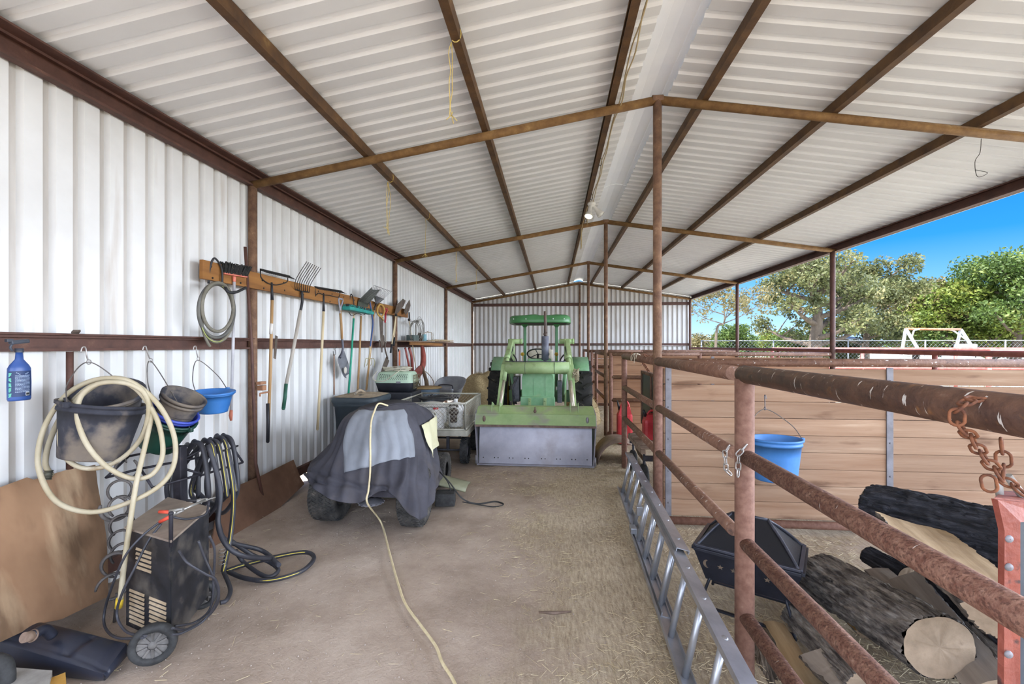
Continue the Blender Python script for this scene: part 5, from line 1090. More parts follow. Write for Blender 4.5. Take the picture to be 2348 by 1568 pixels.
w = MB(); w.tube([wl(160, 806, .0), wl(160, 895, .0), wl(160, 1075, .0)], .018, 10); tag(w.obj('short_pipe', rust_d), 'short rusty vertical pipe under the girt left of the black bucket', 'pipe')
w = MB(); w.poly([wl(163, 763, .04), wl(168, 758, .06), wl(176, 758, .08), wl(185, 758, .08), wl(180, 764, .05)], .012); tag(w.obj('wood_chip', brn), 'dark scrap of wood lying on top of the girt above the hooks', 'scrap wood')
# --- twine hanging from purlins, cords and lamps on the ridge-side purlin
yt = M('yellow_twine', '#C9AE5C', '#DCC47A', scale=10, rough=.8)
random.seed(31)
def twine(px, pyt, pyb, X, lab, loops=2, wig=8):
    """X: purlin it is tied to"""
    y = WX(px, pyt, X).y; zt_ = WX(px, pyt, X).z; z0 = ceilz(X)-.10; w = MB()
    ztop = z0+.10; zb_ = WX(px, pyb, X).z
    w.tube([(X+.036*math.cos(a), y, z0+.045+.055*math.sin(a)) for a in np.linspace(0, 2*PI, 14, endpoint=False)], .0035, 5, closed=True)
    for k in range(loops):
        s_ = (k-.5*(loops-1))*.04; q = [(X-.03, y+s_*.2, z0-.01)]
        for j in range(1, 6): q.append((X-.03+random.uniform(-.012, .012), y+s_+random.uniform(-.012, .012), z0+(zb_-z0)*j/5*(1 if k else .93)))
        w.tube(bez(q, 4), .003, 5)
    for _ in range(3): w.tube([(X-.03, y, zb_+.05), (X-.03+random.uniform(-.05, .05), y+random.uniform(-.05, .05), zb_+random.uniform(-.03, .08))], .003, 4)
    tag(w.obj('twine', yt), lab, 'twine')
twine(1045, 130, 280, -.66, 'yellow twine tied in a knot to the middle left purlin, nearest and largest')
twine(895, 420, 535, -1.855, 'yellow twine bunch hanging from the left purlin past the nearest frame', 3)
twine(980, 510, 590, -1.855, 'single yellow twine hanging from the left purlin just before the second frame', 1)
twine(1050, 590, 650, -1.855, 'faint yellow twine hanging from the left purlin before the third frame', 2)
twine(1095, 625, 665, -1.855, 'last short yellow twine hanging from the left purlin toward the back wall', 2)
Xc = .545; zc_ = ceilz(Xc)-.10
T = thing('purlin_cords', 'tan electrical cords tied along the purlin beside the ridge flashing', 'cord', (Xc+.05, 5, zc_))
w = MB()
for s_ in (0, 1):
    pts = []; y = .3
    while y < 8.6: pts.append((Xc+.055+.012*s_+random.uniform(-.006, .02), y, zc_+.03-.02*s_+random.uniform(-.03, .012))); y += .35
    w.tube(bez(pts, 4), .006, 6)
w.tube(bez([(Xc+.02, y_, zc_-.01+.015*math.sin(y_*3)) for y_ in np.arange(8.7, 15, .6)], 4), .006, 6)
w.obj('cord', M('tan_cord', '#A8946E', '#C2AE88', scale=8, rough=.7), T)
w = MB()
for y_ in (1.6, 2.9, 4.35, 5.6, 6.9, 8.1): w.tube([(Xc+.02*math.cos(a)+.04, y_, zc_+.03+.05*math.sin(a)) for a in np.linspace(0, 2*PI, 10, endpoint=False)], .004, 5, closed=True)
w.obj('tie', blackg, T)
yl = WX(1355, 470, Xc+.05).y; pl_ = Vector((Xc+.06, yl, zc_-.02))
T = thing('flood_lamp', 'white double floodlight fitting under the purlin, one lamp lit', 'lamp', pl_)
whp = M('white_lamp_plastic', '#C9C6BE', '#DCDAD3', scale=4, rough=.5)
w = MB(); w.lathe([(.001, .03), (.06, .03), (.065, 0), (.05, -.03), (.001, -.03)], pl_, 20); w.obj('base_plate', whp, T)
bulbm = bpy.data.materials.new('lit_bulb'); bulbm.use_nodes = True; b = bulbm.node_tree.nodes['Principled BSDF']; b.inputs['Emission Color'].default_value = (1, .86, .6, 1); b.inputs['Emission Strength'].default_value = 5
def flood(dirv, lit):
    d_ = Vector(dirv).normalized(); Rf = Vector((0, 0, 1)).rotation_difference(d_).to_matrix(); c = pl_+d_*.07
    w = MB(); w.lathe([(.024, -.05), (.028, .03), (.034, .05), (.030, .09)], c, 16, Rf); q = w.obj('socket', whp, T)
    w = MB(); w.lathe([(.030, .07), (.045, .10), (.062, .15), (.066, .165), (.060, .168)], c, 22, Rf); w.obj('reflector_bulb', whp, T)
    w = MB(); w.lathe([(.058, .163), (.04, .172), (.001, .176)], c, 22, Rf); w.obj('bulb_face', bulbm if lit else M('unlit_glass', '#B9B7AE', '#C9C7BE', scale=4, rough=.2), T)
flood((-.25, -.35, -1), True); flood((.6, -.1, -.75), False)
ld = bpy.data.lights.new('flood_lamp_light', 'SPOT'); ld.energy = 12; ld.color = (1, .85, .62); ld.spot_size = 1.9; ld.shadow_soft_size = .06; lo_ = bpy.data.objects.new('flood_lamp_light', ld); COL.objects.link(lo_); lo_.location = pl_+Vector((-.25, -.35, -1)).normalized()*.29; lo_.rotation_euler = Vector((-.25, -.35, -1)).to_track_quat('-Z', 'Y').to_euler()
w = MB(); yk = WX(1335, 560, Xc-.0).y
for k in range(3): w.tube(bez([(Xc-.02, yk, zc_-.02), (Xc-.02, yk-.12+.1*k, zc_-.22), (Xc-.02, yk-.06+.08*k, zc_-.42), (Xc-.02, yk+.02+.02*k, zc_-.30), (Xc-.02, yk, zc_-.1)], 6), .008, 6)
w.tube(bez([(Xc+.01, yl+.2, zc_), (Xc-.01, (yl+yk)/2, zc_-.06), (Xc-.02, yk, zc_-.08)], 5), .007, 6)
tag(w.obj('cord_bundle', MATS['tan_cord']), 'bundled tan cord dangling from the purlin beyond the floodlight', 'cord')
w = MB(); q = WY(2250, 318, 4.225); w.tube(bez([q, q+Vector((-.01, 0, -.12)), q+Vector((-.05, 0, -.2)), q+Vector((-.03, 0, -.33)), q+Vector((.05, 0, -.30)), q+Vector((-.05, 0, -.27))], 6), .0025, 5); tag(w.obj('hanging_wire', iron), 'thin curled wire hanging from the rafter at the upper right', 'wire')
w = MB(); w.tube([(-.2+1.5, YB-.108, 1.70), (3.0, YB-.108, 1.69), (4.8, YB-.108, 1.66)], .012, 6); tag(w.obj('water_pipe', zinc), 'thin pale pipe running along the back wall on the right', 'pipe')
# ================================================================== hung from the girt and standing near the camera, left
XG = XL+.13
def G(px, py, o=0.): return WX(px, py, XG+o)
# spray bottle
bl2 = M('cobalt_plastic', '#28457E', '#345596', scale=3, rough=.35, spec=.6)
T = thing('spray_bottle', 'blue spray bottle with a dark trigger hung on the girt at the far left', 'spray bottle', G(42, 918))
cb = G(44, 870); zb_ = G(42, 918).z; zs = G(44, 838).z; zn = G(48, 806).z; zt_ = G(48, 786).z
w = MB(); rb = .052; h_ = zs-zb_
w.lathe([(.001, 0), (rb*.93, 0), (rb, .01), (rb*1.02, h_*.5), (rb*.98, h_*.92), (rb*.8, h_*1.02), (rb*.36, h_*1.18), (rb*.30, zn-zb_), (.001, zn-zb_)], (cb.x, cb.y, zb_), 28, sx=.62, sy=1.0); w.obj('body', bl2, T)
w = MB(); w.lathe([(rb*.34, 0), (rb*.34, .022), (.001, .022)], (cb.x, cb.y, zn-.004), 16); w.box((cb.x, cb.y+.0, zt_+.006), (.026, .085, .022), RX(.12), bev=.006); w.box((cb.x, cb.y-.045, zt_+.012), (.02, .03, .018), bev=.004); w.tube(bez([(cb.x, cb.y-.028, zt_), (cb.x, cb.y-.04, zt_-.025), (cb.x, cb.y-.03, zt_-.045)], 5), .006, 7); w.obj('trigger', M('dark_trigger', '#2B2F38', '#3C414C', scale=8, rough=.5), T)
lb = M('navy_label', '#13284E', '#1B3564', scale=2, rough=.5); lt = M('pale_print', '#AFC0D8'); 
w = MB(); R_ = rb*1.035; P = [[(cb.x+R_*.63*math.cos(a), cb.y+R_*math.sin(a), z) for a in np.linspace(-1.35, .75, 16)] for z in (zb_+h_*.12, zb_+h_*.85)]; w.grid(P); w.obj('label', lb, T)
w = MB(); random.seed(4)
def onl(a, z, r=1.05): return Vector((cb.x+rb*r*.63*math.cos(a), cb.y+rb*r*math.sin(a), z))
for k in range(14):
    z = zb_+h_*(.72-.036*k); a = -.75
    while a < .45:
        da = random.uniform(.05, .14); w.bar(onl(a, z), onl(min(a+da, .5), z), .0006, .0022); a += da+.03
for k in range(3):
    z = zb_+h_*(.80-.02*k); w.bar(onl(-.65+.1*k, z), onl(.35-.1*k, z), .0008, .003)
w.obj('label_print', lt, T)
w = MB(); w.poly([onl(.1, zb_+h_*.14), onl(.45, zb_+h_*.14), onl(.45, zb_+h_*.24), onl(.1, zb_+h_*.24)], .001); w.obj('barcode_patch', M('white_paper', '#D8DADC'), T)
w = MB()
for k in range(9): a = .13+.035*k; w.bar(onl(a, zb_+h_*.155, 1.065), onl(a, zb_+h_*.225, 1.065), .0012*(1+k % 2), .0006, up=(1, 0, 0))
w.obj('barcode_bars', M('black_print', '#15161A'), T)
w = MB(); random.seed(9)
for k in range(5):
    z = zb_+h_*(.80-.145*k); dz = h_*.11
    for q in range(3): w.bar(onl(-1.30+.09*q, z), onl(-1.30+.09*q, z-dz*random.uniform(.6, 1)), .003, .0012, up=(0, 1, 0))
    w.bar(onl(-1.32, z-dz*random.choice((0, .5, 1))), onl(-1.08, z-dz*random.choice((0, .5, 1))), .001, .004)
w.obj('side_lettering', M('mint_print', '#6FC0A8'), T)
# hooks
for (px, pt, pb_), lab in zip(((196, 798, 832), (336, 796, 828), (451, 795, 824)), ('steel snap hook on the girt holding the big black bucket', 'steel snap hook on the girt holding the tilted nest of buckets', 'steel snap hook on the girt holding the blue bucket')):
    hook(G(px-4, pt+2), G(px+8 if px < 300 else px+10 if px < 400 else px+4, pb_), 'snap_hook', lab)
rubm = M('dusty_black_rubber', '#2A2B33', '#3E3F48', '#8A7C6A', scale=5, rough=.9, hi=.6)
overlay(rubm, '#7E7264', 5.0, .46, .60, amount=.8)
# big black bucket
c_ = G(238, 922, .20)
bucket('rubber_bucket', c_, .215, .165, .33, rubm, 'large dusty black rubber bucket hung on the left wall', R=RY(.12) @ RX(-.10), bail_tip=G(204, 830), th=.008, sy=.9, bail_a=PI/2)
bucket('feed_tub', c_+Vector((.02, .0, .065)), .175, .14, .20, rubm, 'smaller black bucket nested tilted in the large black bucket', R=RX(.35) @ RY(.25), bail=False, th=.006)
# nest of buckets: green, blue, black pails; tilted
ax_ = (G(428, 905, .30)-G(368, 1010, .10)).normalized(); Rn = Vector((0, 0, 1)).rotation_difference(ax_).to_matrix()
grn = M('dark_green_plastic', '#12332A', '#1B4438', scale=4, rough=.4, spec=.6); vio = M('violet_blue_plastic', '#2F3F9E', '#4354B4', scale=4, rough=.4)
g0 = G(397, 955, .20)
bucket('plastic_bucket', g0, .150, .115, .25, grn, 'dark green bucket, outermost of the tilted nest', R=Rn, bail_tip=G(346, 828), bail_a=.0)
bucket('plastic_bucket', g0+ax_*.045, .142, .110, .24, vio, 'violet-blue bucket nested in the dark green bucket', R=Rn, bail=False)
bucket('rubber_pail', g0+ax_*.145, .128, .115, .13, rubm, 'dusty black pail nested on top of the violet-blue bucket', R=Rn, bail=False, th=.006)
bucket('rubber_pail', g0+ax_*.175, .132, .118, .13, rubm, 'second black pail, uppermost of the tilted nest', R=Rn, bail=False, th=.006)
c_ = G(488, 897, .16)
bucket('plastic_bucket', c_, .148, .105, .17, M('bright_blue_plastic', '#2E66A8', '#3E7ABC', scale=3, rough=.4), 'bright blue bucket hung beside the nearest left wall post', R=RX(.06) @ RY(.05), bail_tip=G(453, 826), bail_a=PI/2)
# white hose coil
wh = M('ivory_hose', '#A3977A', '#BBB19A', '#8E7654', scale=3.5, rough=.5, spec=.4)
T = thing('hose_coil', 'large ivory hose coil hung over the black bucket on the left wall', 'hose', G(240, 1000, .35))
def clampx(p, xmin):
    """bring a point along its sight line off the wall"""
    e = Vector((0, 0, EYE)); v = p-e
    return e+v*(xmin/v.x) if p.x < xmin else p
def G2(px, py, d): return clampx(PD(px, py, d), XL+.10)
HR = .0135
# one continuous hose, hung in three loose loops in front of the big bucket
A_ = [(118, 1090, 2.73), (104, 1060, 2.70), (118, 1000, 2.66), (150, 940, 2.62), (200, 890, 2.60), (255, 866, 2.60), (310, 880, 2.62), (365, 930, 2.66), (398, 995, 2.70), (400, 1060, 2.68), (370, 1110, 2.62), (300, 1150, 2.55), (210, 1174, 2.50), (130, 1150, 2.48), (90, 1080, 2.50), (92, 1010, 2.54), (120, 945, 2.57), (165, 895, 2.58), (230, 868, 2.58), (300, 875, 2.60), (338, 915, 2.63), (338, 965, 2.66), (320, 1010, 2.68), (280, 1050, 2.66), (230, 1072, 2.62), (180, 1070, 2.58), (145, 1040, 2.56), (138, 990, 2.56), (155, 945, 2.57), (195, 900, 2.58), (250, 872, 2.59), (310, 890, 2.62), (355, 950, 2.66), (372, 1010, 2.68), (370, 1055, 2.66), (345, 1090, 2.62), (300, 1096, 2.58), (245, 1070, 2.54), (200, 1020, 2.52), (178, 960, 2.52), (185, 910, 2.53), (225, 880, 2.55), (285, 878, 2.58), (330, 900, 2.62), (347, 945, 2.66), (340, 990, 2.66), (326, 1050, 2.62), (312, 1110, 2.56), (298, 1200, 2.50), (284, 1300, 2.46), (276, 1375, 2.45)]
w = MB(); w.tube(bez([G2(*p) for p in A_], 6), HR, 10); w.obj('hose_body', wh, T)
w = MB(); w.tube([G2(112, 1078, 2.73), G2(108, 1098, 2.74)], .019, 12)
for k in range(5): a_, b_ = G2(112, 1078, 2.73), G2(108, 1098, 2.74); p = a_.lerp(b_, k/4); w.tube([p, p+(b_-a_)*.08], .0215, 12)
w.obj('hose_fitting', M('tarnished_brass', '#4E5048', '#6E6A58', scale=14, rough=.5, metal=.5), T)
w = MB(); w.tube([G2(275, 1372, 2.45), G2(272, 1392, 2.46)], .018, 10); w.obj('yellow_connector', M('yellow_connector', '#C9A92C'), T)
# hose rack: welded steel frame and post with black and yellow hoses
T = thing('hose_rack', 'black welded steel hose rack on a post by the left wall', 'rack', G(410, 1200, .3))
rk = M('black_iron_bar', '#222127', '#35333B', '#5A4A44', scale=12, rough=.6, metal=.3)
top = PD(412, 1022, 3.1); bot = PD(385, 1330, 3.1); bot = Vector((top.x+.02, top.y+.0, .0))
w = MB(); w.bar(bot, top, .06, .06, bev=.006); w.bar(bot+Vector((-.2, 0, .015)), bot+Vector((.2, 0, .015)), .06, .02); w.obj('post', rk, T)
fr1 = [(243, 1095, 2.95), (295, 1046, 3.2), (532, 1000, 3.75), (556, 1060, 3.7), (350, 1118, 2.95), (320, 1072, 3.0)]
w = MB()
def rod(a, b, r=.0085): w.tube([clampx(PD(*a), XL+.05), clampx(PD(*b), XL+.05)], r, 7)
rod((243, 1095, 2.9), (295, 1046, 3.15)); rod((295, 1046, 3.15), (400, 1025, 3.12)); rod((243, 1095, 2.9), (320, 1075, 3.0)); rod((320, 1075, 3.0), (478, 1045, 3.35)); rod((478, 1045, 3.35), (545, 1022, 3.7)); rod((518, 1002, 3.6), (557, 1060, 3.65)); rod((557, 1060, 3.65), (460, 1090, 3.25)); rod((350, 1118, 2.9), (460, 1088, 3.1)); rod((350, 1118, 2.9), (318, 1068, 3.0)); rod((400, 1068, 3.1), (460, 1086, 3.15)); rod((425, 1050, 3.15), (518, 1003, 3.6)); rod((440, 1022, 3.2), (518, 1002, 3.6))
w.obj('arm_frame', rk, T)
bh = M('black_hose', '#2B2B30', '#3D3D44', scale=5, rough=.5, spec=.5); yst = M('yellow_stripe', '#C2AE3C', '#D4C257', scale=5, rough=.6)
T = thing('black_hose', 'thick black hose with yellow stripe draped in loops over the steel rack', 'hose', PD(470, 1250, 3.2))
random.seed(12)
loops = [((448, 1016), (398, 1100), (478, 1120), 1180, 0), ((470, 1012), (410, 1090), (500, 1120), 1190, 1), ((485, 1012), (440, 1110), (520, 1130), 1165, 0), ((500, 1004), (450, 1110), (540, 1120), 1150, 1), ((515, 1002), (475, 1090), (545, 1100), 1170, 0), ((432, 1022), (385, 1100), (455, 1120), 1178, 0)]
for i, (tp, lf, rt, bt_, yel) in enumerate(loops):
    d0 = 3.15+.08*i
    back = [(tp[0]-8, tp[1]+5, d0+.06), (lf[0], lf[1], d0+.12), (lf[0]+5, bt_-20, d0+.10), ((lf[0]+rt[0])/2, bt_+6, d0+.02), (rt[0]-6, bt_-30, d0-.06), (rt[0], rt[1], d0-.08), (tp[0]+18, tp[1]+14, d0-.04), (tp[0], tp[1]-2, d0+.0)]
    w = MB(); P = bez([clampx(PD(*p), XL+.07) for p in back], 8, closed=True); w.tube(P, .0165, 10, closed=True); w.obj('hose_loop', bh, T)
    if yel or i in (2,):
        w = MB(); w.tube([p+(Vector((0, 0, 0))-p+Vector((0, 0, EYE)) ).normalized()*.0148 for p in P], .0032, 5, closed=True); w.obj('stripe', yst, T)
for pts, yel in (([(478, 1020, 3.1), (505, 1120, 3.05), (500, 1200, 3.0), (520, 1250, 2.95), (560, 1275, 3.0), (620, 1280, 3.25)], 0), ([(520, 1030, 3.3), (535, 1130, 3.25), (530, 1220, 3.1), (512, 1310, 3.0)], 1), ([(500, 1200, 3.15), (520, 1240, 3.2), (600, 1262, 3.4), (640, 1296, 3.25)], 0)):
    w = MB(); P = bez([clampx(PD(*p), XL+.07) for p in pts], 8); w.tube(P, .0165, 10); w.obj('hose_drop', bh, T)
    if yel: w = MB(); w.tube([p+(Vector((0, 0, EYE))-p).normalized()*.0148 for p in P], .0035, 5); w.obj('stripe', yst, T)
gr_ = [WZ(512, 1305, .02), WZ(560, 1325, .02), WZ(620, 1330, .02), WZ(690, 1310, .02), WZ(720, 1280, .02), WZ(700, 1266, .02), WZ(640, 1275, .03), WZ(560, 1295, .03), WZ(520, 1308, .03)]
w = MB(); P = bez(gr_, 8); w.tube(P, .016, 10); w.obj('hose_on_ground', bh, T)
w = MB(); w.tube([p+(Vector((0, 0, EYE))-p).normalized()*.0142 for p in P], .0034, 5); w.obj('stripe', yst, T)
w = MB(); P = bez([WZ(530, 1240, .25), WZ(575, 1270, .10), WZ(620, 1290, .03), WZ(638, 1308, .02), WZ(610, 1322, .02), WZ(560, 1290, .04), WZ(540, 1262, .15)], 8); w.tube(P, .015, 10); w.obj('hose_on_ground', bh, T)
w = MB(); P = bez([WZ(512, 1310, .05), WZ(528, 1350, .02), WZ(520, 1375, .02), WZ(505, 1382, .02)], 8); w.tube(P, .014, 10); w.obj('hose_on_ground', bh, T)
w = MB(); w.tube([PD(510, 1298, 3.0)+Vector((.02*math.cos(a), .0, .004*a+.02*math.sin(a)*0)) + Vector((0, .02*math.sin(a), 0)) for a in np.linspace(0, 10*PI, 60)], .002, 4); w.obj('spring_guard', zinc, T)
# chain of horseshoes
hs = M('weathered_horseshoe', '#4E4A48', '#6E6864', '#86786C', scale=18, rough=.7, metal=.4, bump=.4)
T = thing('horseshoe_hanging', 'string of welded rusty horseshoes hanging beside the ivory hose', 'horseshoes', PD(275, 1340, 2.75))
def shoe(c, ang, s_=1., d=None, tilt=0):
    w = MB(); c = PD(*c); P = []
    for a in np.linspace(-2.45, 2.45, 22):
        x_, z_ = .060*math.sin(a)*s_*(1+.06*math.cos(a)), -.068*math.cos(a)*s_
        x2, z2 = x_*math.cos(ang)-z_*math.sin(ang), x_*math.sin(ang)+z_*math.cos(ang); P.append(c+Vector((x2*.75, x2*.65, z2)))
    w.tube(P, [.009]+[.0135]*20+[.010], 8, flat=.6); w.obj('horseshoe', hs, T)
for (px, py, d), ang, s_ in (((290, 1075, 2.9), 0, 1), ((275, 1125, 2.88), PI, 1), ((277, 1162, 2.86), PI, 1.0), ((262, 1165, 2.84), .5, 1.15), ((280, 1205, 2.84), PI, 1.0), ((278, 1240, 2.82), PI, 1.0), ((282, 1270, 2.80), 3.0, 1.0), ((268, 1295, 2.74), PI+.5, 1.15), ((258, 1345, 2.66), PI-.9, 1.2)): shoe((px, py, d), ang, s_)
w = MB(); w.tube([PD(285, 1046, 2.95), PD(290, 1060, 2.92)], .005, 6); w.tube([PD(268, 1360, 2.68), Vector((PD(262, 1370, 2.68).x, PD(262, 1370, 2.68).y, 0))], .008, 6); w.obj('hanger', hs, T)
# plywood sheets leaning on the wall
ply = M('stained_plywood', '#7E5E44', '#9C7A5C', '#B08E6E', scale=1.6, stretch=(1, 1, .5), rough=.85, bump=.2); overlay(ply, '#57432F', 2.4, .52, .66, stretch=(1, 1.3, .4), amount=.8); overlay(ply, '#B59A7A', 3.5, .58, .7, stretch=(1, 1.5, .3), amount=.6)
def lean(px_pts, lab, mat, th=.014):
    w = MB(); w.poly(px_pts, th); return tag(w.obj('plywood_sheet', mat), lab, 'board')
xw = XL+.05
L_ = [WX(-140, 1155, xw), WX(60, 1092, xw), WX(218, 1067, xw), WX(243, 1200, xw+.08), WX(250, 1270, xw+.12), WZ(245, 1385, .0), WZ(150, 1430, .0), WZ(0, 1480, .0), WZ(-160, 1560, .0)]
def onplane(pts, base, xtop, ztop, xb): return [Vector((xtop+(xb-xtop)*(1-p.z/ztop), p.y, p.z)) for p in pts]
def lean2(pxs, xtop, xbot, ztop, lab, mat):
    """sheet in a plane leaning from (xbot, z=0) to (xtop, ztop)"""
    n_ = Vector((ztop, 0, -(xtop-xbot))).normalized(); p0 = Vector((xbot, 0, 0)); P = []
    for px, py in pxs:
        r = ray(px, py); t = (p0-Vector((0, 0, EYE))).dot(n_)/r.dot(n_); p = Vector((0, 0, EYE))+r*t; P.append(p)
    w = MB(); w.poly(P, .012); return tag(w.obj('plywood_sheet', mat), lab, 'board')
lean2([(-200, 1175), (0, 1117), (60, 1095), (75, 1100), (150, 1078), (217, 1066), (222, 1110), (236, 1190), (242, 1230), (246, 1300), (246, 1368), (140, 1420), (90, 1430), (0, 1472), (-200, 1570)], XL+.03, XL+.33, .95, 'warped brown plywood sheet leaning on the wall behind the spray bottle and hose', ply)
lean2([(505, 1130), (600, 1090), (672, 1054), (688, 1095), (697, 1110), (640, 1165), (578, 1240), (545, 1262), (480, 1270)], XL+.03, XL+.22, .50, 'dark brown plank leaning at the foot of the wall left of the mower', M('dark_stained_board', '#5E4332', '#7A5A46', '#8E6E58', scale=2.5, rough=.85, bump=.3))
# welder
blkp = M('scuffed_black_cabinet', '#17181C', '#26272D', '#5C5550', scale=9, rough=.55, hi=.62, spec=.5); overlay(blkp, '#6E675F', 6, .50, .70, amount=.6)
T = thing('arc_welder', 'scuffed black wheeled arc welder with louvres standing by the left wall', 'welder', (-2.25, 2.5, 0))
f0, f1 = WZ(290, 1432, .06), WZ(392, 1478, .06)     # foot of the louvred face, left and right
f1 = Vector((f1.x, f1.y, .06)); e2_ = WZ(478, 1378, .06)
u_ = (f1-f0); Lw = u_.length; u_.normalize(); v_ = (e2_-f1); v_.z = 0; Lv = v_.length; v_.normalize(); Hh = .545
def wb(a, b, z): return Vector((f0.x, f0.y, 0))+u_*a+v_*b+Vector((0, 0, z))
Rw = Matrix((u_, v_, Vector((0, 0, 1)))).transposed()
w = MB(); w.poly([wb(0, 0, .06), wb(Lw, 0, .06), wb(Lw, 0, .10+Hh*.96), wb(0, 0, .10+Hh*.96)], .006, -v_); w.poly([wb(0, Lv, .06), wb(Lw, Lv, .06), wb(Lw, Lv, .1+Hh), wb(0, Lv, .1+Hh)], .006, v_); w.poly([wb(Lw, 0, .06), wb(Lw, Lv, .10), wb(Lw, Lv, .1+Hh), wb(Lw, 0, .1+Hh*.96)], .006, u_); w.poly([wb(0, 0, .06), wb(0, Lv, .10), wb(0, Lv, .1+Hh), wb(0, 0, .1+Hh*.96)], .006, u_); w.poly([wb(0, 0, .06), wb(Lw, 0, .06), wb(Lw, Lv, .10), wb(0, Lv, .10)], .006, (0, 0, 1)); w.obj('cabinet', blkp, T)
w = MB(); w.poly([wb(-.01, -.01, .1+Hh*.96), wb(Lw+.01, -.01, .1+Hh*.96), wb(Lw+.01, Lv+.01, .105+Hh), wb(-.01, Lv+.01, .105+Hh)], .012); q = w.obj('top_cover', M('dusty_grey_top', '#7E7064', '#968778', scale=6, rough=.9), T)
lv_m = M('louvre_edge', '#A08C70', '#B8A488', scale=12, rough=.8)
for (a0_, a1_), zs_ in (((.11, .27), [.53-.026*k for k in range(5)]), ((.04, .20), [.28-.025*k for k in range(8)]), ((.25, .42), [.28-.025*k for k in range(6)])):
    for z in zs_:
        w = MB(); sc_ = Lw/.46; w.add([wb(a0_*sc_, -.004, z), wb(a1_*sc_, -.004, z), wb(a1_*sc_, -.011, z-.012), wb(a0_*sc_, -.011, z-.012), wb(a0_*sc_, -.004, z-.013), wb(a1_*sc_, -.004, z-.013)], [(0, 1, 2, 3), (3, 2, 5, 4), (0, 3, 4), (1, 5, 2)]); w.obj('louvre', lv_m, T)
for cx2, cy2 in ((Lw*.86, -.10), (Lw*.10, Lv*.98), (Lw*.86, Lv*.98)):
    c = wb(cx2, cy2, .115 if cy2 < 0 else .09); r_ = .105 if cy2 < 0 else .085
    ax2 = RZ(math.atan2(u_.y, u_.x)-PI/2+0) if cy2 < 0 else RZ(math.atan2(u_.y, u_.x)); Rx_ = (RZ(math.atan2(-v_.y*.8+u_.y*.35, -v_.x*.8+u_.x*.35))) @ RY(PI/2)
    w = MB(); w.lathe([(r_*.66, -.022), (r_*.9, -.026), (r_, -.014), (r_, .014), (r_*.9, .026), (r_*.66, .022), (r_*.66, -.022)], c, 32, Rx_); q = w.obj('wheel', MATS['black_rubber'], T)
    w = MB(); w.lathe([(.001, .024), (r_*.14, .024), (r_*.2, .012), (r_*.66, .008), (r_*.68, .018), (r_*.68, -.018), (r_*.2, -.012), (.001, -.02)], c, 28, Rx_)
    for k in range(10): a = 2*PI*k/10; w.bar(c+Rx_ @ Vector((math.cos(a)*r_*.2, math.sin(a)*r_*.2, .014)), c+Rx_ @ Vector((math.cos(a)*r_*.62, math.sin(a)*r_*.62, .014)), .008, .010)
    w.obj('spoked_hub', M('grey_plastic_hub', '#55524F', '#6E6A66', scale=14, rough=.7), q)
w = MB(); hp = wb(Lw*1.0, -.0, .1+Hh*.9); w.tube([hp, hp+Vector((0, 0, .17)), hp+Vector((.0, 0, .18))], .010, 8); w.sphere(hp+Vector((0, 0, .18)), .013, 8); w.obj('handle_bar', rk, T)
w = MB(); w.tube([wb(Lw, Lv, .1+Hh*.95), wb(Lw, Lv, .1+Hh+.06)], .008, 7); w.obj('handle_bar', rk, T)
ptop = hp+Vector((0, 0, .26))
T2 = thing('ground_clamp', 'steel spring clamp with orange-red grips resting on the welder handle', 'clamp', ptop)
w = MB(); w.tube([PD(366, 1173, 2.5), PD(392, 1174, 2.48)], .010, 8); w.tube([PD(367, 1196, 2.5), PD(391, 1184, 2.48)], .010, 8); w.obj('grip', M('orange_red_grip', '#D0402C', '#E0563F', scale=6, rough=.5), T2)
w = MB(); w.tube([PD(390, 1173, 2.48), PD(420, 1166, 2.48)], [.012, .007], 8); w.tube([PD(391, 1184, 2.48), PD(420, 1170, 2.48)], [.010, .006], 8); w.sphere(PD(398, 1176, 2.47), .014, 8); w.obj('jaw', M('bright_clamp_steel', '#8C8A86', '#ABA9A4', scale=14, rough=.4, metal=.6), T2)
T3 = thing('electrode_holder', 'long grey welding electrode holder lying across the rear welder handle', 'electrode holder', PD(440, 1160, 2.65))
w = MB(); w.tube([PD(420, 1168, 2.5), PD(470, 1146, 2.7)], .007, 8); w.tube([PD(450, 1150, 2.68), PD(476, 1145, 2.72)], [.015, .010], 8); w.tube([PD(474, 1146, 2.72), PD(494, 1140, 2.76)], .004, 6); w.obj('jaw', MATS['bright_clamp_steel'], T3); w = MB(); w.tube([PD(428, 1147, 2.66), PD(452, 1148, 2.68)], .008, 8); w.obj('grip', blackg, T3)
T = thing('welder_cables', 'black cables looping from the welder onto the dirt', 'cable', WZ(300, 1450, 0))
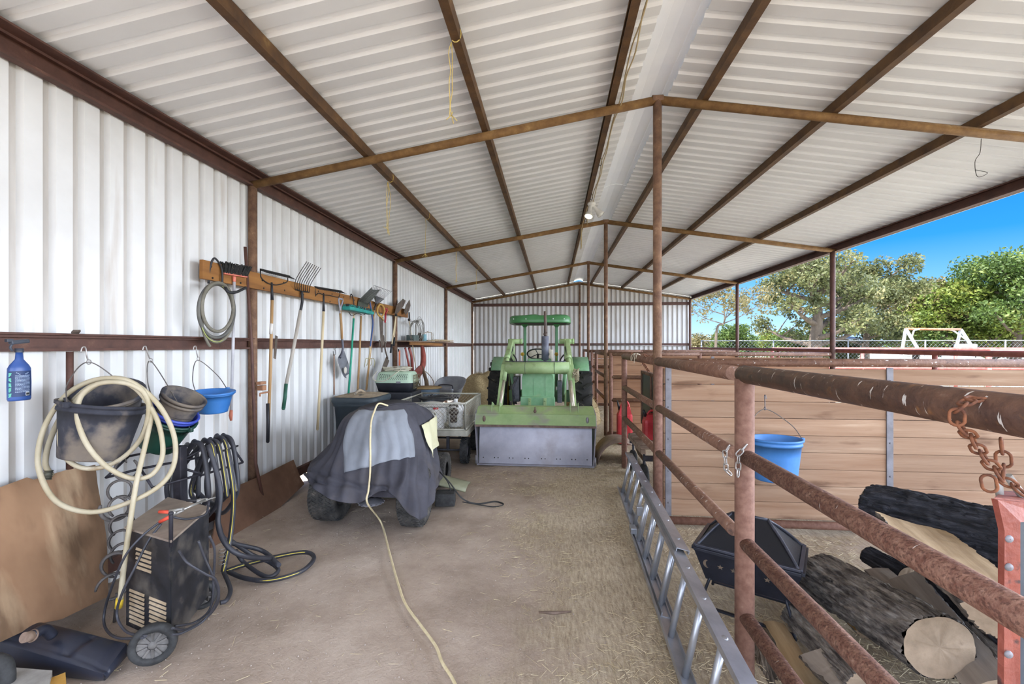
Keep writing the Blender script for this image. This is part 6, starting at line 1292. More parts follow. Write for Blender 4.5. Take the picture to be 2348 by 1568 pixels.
for pts in ([(366, 1197, 2.5), (330, 1225, 2.45), (290, 1270, 2.40), (262, 1330, 2.42), (240, 1400, 2.5), (242, 1440, 2.45), (270, 1462, 2.35), (330, 1462, 2.27)], [(370, 1200, 2.5), (340, 1240, 2.45), (310, 1300, 2.38), (280, 1360, 2.36), (268, 1410, 2.38), (290, 1448, 2.33), (335, 1458, 2.27)], [(410, 1262, 2.28), (430, 1290, 2.25), (470, 1315, 2.3), (495, 1330, 2.35), (500, 1370, 2.4), (470, 1420, 2.42), (420, 1450, 2.3), (395, 1455, 2.25)], [(455, 1240, 2.35), (470, 1280, 2.38), (488, 1320, 2.4), (502, 1370, 2.45), (480, 1410, 2.5), (430, 1442, 2.40), (395, 1440, 2.3)], [(480, 1228, 2.45), (492, 1260, 2.48), (490, 1320, 2.5), (484, 1390, 2.5), (450, 1425, 2.5), (400, 1436, 2.4)], [(395, 1185, 2.48), (430, 1190, 2.55), (470, 1180, 2.65), (478, 1160, 2.7)]):
    w = MB(); w.tube(bez([PD(*p) for p in pts], 8), .0065, 7); w.obj('cable', bh, T)
# black moulded tank lying on the dirt
tk = M('dull_black_plastic', '#1D1F28', '#2B2E3A', scale=3, rough=.35, spec=.55)
T = thing('fuel_tank', 'dull black moulded plastic tank with a capped spout lying at the lower left', 'tank', WZ(140, 1500, 0))
ztk = .17
c4 = [WZ(-8, 1470, ztk-.02), WZ(60, 1420, ztk), WZ(290, 1475, .10), WZ(238, 1545, .05)]
w = MB(); P = []
for v in np.linspace(0, 1, 22):
    row = []
    for u in np.linspace(0, 1, 36):
        a_ = c4[0].lerp(c4[3], u); b_ = c4[1].lerp(c4[2], u); p = a_.lerp(b_, v)
        h_ = .035*math.sin(PI*v)**.5*math.sin(PI*min(1, u*1.05+.02))**.4 if 0 < v < 1 else 0
        g = -.018*math.exp(-((u-.62-.10*v)/.03)**2)*(.1 < v < .9)-.010*math.exp(-((v-.12)/.03)**2)
        row.append(p+Vector((0, 0, h_+g+.004*math.sin(u*20)*0)))
    P.append(row)
w.grid(P); low = []
edge = [P[0][i] for i in range(36)]+[P[i][35] for i in range(22)]+[P[21][35-i] for i in range(36)]+[P[21-i][0] for i in range(22)]
cen = sum(edge, Vector())/len(edge)
rows = [edge, [Vector((cen.x+(p.x-cen.x)*1.04, cen.y+(p.y-cen.y)*1.05, p.z*.75)) for p in edge], [Vector((cen.x+(p.x-cen.x)*1.03, cen.y+(p.y-cen.y)*1.03, max(.02, p.z*.4))) for p in edge], [Vector((cen.x+(p.x-cen.x)*.85, cen.y+(p.y-cen.y)*.85, .0)) for p in edge]]
w.grid(rows, closed=True); w.obj('tank_body', tk, T)
w = MB(); s0 = WZ(120, 1448, .20); s1 = WZ(72, 1458, .24); w.tube(bez([s0+Vector((0, 0, -.02)), s0.lerp(s1, .4)+Vector((0, 0, .02)), s1], 6), .024, 14); w.obj('filler_neck', tk, T)
w = MB(); d_ = (s1-s0).normalized(); w.tube([s1-d_*.01, s1+d_*.035], .024, 16); w.tube([s1-d_*.008, s1-d_*.002], .029, 16); w.obj('cap', M('tan_rubber_cap', '#6E5A4A', '#8E786A', scale=16, rough=.7), T)
w = MB(); p_ = WZ(-10, 1560, .10); w.tube(bez([p_+Vector((0, 0, .10)), p_+Vector((.05, 0, .08)), p_+Vector((.06, .0, .0)), p_+Vector((.04, 0, -.08))], 6), .03, 10); tag(w.obj('rubber_strap', MATS['black_rubber']), 'bit of black rubber at the extreme lower left edge', 'rubber')
w = MB(); q0, q1, q2, q3 = WZ(-60, 1600, .05), WZ(-40, 1545, .05), WZ(120, 1558, .05), WZ(100, 1640, .05); w.poly([q0, q1, q2, q3], .09); tag(w.obj('concrete_slab', M('pale_concrete', '#8E8A84', '#A6A29C', scale=12, rough=.9)), 'grey slab under the black tank at the bottom left corner', 'slab')
w = MB(); w.poly([WZ(104, 1566, .06), WZ(150, 1548, .06), WZ(152, 1575, .06), WZ(120, 1600, .06)], .03); tag(w.obj('wood_wedge', M('fresh_yellow_wood', '#B98A3A', '#D1A45A', scale=6)), 'yellow wood offcut beside the slab at the bottom left', 'wood')
w = MB(); w.tube([WZ(1235, 1403, .012), WZ(1270, 1405, .014), WZ(1310, 1402, .012)], [.006, .012, .005], 7); tag(w.obj('bark_stick', M('brown_bark_stick', '#5E4C40', '#7E6A5C', scale=12)), 'curled brown stick on the straw in the middle of the aisle', 'stick')
# ================================================================== ladder, fire pit, firewood
alu = M('dull_aluminium', '#9A9CA2', '#B4B6BC', '#C6C8CC', scale=5, rough=.38, metal=.75, spec=.5)
T = thing('extension_ladder', 'aluminium extension ladder lying on edge beside the pipe fence', 'ladder', (.7, 3.2, 0))
upv = Vector((.10, .02, .42)).normalized()
def ladder_part(y0, y1, off, wd, nm0):
    L0 = Vector((.755+off, y0, .03)); d = Vector((-.035, -1, 0)).normalized(); Ln = abs(y1-y0); L1 = L0+d*Ln; U = upv*wd
    for base in (Vector((0, 0, 0)), U):
        w = MB(); a, b = L0+base, L1+base; side = upv.cross(d).normalized()
        w.bar(a, b, .078, .006, up=upv)
        for s_ in (-1, 1): w.bar(a+side*s_*.037-(upv*.010 if base.length > .1 else -upv*.010), b+side*s_*.037-(upv*.010 if base.length > .1 else -upv*.010), .005, .022, up=upv)
        w.obj('side_rail', alu, T)
    k = .16
    while k < Ln-.05:
        c = L0+d*k; w = MB(); w.tube([c, c+U], .017, 10); 
        w.obj('rung', alu, T)
        w = MB(); w.sphere(c+U+upv*.002, .018, 10, .25); w.obj('rung_cap', alu, T)
        k += .305
    return L0, d, U
ladder_part(5.2, 2.75, 0.02, .42, 0)
a_, d_, U_ = ladder_part(3.95, .9, -.045, .40, 0)
w = MB(); w.box(a_+U_*.12+Vector((-.03, -.02, 0)), (.05, .10, .05), bev=.006); w.box(a_+U_*.5+Vector((.0, .02, 0)), (.05, .05, .08), bev=.006); w.obj('rung_lock', alu, T)
# ---- fire pit
blk = M('black_enamel_steel', '#1D1F27', '#2A2D38', scale=6, rough=.45, metal=.2, spec=.5)
T = thing('fire_pit', 'black rectangular fire pit with mesh lid beside the ladder', 'fire pit', (1.2, 2.85, 0))
zr_ = .40
A, B_, Cc, D_ = WZ(1592, 1255, zr_), WZ(1838, 1318, zr_), WZ(1858, 1235, zr_), WZ(1650, 1196, zr_)
ax = (B_-A).normalized(); ay = Vector((-ax.y, ax.x, 0)); Lx = (B_-A).length; Ly = .40
cc = A+ax*Lx/2+ay*Ly/2
def q_(u, v, z): return Vector((cc.x, cc.y, 0))+ax*u+ay*v+Vector((0, 0, z))
hx, hy = Lx/2, Ly/2
R3 = Matrix((ax, ay, Vector((0, 0, 1)))).transposed()
w = MB()
for a, b in (((-hx, -hy), (hx, -hy)), ((hx, -hy), (hx, hy)), ((hx, hy), (-hx, hy)), ((-hx, hy), (-hx, -hy))): w.bar(q_(*a, zr_), q_(*b, zr_), .035, .02, bev=.003)
w.obj('rim', blk, T)
hx2, hy2 = hx*.80, hy*.72; zb = .20
for pts, nm in ((((-hx, -hy), (hx, -hy), (hx2, -hy2), (-hx2, -hy2)), 1), (((hx, -hy), (hx, hy), (hx2, hy2), (hx2, -hy2)), 0), (((hx, hy), (-hx, hy), (-hx2, hy2), (hx2, hy2)), 0), (((-hx, hy), (-hx, -hy), (-hx2, -hy2), (-hx2, hy2)), 0)):
    w = MB(); w.poly([q_(pts[0][0], pts[0][1], zr_-.01), q_(pts[1][0], pts[1][1], zr_-.01), q_(pts[2][0], pts[2][1], zb), q_(pts[3][0], pts[3][1], zb)], .004); w.obj('bowl_side', blk, T)
w = MB(); w.poly([q_(-hx2, -hy2, zb), q_(hx2, -hy2, zb), q_(hx2, hy2, zb), q_(-hx2, hy2, zb)], .004); w.obj('bowl_floor', blk, T)
# crescent and star ornaments on the long side
orn = M('worn_ornament_edge', '#5A5148', '#7C6A58', scale=20, rough=.6)
nrm = (-ay*(zr_-zb)+Vector((0, 0, -(hy-hy2)))).normalized(); vx = ax; vy = nrm.cross(vx).normalized()*-1
if vy.z < 0: vy = -vy
for i, u in enumerate((-.20, -.13, -.06, .04, .11, .18)):
    t_ = .45; c_ = q_(u*hx/.27, -(hy*(1-t_)+hy2*t_), zr_*(1-t_)+zb*t_)+nrm*.004
    if i % 3 == 0:
        w = MB(); pts = [c_+vx*(math.cos(a)*.026)+vy*(math.sin(a)*.03) for a in np.linspace(PI*.55, PI*1.45, 10)]+[c_+vx*(math.cos(a)*.014+.004)+vy*(math.sin(a)*.026) for a in np.linspace(PI*1.45, PI*.55, 10)]
        w.poly(pts, .003, nrm); w.obj('crescent', orn, T)
    else:
        w = MB(); pts = [c_+vx*math.cos(a+PI/2)*r_+vy*math.sin(a+PI/2)*r_ for a, r_ in [(2*PI*k/10, .018 if k % 2 == 0 else .008) for k in range(10)]]
        w.poly(pts, .003, nrm); w.obj('star', orn, T)
# lid
mesh_m = bpy.data.materials.new('spark_screen_mesh'); mesh_m.use_nodes = True; n = mesh_m.node_tree; b = n.nodes['Principled BSDF']; b.inputs['Base Color'].default_value = hexc('#26272C'); b.inputs['Roughness'].default_value = .5; b.inputs['Metallic'].default_value = .4
t = n.nodes.new('ShaderNodeTexCoord'); br = n.nodes.new('ShaderNodeTexChecker'); br.inputs['Scale'].default_value = 330; n.links.new(t.outputs['Object'], br.inputs[0]); bp = n.nodes.new('ShaderNodeBump'); bp.inputs['Distance'].default_value = .003; n.links.new(br.outputs[1], bp.inputs['Height']); n.links.new(bp.outputs[0], b.inputs['Normal'])
zt = .60; e1, e2 = (-hx*.35, 0), (hx*.35, 0)
hx3, hy3 = hx-.01, hy-.01; zl = zr_+.012
fc = [((-hx3, -hy3), (hx3, -hy3), e2, e1), ((hx3, hy3), (-hx3, hy3), e1, e2)]
tr = [((hx3, -hy3), (hx3, hy3), e2), ((-hx3, hy3), (-hx3, -hy3), e1)]
for p in fc+tr:
    w = MB(); zz = [zl, zl]+[zt]*(len(p)-2); w.poly([q_(a[0], a[1], z) for a, z in zip(p, zz)], .002); w.obj('lid_screen', mesh_m, T)
w = MB(); fl = M('worn_black_edge', '#33343C', '#4A4B55', scale=10, rough=.4, metal=.3)
for (a, b) in (((-hx3, -hy3), e1), ((hx3, -hy3), e2), ((hx3, hy3), e2), ((-hx3, hy3), e1)):
    A1, B1 = q_(*a, zl), q_(*b, zt); m_ = A1.lerp(B1, .5)+Vector((0, 0, .012)); w.tube(bez([A1, m_, B1], 6), .009, 8)
w.tube([q_(*e1, zt), q_(*e2, zt)], .010, 8)
for a, b in (((-hx, -hy), (hx, -hy)), ((hx, -hy), (hx, hy)), ((hx, hy), (-hx, hy)), ((-hx, hy), (-hx, -hy))): w.bar(q_(a[0]*.985, a[1]*.97, zr_+.018), q_(b[0]*.985, b[1]*.97, zr_+.018), .022, .016, bev=.003)
w.obj('lid_frame', fl, T)
for su in (-1, 1):
    for sv in (-1, 1):
        w = MB(); w.tube(bez([q_(su*hx2*.9, sv*hy2, zb+.01), q_(su*hx2*1.02, sv*hy2*1.1, .12), q_(su*hx2*1.12, sv*hy2*1.25, .01)], 5), .009, 8); w.obj('leg', blk, T)
w = MB()
for sv in (-1, 1): w.bar(q_(-hx2*1.1, sv*hy2*1.2, .035), q_(hx2*1.1, sv*hy2*1.2, .035), .02, .012)
w.obj('stretcher', blk, T)

# ---- firewood
def bark_mat(nm, a, b, c): return M(nm, a, b, c, scale=34, stretch=(1, 1, .16), rough=.95, bump=1, bscale=60, bdist=.02, lo=.38, hi=.56, rnd=.1)
bark_g = bark_mat('grey_bark', '#4A4441', '#8B847D', '#A9A39B'); bark_b = bark_mat('black_bark', '#17181D', '#33343B', '#4E4E55'); bark_n = bark_mat('brown_grey_bark', '#3E362F', '#75695D', '#968A7C')
wd_p = M('split_wood_pale', '#8E7452', '#B09672', '#C4AE8C', scale=16, stretch=(1, 1, .08), rough=.85, bump=.5, bscale=16, bdist=.01, rnd=.08); overlay(wd_p, '#7A6A58', 3, .58, .75, stretch=(1, 1, .2), amount=.7)
wd_g = M('split_wood_grey', '#776C62', '#968B7F', '#B0A69A', scale=16, stretch=(1, 1, .08), rough=.9, bump=.5, bscale=16, bdist=.01, rnd=.08); overlay(wd_g, '#C79A5E', 3, .6, .72, stretch=(1, 1, .3), amount=.8)
wd_e = M('sawn_end_grain', '#7A6854', '#94806A', '#6A5644', scale=9, rough=.85, bump=.3, bscale=30, rnd=.05)
def log(pa, pb, r, bark, lab, seed=0, arc=(0, 2*PI), wd=None, roll=0, r2=None, cross=1., name='firewood_log'):
    """arc: part of the round that still has bark; the rest is the split face"""
    pa, pb = Vector(pa), Vector(pb); d = pb-pa; L = d.length; d.normalize()
    x = d.cross(Vector((0, 0, 1))).normalized(); y = d.cross(x)*-1
    Rm = Matrix((x, x.cross(d)*-1, d)).transposed() @ RZ(roll)
    mw = Matrix.Translation(pa) @ Rm.to_4x4()
    full = arc[1]-arc[0] > 6.2; nA = 130 if full else 80; nL = 56; r2 = r2 or r; P = []
    for i in range(nL+1):
        t_ = i/nL; row = []
        rr = r+(r2-r)*t_; ox, oy = .06*r*math.sin(t_*3+seed), .08*r*math.cos(t_*2.3+seed)
        for k in range(nA if full else nA+1):
            a = arc[0]+(arc[1]-arc[0])*k/nA
            cx, sx_ = math.cos(a), math.sin(a)
            f = NZ.fractal(Vector((cx*3.2*1.4+seed*7, sx_*3.2*1.4, t_*L*3.5)), 1, 2, 4)
            rid = abs(NZ.noise(Vector((cx*6.5+seed, sx_*6.5+3, t_*L*6)))); rid = min(rid, abs(NZ.noise(Vector((cx*11+seed, sx_*11+9, t_*L*14))))+.05)
            edge = 1 if 0 < i < nL else .97
            q = rr*(1+.08*f-.11*(1-min(1, rid*4.5)))*edge*(1+.08*math.sin(2*a+seed))
            row.append((q*cx*cross+ox, q*sx_+oy, t_*L+(.04*r*NZ.noise(Vector((cx*3, sx_*3, seed))) if i in (0, nL) else 0)))
        P.append(row)
    T = thing(name, lab, 'log', (0, 0, 0)); T.location = pa; T.rotation_euler = (0, 0, 0)
    Tm = Matrix.Translation(pa); T.matrix_basis = Tm
    def child(w, nm, m):
        o = w.obj(nm, m, mw=mw); o.parent = T; o.matrix_basis = Tm.inverted() @ mw; return o
    w = MB(); w.grid(P, closed=full); child(w, 'bark', bark)
    if not full:
        w = MB(); G = []
        for i in range(nL+1):
            a0, a1 = Vector(P[i][0]), Vector(P[i][-1]); mid = (a0+a1)/2; spread = (arc[1]-arc[0])
            apex = Vector((.06*r, .06*r, P[i][0][2])) if spread < 4.2 else mid
            if spread < 2.6: apex = apex*.55+mid*.45
            apex.z = P[i][0][2]
            row = []
            for k in range(13):
                t_ = k/12; p = a0.lerp(apex, t_*2) if t_ < .5 else apex.lerp(a1, t_*2-1)
                nn = .03*r*NZ.fractal(Vector((t_*6+seed, i*.35, seed)), 1, 2, 3)
                row.append(p+Vector((nn, nn, 0)))
            G.append(row)
        w.grid(G); child(w, 'split_face', wd or wd_p)
        for i in (0, nL):
            w = MB(); loop = [Vector(p) for p in P[i]]+[Vector(p) for p in G[i][::-1]]
            cen = sum(loop, Vector())/len(loop); w.add([cen]+loop, [(0, k+1, (k+1) % len(loop)+1) for k in range(len(loop))]); child(w, 'end_face', wd_e)
    else:
        for i in (0, nL):
            w = MB(); q0 = [Vector(p) for p in P[i]]; m0 = len(q0); loop = [sum((q0[(k_+e_) % m0] for e_ in range(-5, 6)), Vector())/11+Vector((0, 0, .004 if i else -.004)) for k_ in range(m0)]; cen = sum(loop, Vector())/len(loop); mid = [p.lerp(cen, .45)+Vector((0, 0, (.01 if i else -.01)*NZ.noise(p*20))) for p in loop]; m_ = len(loop)
            w.add([cen]+loop+mid, [(0, k+1+m_, (k+1) % m_+1+m_) for k in range(m_)]+[(k+1, (k+1) % m_+1, (k+1) % m_+1+m_, k+1+m_) for k in range(m_)]); child(w, 'end_face', wd_e)
    return T
log(PD(1885, 1318, 2.85), PD(2150, 1490, 1.98), .150, bark_g, 'thick grey-barked log with a round pale sawn end, front of the pile', 1)
log(PD(2095, 1195, 2.55), PD(2330, 1400, 1.75), .17, bark_g, 'long split log with pale wood face on top of the pile', 2, arc=(-.05*PI, .92*PI), wd=wd_p)
log(PD(2010, 1180, 3.0), PD(2420, 1270, 2.25), .19, bark_b, 'thick blackened log lying at the back of the pile', 3)
log(PD(2060, 1320, 2.6), PD(2270, 1560, 1.85), .10, bark_g, 'narrow split log with a grey weathered face, right of the round-ended log', 4, arc=(PI*.2, PI*1.15), wd=wd_g)
log(PD(2150, 1330, 2.65), PD(2420, 1560, 1.9), .14, bark_b, 'dark log under the long split log', 5)
log(PD(2210, 1440, 2.3), PD(2420, 1640, 1.75), .085, bark_g, 'grey-barked log on the right of the pile beside the red stand', 12)
log(PD(1825, 1415, 2.6), PD(1990, 1590, 1.95), .095, bark_g, 'grey bark slab leaning at the left front of the pile', 6, arc=(PI*1.02, PI*1.98), wd=wd_p)
log(PD(1890, 1480, 2.2), PD(2080, 1660, 1.75), .12, bark_n, 'split log with a broad pale face at the bottom of the pile', 7, arc=(PI*.1, PI*.95), wd=wd_g)
log(PD(1775, 1420, 2.6), PD(1880, 1600, 2.05), .06, bark_n, 'thin split piece with a yellowish face at the left edge of the pile', 8, arc=(PI*.1, PI*.9), wd=wd_p)
log(PD(1872, 1330, 2.95), PD(1985, 1440, 2.4), .06, bark_n, 'short split piece with orange wood beside the fire pit end of the pile', 9, arc=(PI*.1, PI*.9), wd=M('split_wood_orange', '#B98748', '#D3A566', '#E0BC85', scale=5, stretch=(1, 1, .15), rough=.85, bump=.5, bscale=16))
log(PD(1745, 1480, 2.5), PD(1775, 1600, 2.2), .07, bark_n, 'grey-brown log end low behind the near gate post', 10)
log(PD(1880, 1290, 3.15), PD(1960, 1330, 2.95), .035, bark_g, 'small pale stick of wood between fire pit and log pile', 11, arc=(PI*.1, PI*.9), wd=wd_g, name='wood_stick')
log(PD(1990, 1270, 3.05), PD(2075, 1320, 2.8), .06, bark_b, 'short dark chunk of wood at the back left of the pile', 13)
log(PD(2010, 1300, 2.85), PD(2120, 1395, 2.45), .07, bark_g, 'short split piece with a smooth grey face in the middle of the pile', 14, arc=(PI*.1, PI*1.0), wd=wd_g)
# ================================================================== outside: pens, fence, swing frame, trees
def rail_run(name, pts, zs, r, mat, lab, posts=True, cat='fence', step=2.4):
    T = thing(name, lab, cat, (pts[0][0], pts[0][1], 0))
    a, b = Vector((*pts[0], 0)), Vector((*pts[1], 0)); L = (b-a).length; d = (b-a).normalized()
    for z in zs: w = MB(); w.tube([a+Vector((0, 0, z)), b+Vector((0, 0, z))], r, 8); w.obj('rail', mat, T)
    k = 0
    while k <= L+.01: w = MB(); p = a+d*k; w.tube([p+Vector((0, 0, -.05)), p+Vector((0, 0, max(zs)))], r*.95, 8); w.obj('fence_post', mat, T); k += step
rail_run('pen_fence', ((8.6, 9.6), (22.0, 9.6)), (1.56, 1.0, .5), .045, redpipe, 'red pipe pen fence outside, nearer of the two running across')
rail_run('pen_fence', ((6.2, 13.2), (20.4, 13.2)), (1.58, 1.05, .5), .045, redpipe, 'red pipe pen fence outside, farther of the two running across')
rail_run('pen_fence', ((20.4, 13.2), (22.0, 9.6)), (1.56, 1.0), .045, redpipe, 'short red pipe fence joining the ends of the two outside pen fences', step=2.0)
galv = M('galvanised_fence', '#787C80', '#8E9296', scale=8, rough=.4, metal=.4)
T = thing('chain_link_fence', 'pale chain-link fence across the field behind the red pens', 'fence', (8, 30, 0))
w = MB(); w.tube([(10, 31, 2.0), (60, 30, 2.0)], .035, 6); w.obj('top_rail', galv, T)
x_ = 10
while x_ < 60: w = MB(); w.tube([(x_, 31-(x_-10)/50, -.03), (x_, 31-(x_-10)/50, 2.05)], .045, 8); w.obj('fence_post', galv, T); x_ += 4.6
w = MB(); k = 0
while k < 50:
    for s_ in (0, 1): w.tube([(10+k, 31-k/50, .02 if s_ == 0 else 1.98), (11.96+k, 31-k/50, 1.98 if s_ == 0 else .02)], .006, 3, cap=False)
    k += .24
w.obj('chain_mesh', galv, T)
# swing frame: two pairs of slanted white legs, rusty top bar
wht = M('chalky_white_paint', '#9EA2A8', '#B4B8BE', scale=5, rough=.6)
T = thing('swing_frame', 'white legged frame with a rusty top bar standing in the outside pen', 'frame', WZ(2140, 860, 0))
d_ = 17.5
tl, tr = PD(2077, 754, d_), PD(2203, 755, d_)
w = MB(); w.tube([tl, tr], .045, 10); w.obj('top_bar', M('rusty_bar', '#8A5A3C', '#A8755A', scale=8), T)
for t_, sx_ in ((tl, 1), (tr, 1)):
    for s2, dx in ((-1, .95), (1, .9)):
        w = MB(); foot = Vector((t_.x+dx*(1 if s2 < 0 else .62), t_.y+s2*.9+.4, -.03)); w.tube([t_, foot], .055, 8); w.obj('leg', wht, T)
    w = MB(); w.tube([t_+Vector((.12, -.1, -.42)), t_+Vector((.30 if t_ is tl else -.25, 0, -.06)), t_+Vector((.5 if t_ is tl else -.45, 0, 0))], .03, 7); w.obj('brace', wht, T)
w = MB(); q = PD(2196, 796, 31.8); w.box((q.x, q.y, .75), (1.5, 1.0, 1.5), bev=.1); w.box((q.x+.5, q.y, 1.6), (.9, .9, .4), bev=.1); tag(w.obj('white_trailer', wht), 'small white trailer beyond the chain-link fence behind the swing frame', 'trailer')
w = MB(); w.poly([(20.5, 37.5, 2.2), (24.5, 37.5, 2.2), (24.5, 40, 2.5), (20.5, 40, 2.5)], .08)
for x_, y_ in ((20.6, 37.6), (24.4, 37.6), (20.6, 39.9), (24.4, 39.9)): w.tube([(x_, y_, 0), (x_, y_, 2.3)], .06, 6)
tag(w.obj('field_shelter', wht), 'low white-roofed field shelter beyond the chain-link fence on the left', 'shelter')
# trees
leafA = M('green_leaves', '#33481C', '#52682A', '#788040', scale=.9, rough=.6, lo=.35, hi=.55); leafB = M('olive_leaves', '#454C2C', '#666B40', '#8A8258', scale=.9, rough=.6, lo=.35, hi=.55); leafC = M('yellow_green_leaves', '#4E6420', '#727F32', '#94904A', scale=.9, rough=.6, lo=.35, hi=.55); leafD = M('tan_green_leaves', '#5E5A38', '#7E744C', '#94845E', scale=.9, rough=.6)
for m_ in (leafA, leafB, leafC, leafD):
    n = m_.node_tree; b = n.nodes['Principled BSDF']; tr_ = n.nodes.new('ShaderNodeBsdfTranslucent'); mxs = n.nodes.new('ShaderNodeMixShader'); mxs.inputs[0].default_value = .35
    n.links.new(b.inputs['Base Color'].links[0].from_socket, tr_.inputs[0]); o_ = n.nodes['Material Output']; n.links.new(b.outputs[0], mxs.inputs[1]); n.links.new(tr_.outputs[0], mxs.inputs[2]); n.links.new(mxs.outputs[0], o_.inputs[0])
barkm = M('tree_bark', '#4A4036', '#64594D', '#7E7264', scale=5, stretch=(1, 1, .3), rough=.95, bump=.6)
def leaves(cl, n, sz, seed):
    """cl: array of (x,y,z,r) clusters"""
    rg = np.random.default_rng(seed); cl = np.array(cl); wts = cl[:, 3]**2; idx = rg.choice(len(cl), n, p=wts/wts.sum())
    d = rg.normal(size=(n, 3)); d /= np.linalg.norm(d, axis=1)[:, None]; rad = rg.random(n)**.45
    c = cl[idx, :3]+d*(rad*cl[idx, 3])[:, None]*np.array([1, 1, .75])
    a = rg.normal(size=(n, 3)); a /= np.linalg.norm(a, axis=1)[:, None]; b = np.cross(a, rg.normal(size=(n, 3))); b /= np.linalg.norm(b, axis=1)[:, None]
    s = sz*(.6+.8*rg.random(n))[:, None]
    V = np.stack([c-a*s, c+b*s*.5, c+a*s, c-b*s*.5], 1).reshape(-1, 3); return V, np.arange(4*n).reshape(-1, 4)
def tree(base, H, spread, lm, lab, seed, n=9000, sz=.14, trunk=.3, nb=7, clump=.9, lean=(0, 0), bare=.3, name='tree', crown_sq=1.):
    random.seed(seed); base = Vector(base); T = thing(name, lab, 'tree' if name == 'tree' else 'bush', base)
    w = MB(); top = base+Vector((lean[0], lean[1], H*.75)); cl = []
    tr_ = bez([base+Vector((0, 0, -.1)), base+Vector((lean[0]*.2, lean[1]*.2, H*bare)), base.lerp(top, .7)+Vector((.2, 0, 0)), top], 5); w.tube(tr_, [trunk*(1-.75*i/(len(tr_)-1)) for i in range(len(tr_))], 9)
    for k in range(nb):
        f = bare+.1+(.9-bare)*k/nb; p = tr_[min(len(tr_)-1, int(f*len(tr_)))]; a = k*2.4+random.uniform(-.4, .4); ln = spread*(1.05-.45*f)*random.uniform(.75, 1.1)
        e_ = p+Vector((math.cos(a)*ln, math.sin(a)*ln, ln*random.uniform(.35, .8)*crown_sq)); m_ = p.lerp(e_, .5)+Vector((0, 0, -.06*ln)); q = bez([p, m_, e_], 5); w.tube(q, [trunk*.38*(1-.8*i/(len(q)-1)) for i in range(len(q))], 6)
        for j in range(4):
            s_ = q[5+j] if 5+j < len(q) else q[-1]; e2 = s_+Vector((random.uniform(-1, 1), random.uniform(-1, 1), random.uniform(-.1, 1)))*ln*.38; w.tube([s_, s_.lerp(e2, .5)+Vector((0, 0, .05)), e2], [trunk*.12, trunk*.08, trunk*.03], 4)
            cl.append((*e2, clump*random.uniform(.55, 1.15)))
        cl.append((*e_, clump*random.uniform(.7, 1.2)))
    for _ in range(3): cl.append((top.x+random.uniform(-.6, .6), top.y+random.uniform(-.6, .6), top.z+random.uniform(0, .2)*H, clump))
    w.obj('trunk', barkm, T)
    V, F = leaves(cl, n, sz, seed); me = bpy.data.meshes.new('crown'); o = bpy.data.objects.new('crown', me); COL.objects.link(o)
    V = V-np.array(base); me.from_pydata(V.tolist(), [], F.tolist()); me.materials.append(lm); o.parent = T; o['kind'] = 'stuff'; return T
def tb_(px, d): p = PD(px, HOR, d); return (p.x, p.y, 0)
tree(tb_(1868, 30), 7.6, 4.4, leafB, 'tall sparse cottonwood with a thick forked trunk between the two right eave posts', 41, n=15000, sz=.11, trunk=.55, nb=13, clump=.85, bare=.22)
tree(tb_(1985, 34), 8.4, 3.6, leafB, 'slender olive-green tree right of the cottonwood', 42, n=15000, sz=.12, trunk=.3, nb=12, clump=1.0, bare=.2)
tree(tb_(2100, 40), 7.0, 4.0, leafD, 'tan-green tree behind the left leg of the swing frame', 43, n=14000, sz=.15, trunk=.3, nb=12, clump=1.5, bare=.15)
tree(tb_(2210, 36), 6.6, 4.2, leafC, 'yellow-green tree behind the swing frame', 44, n=17000, sz=.14, trunk=.35, nb=13, clump=1.5, bare=.12)
tree(tb_(2330, 33), 9.0, 4.6, leafA, 'tallest green tree at the right edge of the photo', 45, n=20000, sz=.13, trunk=.4, nb=14, clump=1.5, bare=.12)
tree(tb_(2440, 38), 8.5, 4.6, leafC, 'yellow-green tree just past the right edge behind the tallest one', 46, n=12000, sz=.15, trunk=.4, nb=12, clump=1.7, bare=.12)
tree(tb_(2270, 44), 7.6, 4.6, leafA, 'dark green tree filling in behind the swing frame', 47, n=14000, sz=.17, trunk=.4, nb=12, clump=1.8, bare=.1)
tree(tb_(1675, 40), 3.2, 2.2, leafA, 'small bushy tree seen just right of the far end of the shed', 48, n=7000, sz=.12, trunk=.14, nb=9, clump=.9, bare=.05, name='shrub')
tree(tb_(1612, 45), 2.2, 1.6, leafD, 'brownish shrub at the corner of the shed, leftmost of the shrubs', 49, n=4000, sz=.12, trunk=.1, nb=7, clump=.8, bare=.05, name='shrub')
tree(tb_(1765, 48), 2.0, 2.4, leafC, 'bright green low shrub between the small bushy tree and the cottonwood', 50, n=6000, sz=.13, trunk=.1, nb=8, clump=.9, bare=.02, name='shrub')
tree(tb_(1830, 36), 2.2, 2.2, leafA, 'green shrub at the foot of the cottonwood', 51, n=6000, sz=.12, trunk=.1, nb=8, clump=.9, bare=.02, name='shrub')
tree(tb_(1930, 38), 2.0, 1.8, leafB, 'olive shrub right of the farther eave post', 52, n=5000, sz=.12, trunk=.1, nb=8, clump=.8, bare=.02, name='shrub')
tree(tb_(1640, 28), 6.0, 3.2, leafD, 'sparse overhanging branch tree above the shrubs by the shed corner', 53, n=2600, sz=.10, trunk=.10, nb=8, clump=.7, bare=.45, lean=(.5, 0))
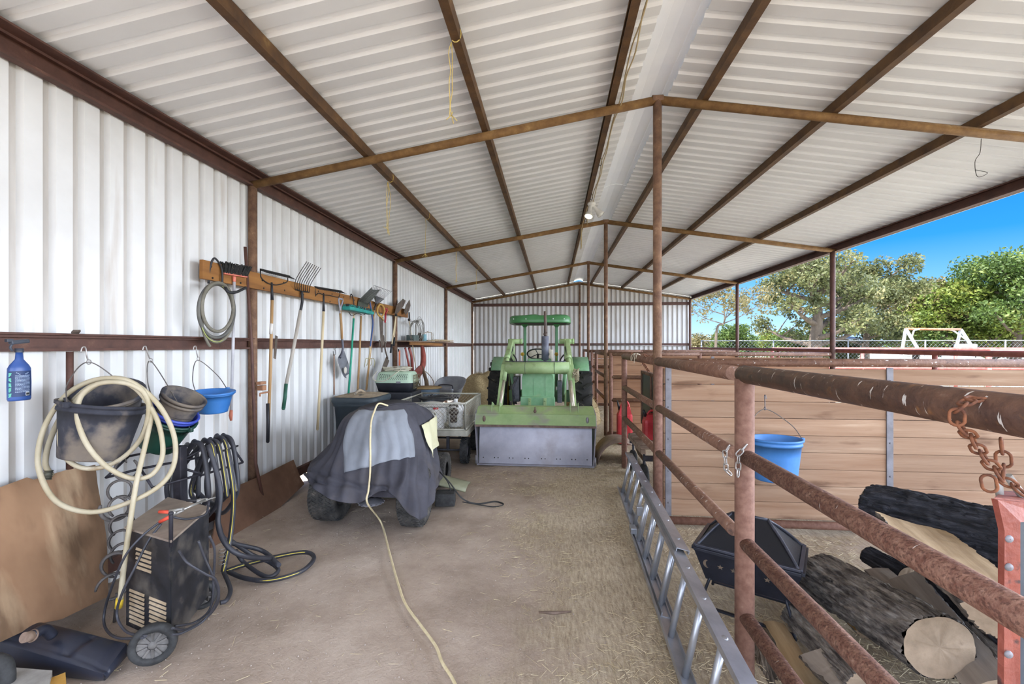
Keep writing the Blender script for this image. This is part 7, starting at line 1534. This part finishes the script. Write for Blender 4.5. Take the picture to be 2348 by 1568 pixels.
# field edge hedges far away
w = MB(); V, F = leaves([(x_, 74+3*math.sin(x_*.3), random.uniform(.6, 2.2), random.uniform(1.5, 2.6)) for x_ in np.arange(-10, 120, 1.6)], 26000, .28, 77); me = bpy.data.meshes.new('far_hedge'); o = bpy.data.objects.new('far_hedge', me); COL.objects.link(o); me.from_pydata(V.tolist(), [], F.tolist()); me.materials.append(leafA); tag(o, 'long low hedge line along the far edge of the field', 'hedge', kind='stuff')
# dry grass tufts by the pens
rg = np.random.default_rng(5); V = []; F = []
for k in range(9000):
    x_, y_ = rg.uniform(6.5, 34), rg.uniform(4, 46); h_ = rg.uniform(.05, .22); a = rg.uniform(0, 2*PI); dx, dy = math.cos(a)*.012, math.sin(a)*.012; l0 = rg.uniform(-.08, .08); l1 = rg.uniform(-.08, .08); i = len(V)
    V += [(x_-dx, y_-dy, -.035), (x_+dx, y_+dy, -.035), (x_+l0, y_+l1, h_)]; F.append((i, i+1, i+2))
me = bpy.data.meshes.new('dry_grass'); o = bpy.data.objects.new('dry_grass', me); COL.objects.link(o); me.from_pydata(V, [], F); me.materials.append(M('dry_grass_blades', '#7A734C', '#9A9068', '#6A7340', scale=.5, rough=.9)); tag(o, 'dry grass tufts standing in the field outside', 'grass', kind='stuff')
# ---- loose straw on the floor
rg = np.random.default_rng(15); V = []; F = []
def dens(x, y):
    q = NZ.noise(Vector((x*.9, y*.6, 4)))+.35*NZ.noise(Vector((x*2.5, y*2.2, 1)))
    side = (x+1.0)*.42 if x < .6 else .65
    if x > 1.05: side = .75
    return q+side-.15-(.35 if x < -1.2 else 0)
k = 0; tries = 0
while k < 42000 and tries < 600000:
    tries += 1; u = rg.random(); y = 1.0+15*u**1.5 if rg.random() < .8 else rg.uniform(1, 15.5); x = rg.uniform(-2.9, 4.6)
    if x > 1 and any(abs(y-q_) < .12 for q_ in (4.28, 8.38, 12.47)): continue
    if x > 1.1 and y > 4.2 and rg.random() < .6: continue
    if rg.random() > max(.02, dens(x, y)*1.1): continue
    L = rg.uniform(.008, .034)*(1.6 if rg.random() < .05 else 1); a = rg.uniform(0, PI); t_ = rg.uniform(-.25, .25); w_ = rg.uniform(.0008, .0019)
    z = gz(x, y)+.002+rg.random()*.012; d = np.array([math.cos(a)*L, math.sin(a)*L, t_*L]); n_ = np.array([-math.sin(a)*w_, math.cos(a)*w_, 0]); c = np.array([x, y, z+abs(t_*L)]); up = np.array([0, 0, w_*1.2]); i = len(V)
    V += [c-d-n_, c-d+n_, c+d+n_, c+d-n_, c-d+up, c+d+up]; F += [(i, i+4, i+5, i+3), (i+4, i+1, i+2, i+5)]; k += 1
me = bpy.data.meshes.new('loose_straw'); o = bpy.data.objects.new('loose_straw', me); COL.objects.link(o); me.from_pydata([tuple(v) for v in V], [], F)
me.materials.append(M('straw_stalk', '#9E8C6C', '#C4B494', '#DDD0B4', scale=9, rough=.8)); tag(o, 'loose straw scattered over the dirt floor of the aisle and stalls', 'straw', kind='stuff')
# small crumbs of dirt and stones on the aisle
V = []; F = []
for k in range(5000):
    x, y = rg.uniform(-2.9, 1.0), 1.2+12*rg.random()**1.6; r = rg.uniform(.002, .007); z = gz(x, y)+r*.3; i = len(V)
    V += [(x+r, y, z), (x, y+r*.8, z), (x-r*.9, y, z), (x, y-r, z), (x, y, z+r*.8), (x, y, z-r)]; F += [(i, i+1, i+4), (i+1, i+2, i+4), (i+2, i+3, i+4), (i+3, i, i+4)]
me = bpy.data.meshes.new('dirt_crumbs'); o = bpy.data.objects.new('dirt_crumbs', me); COL.objects.link(o); me.from_pydata(V, [], F); me.materials.append(M('dirt_crumb', '#8E8074', '#AFA195', '#C2B6AA', scale=14, rough=.95)); tag(o, 'crumbs of dirt and tiny stones on the aisle floor', 'dirt', kind='stuff')
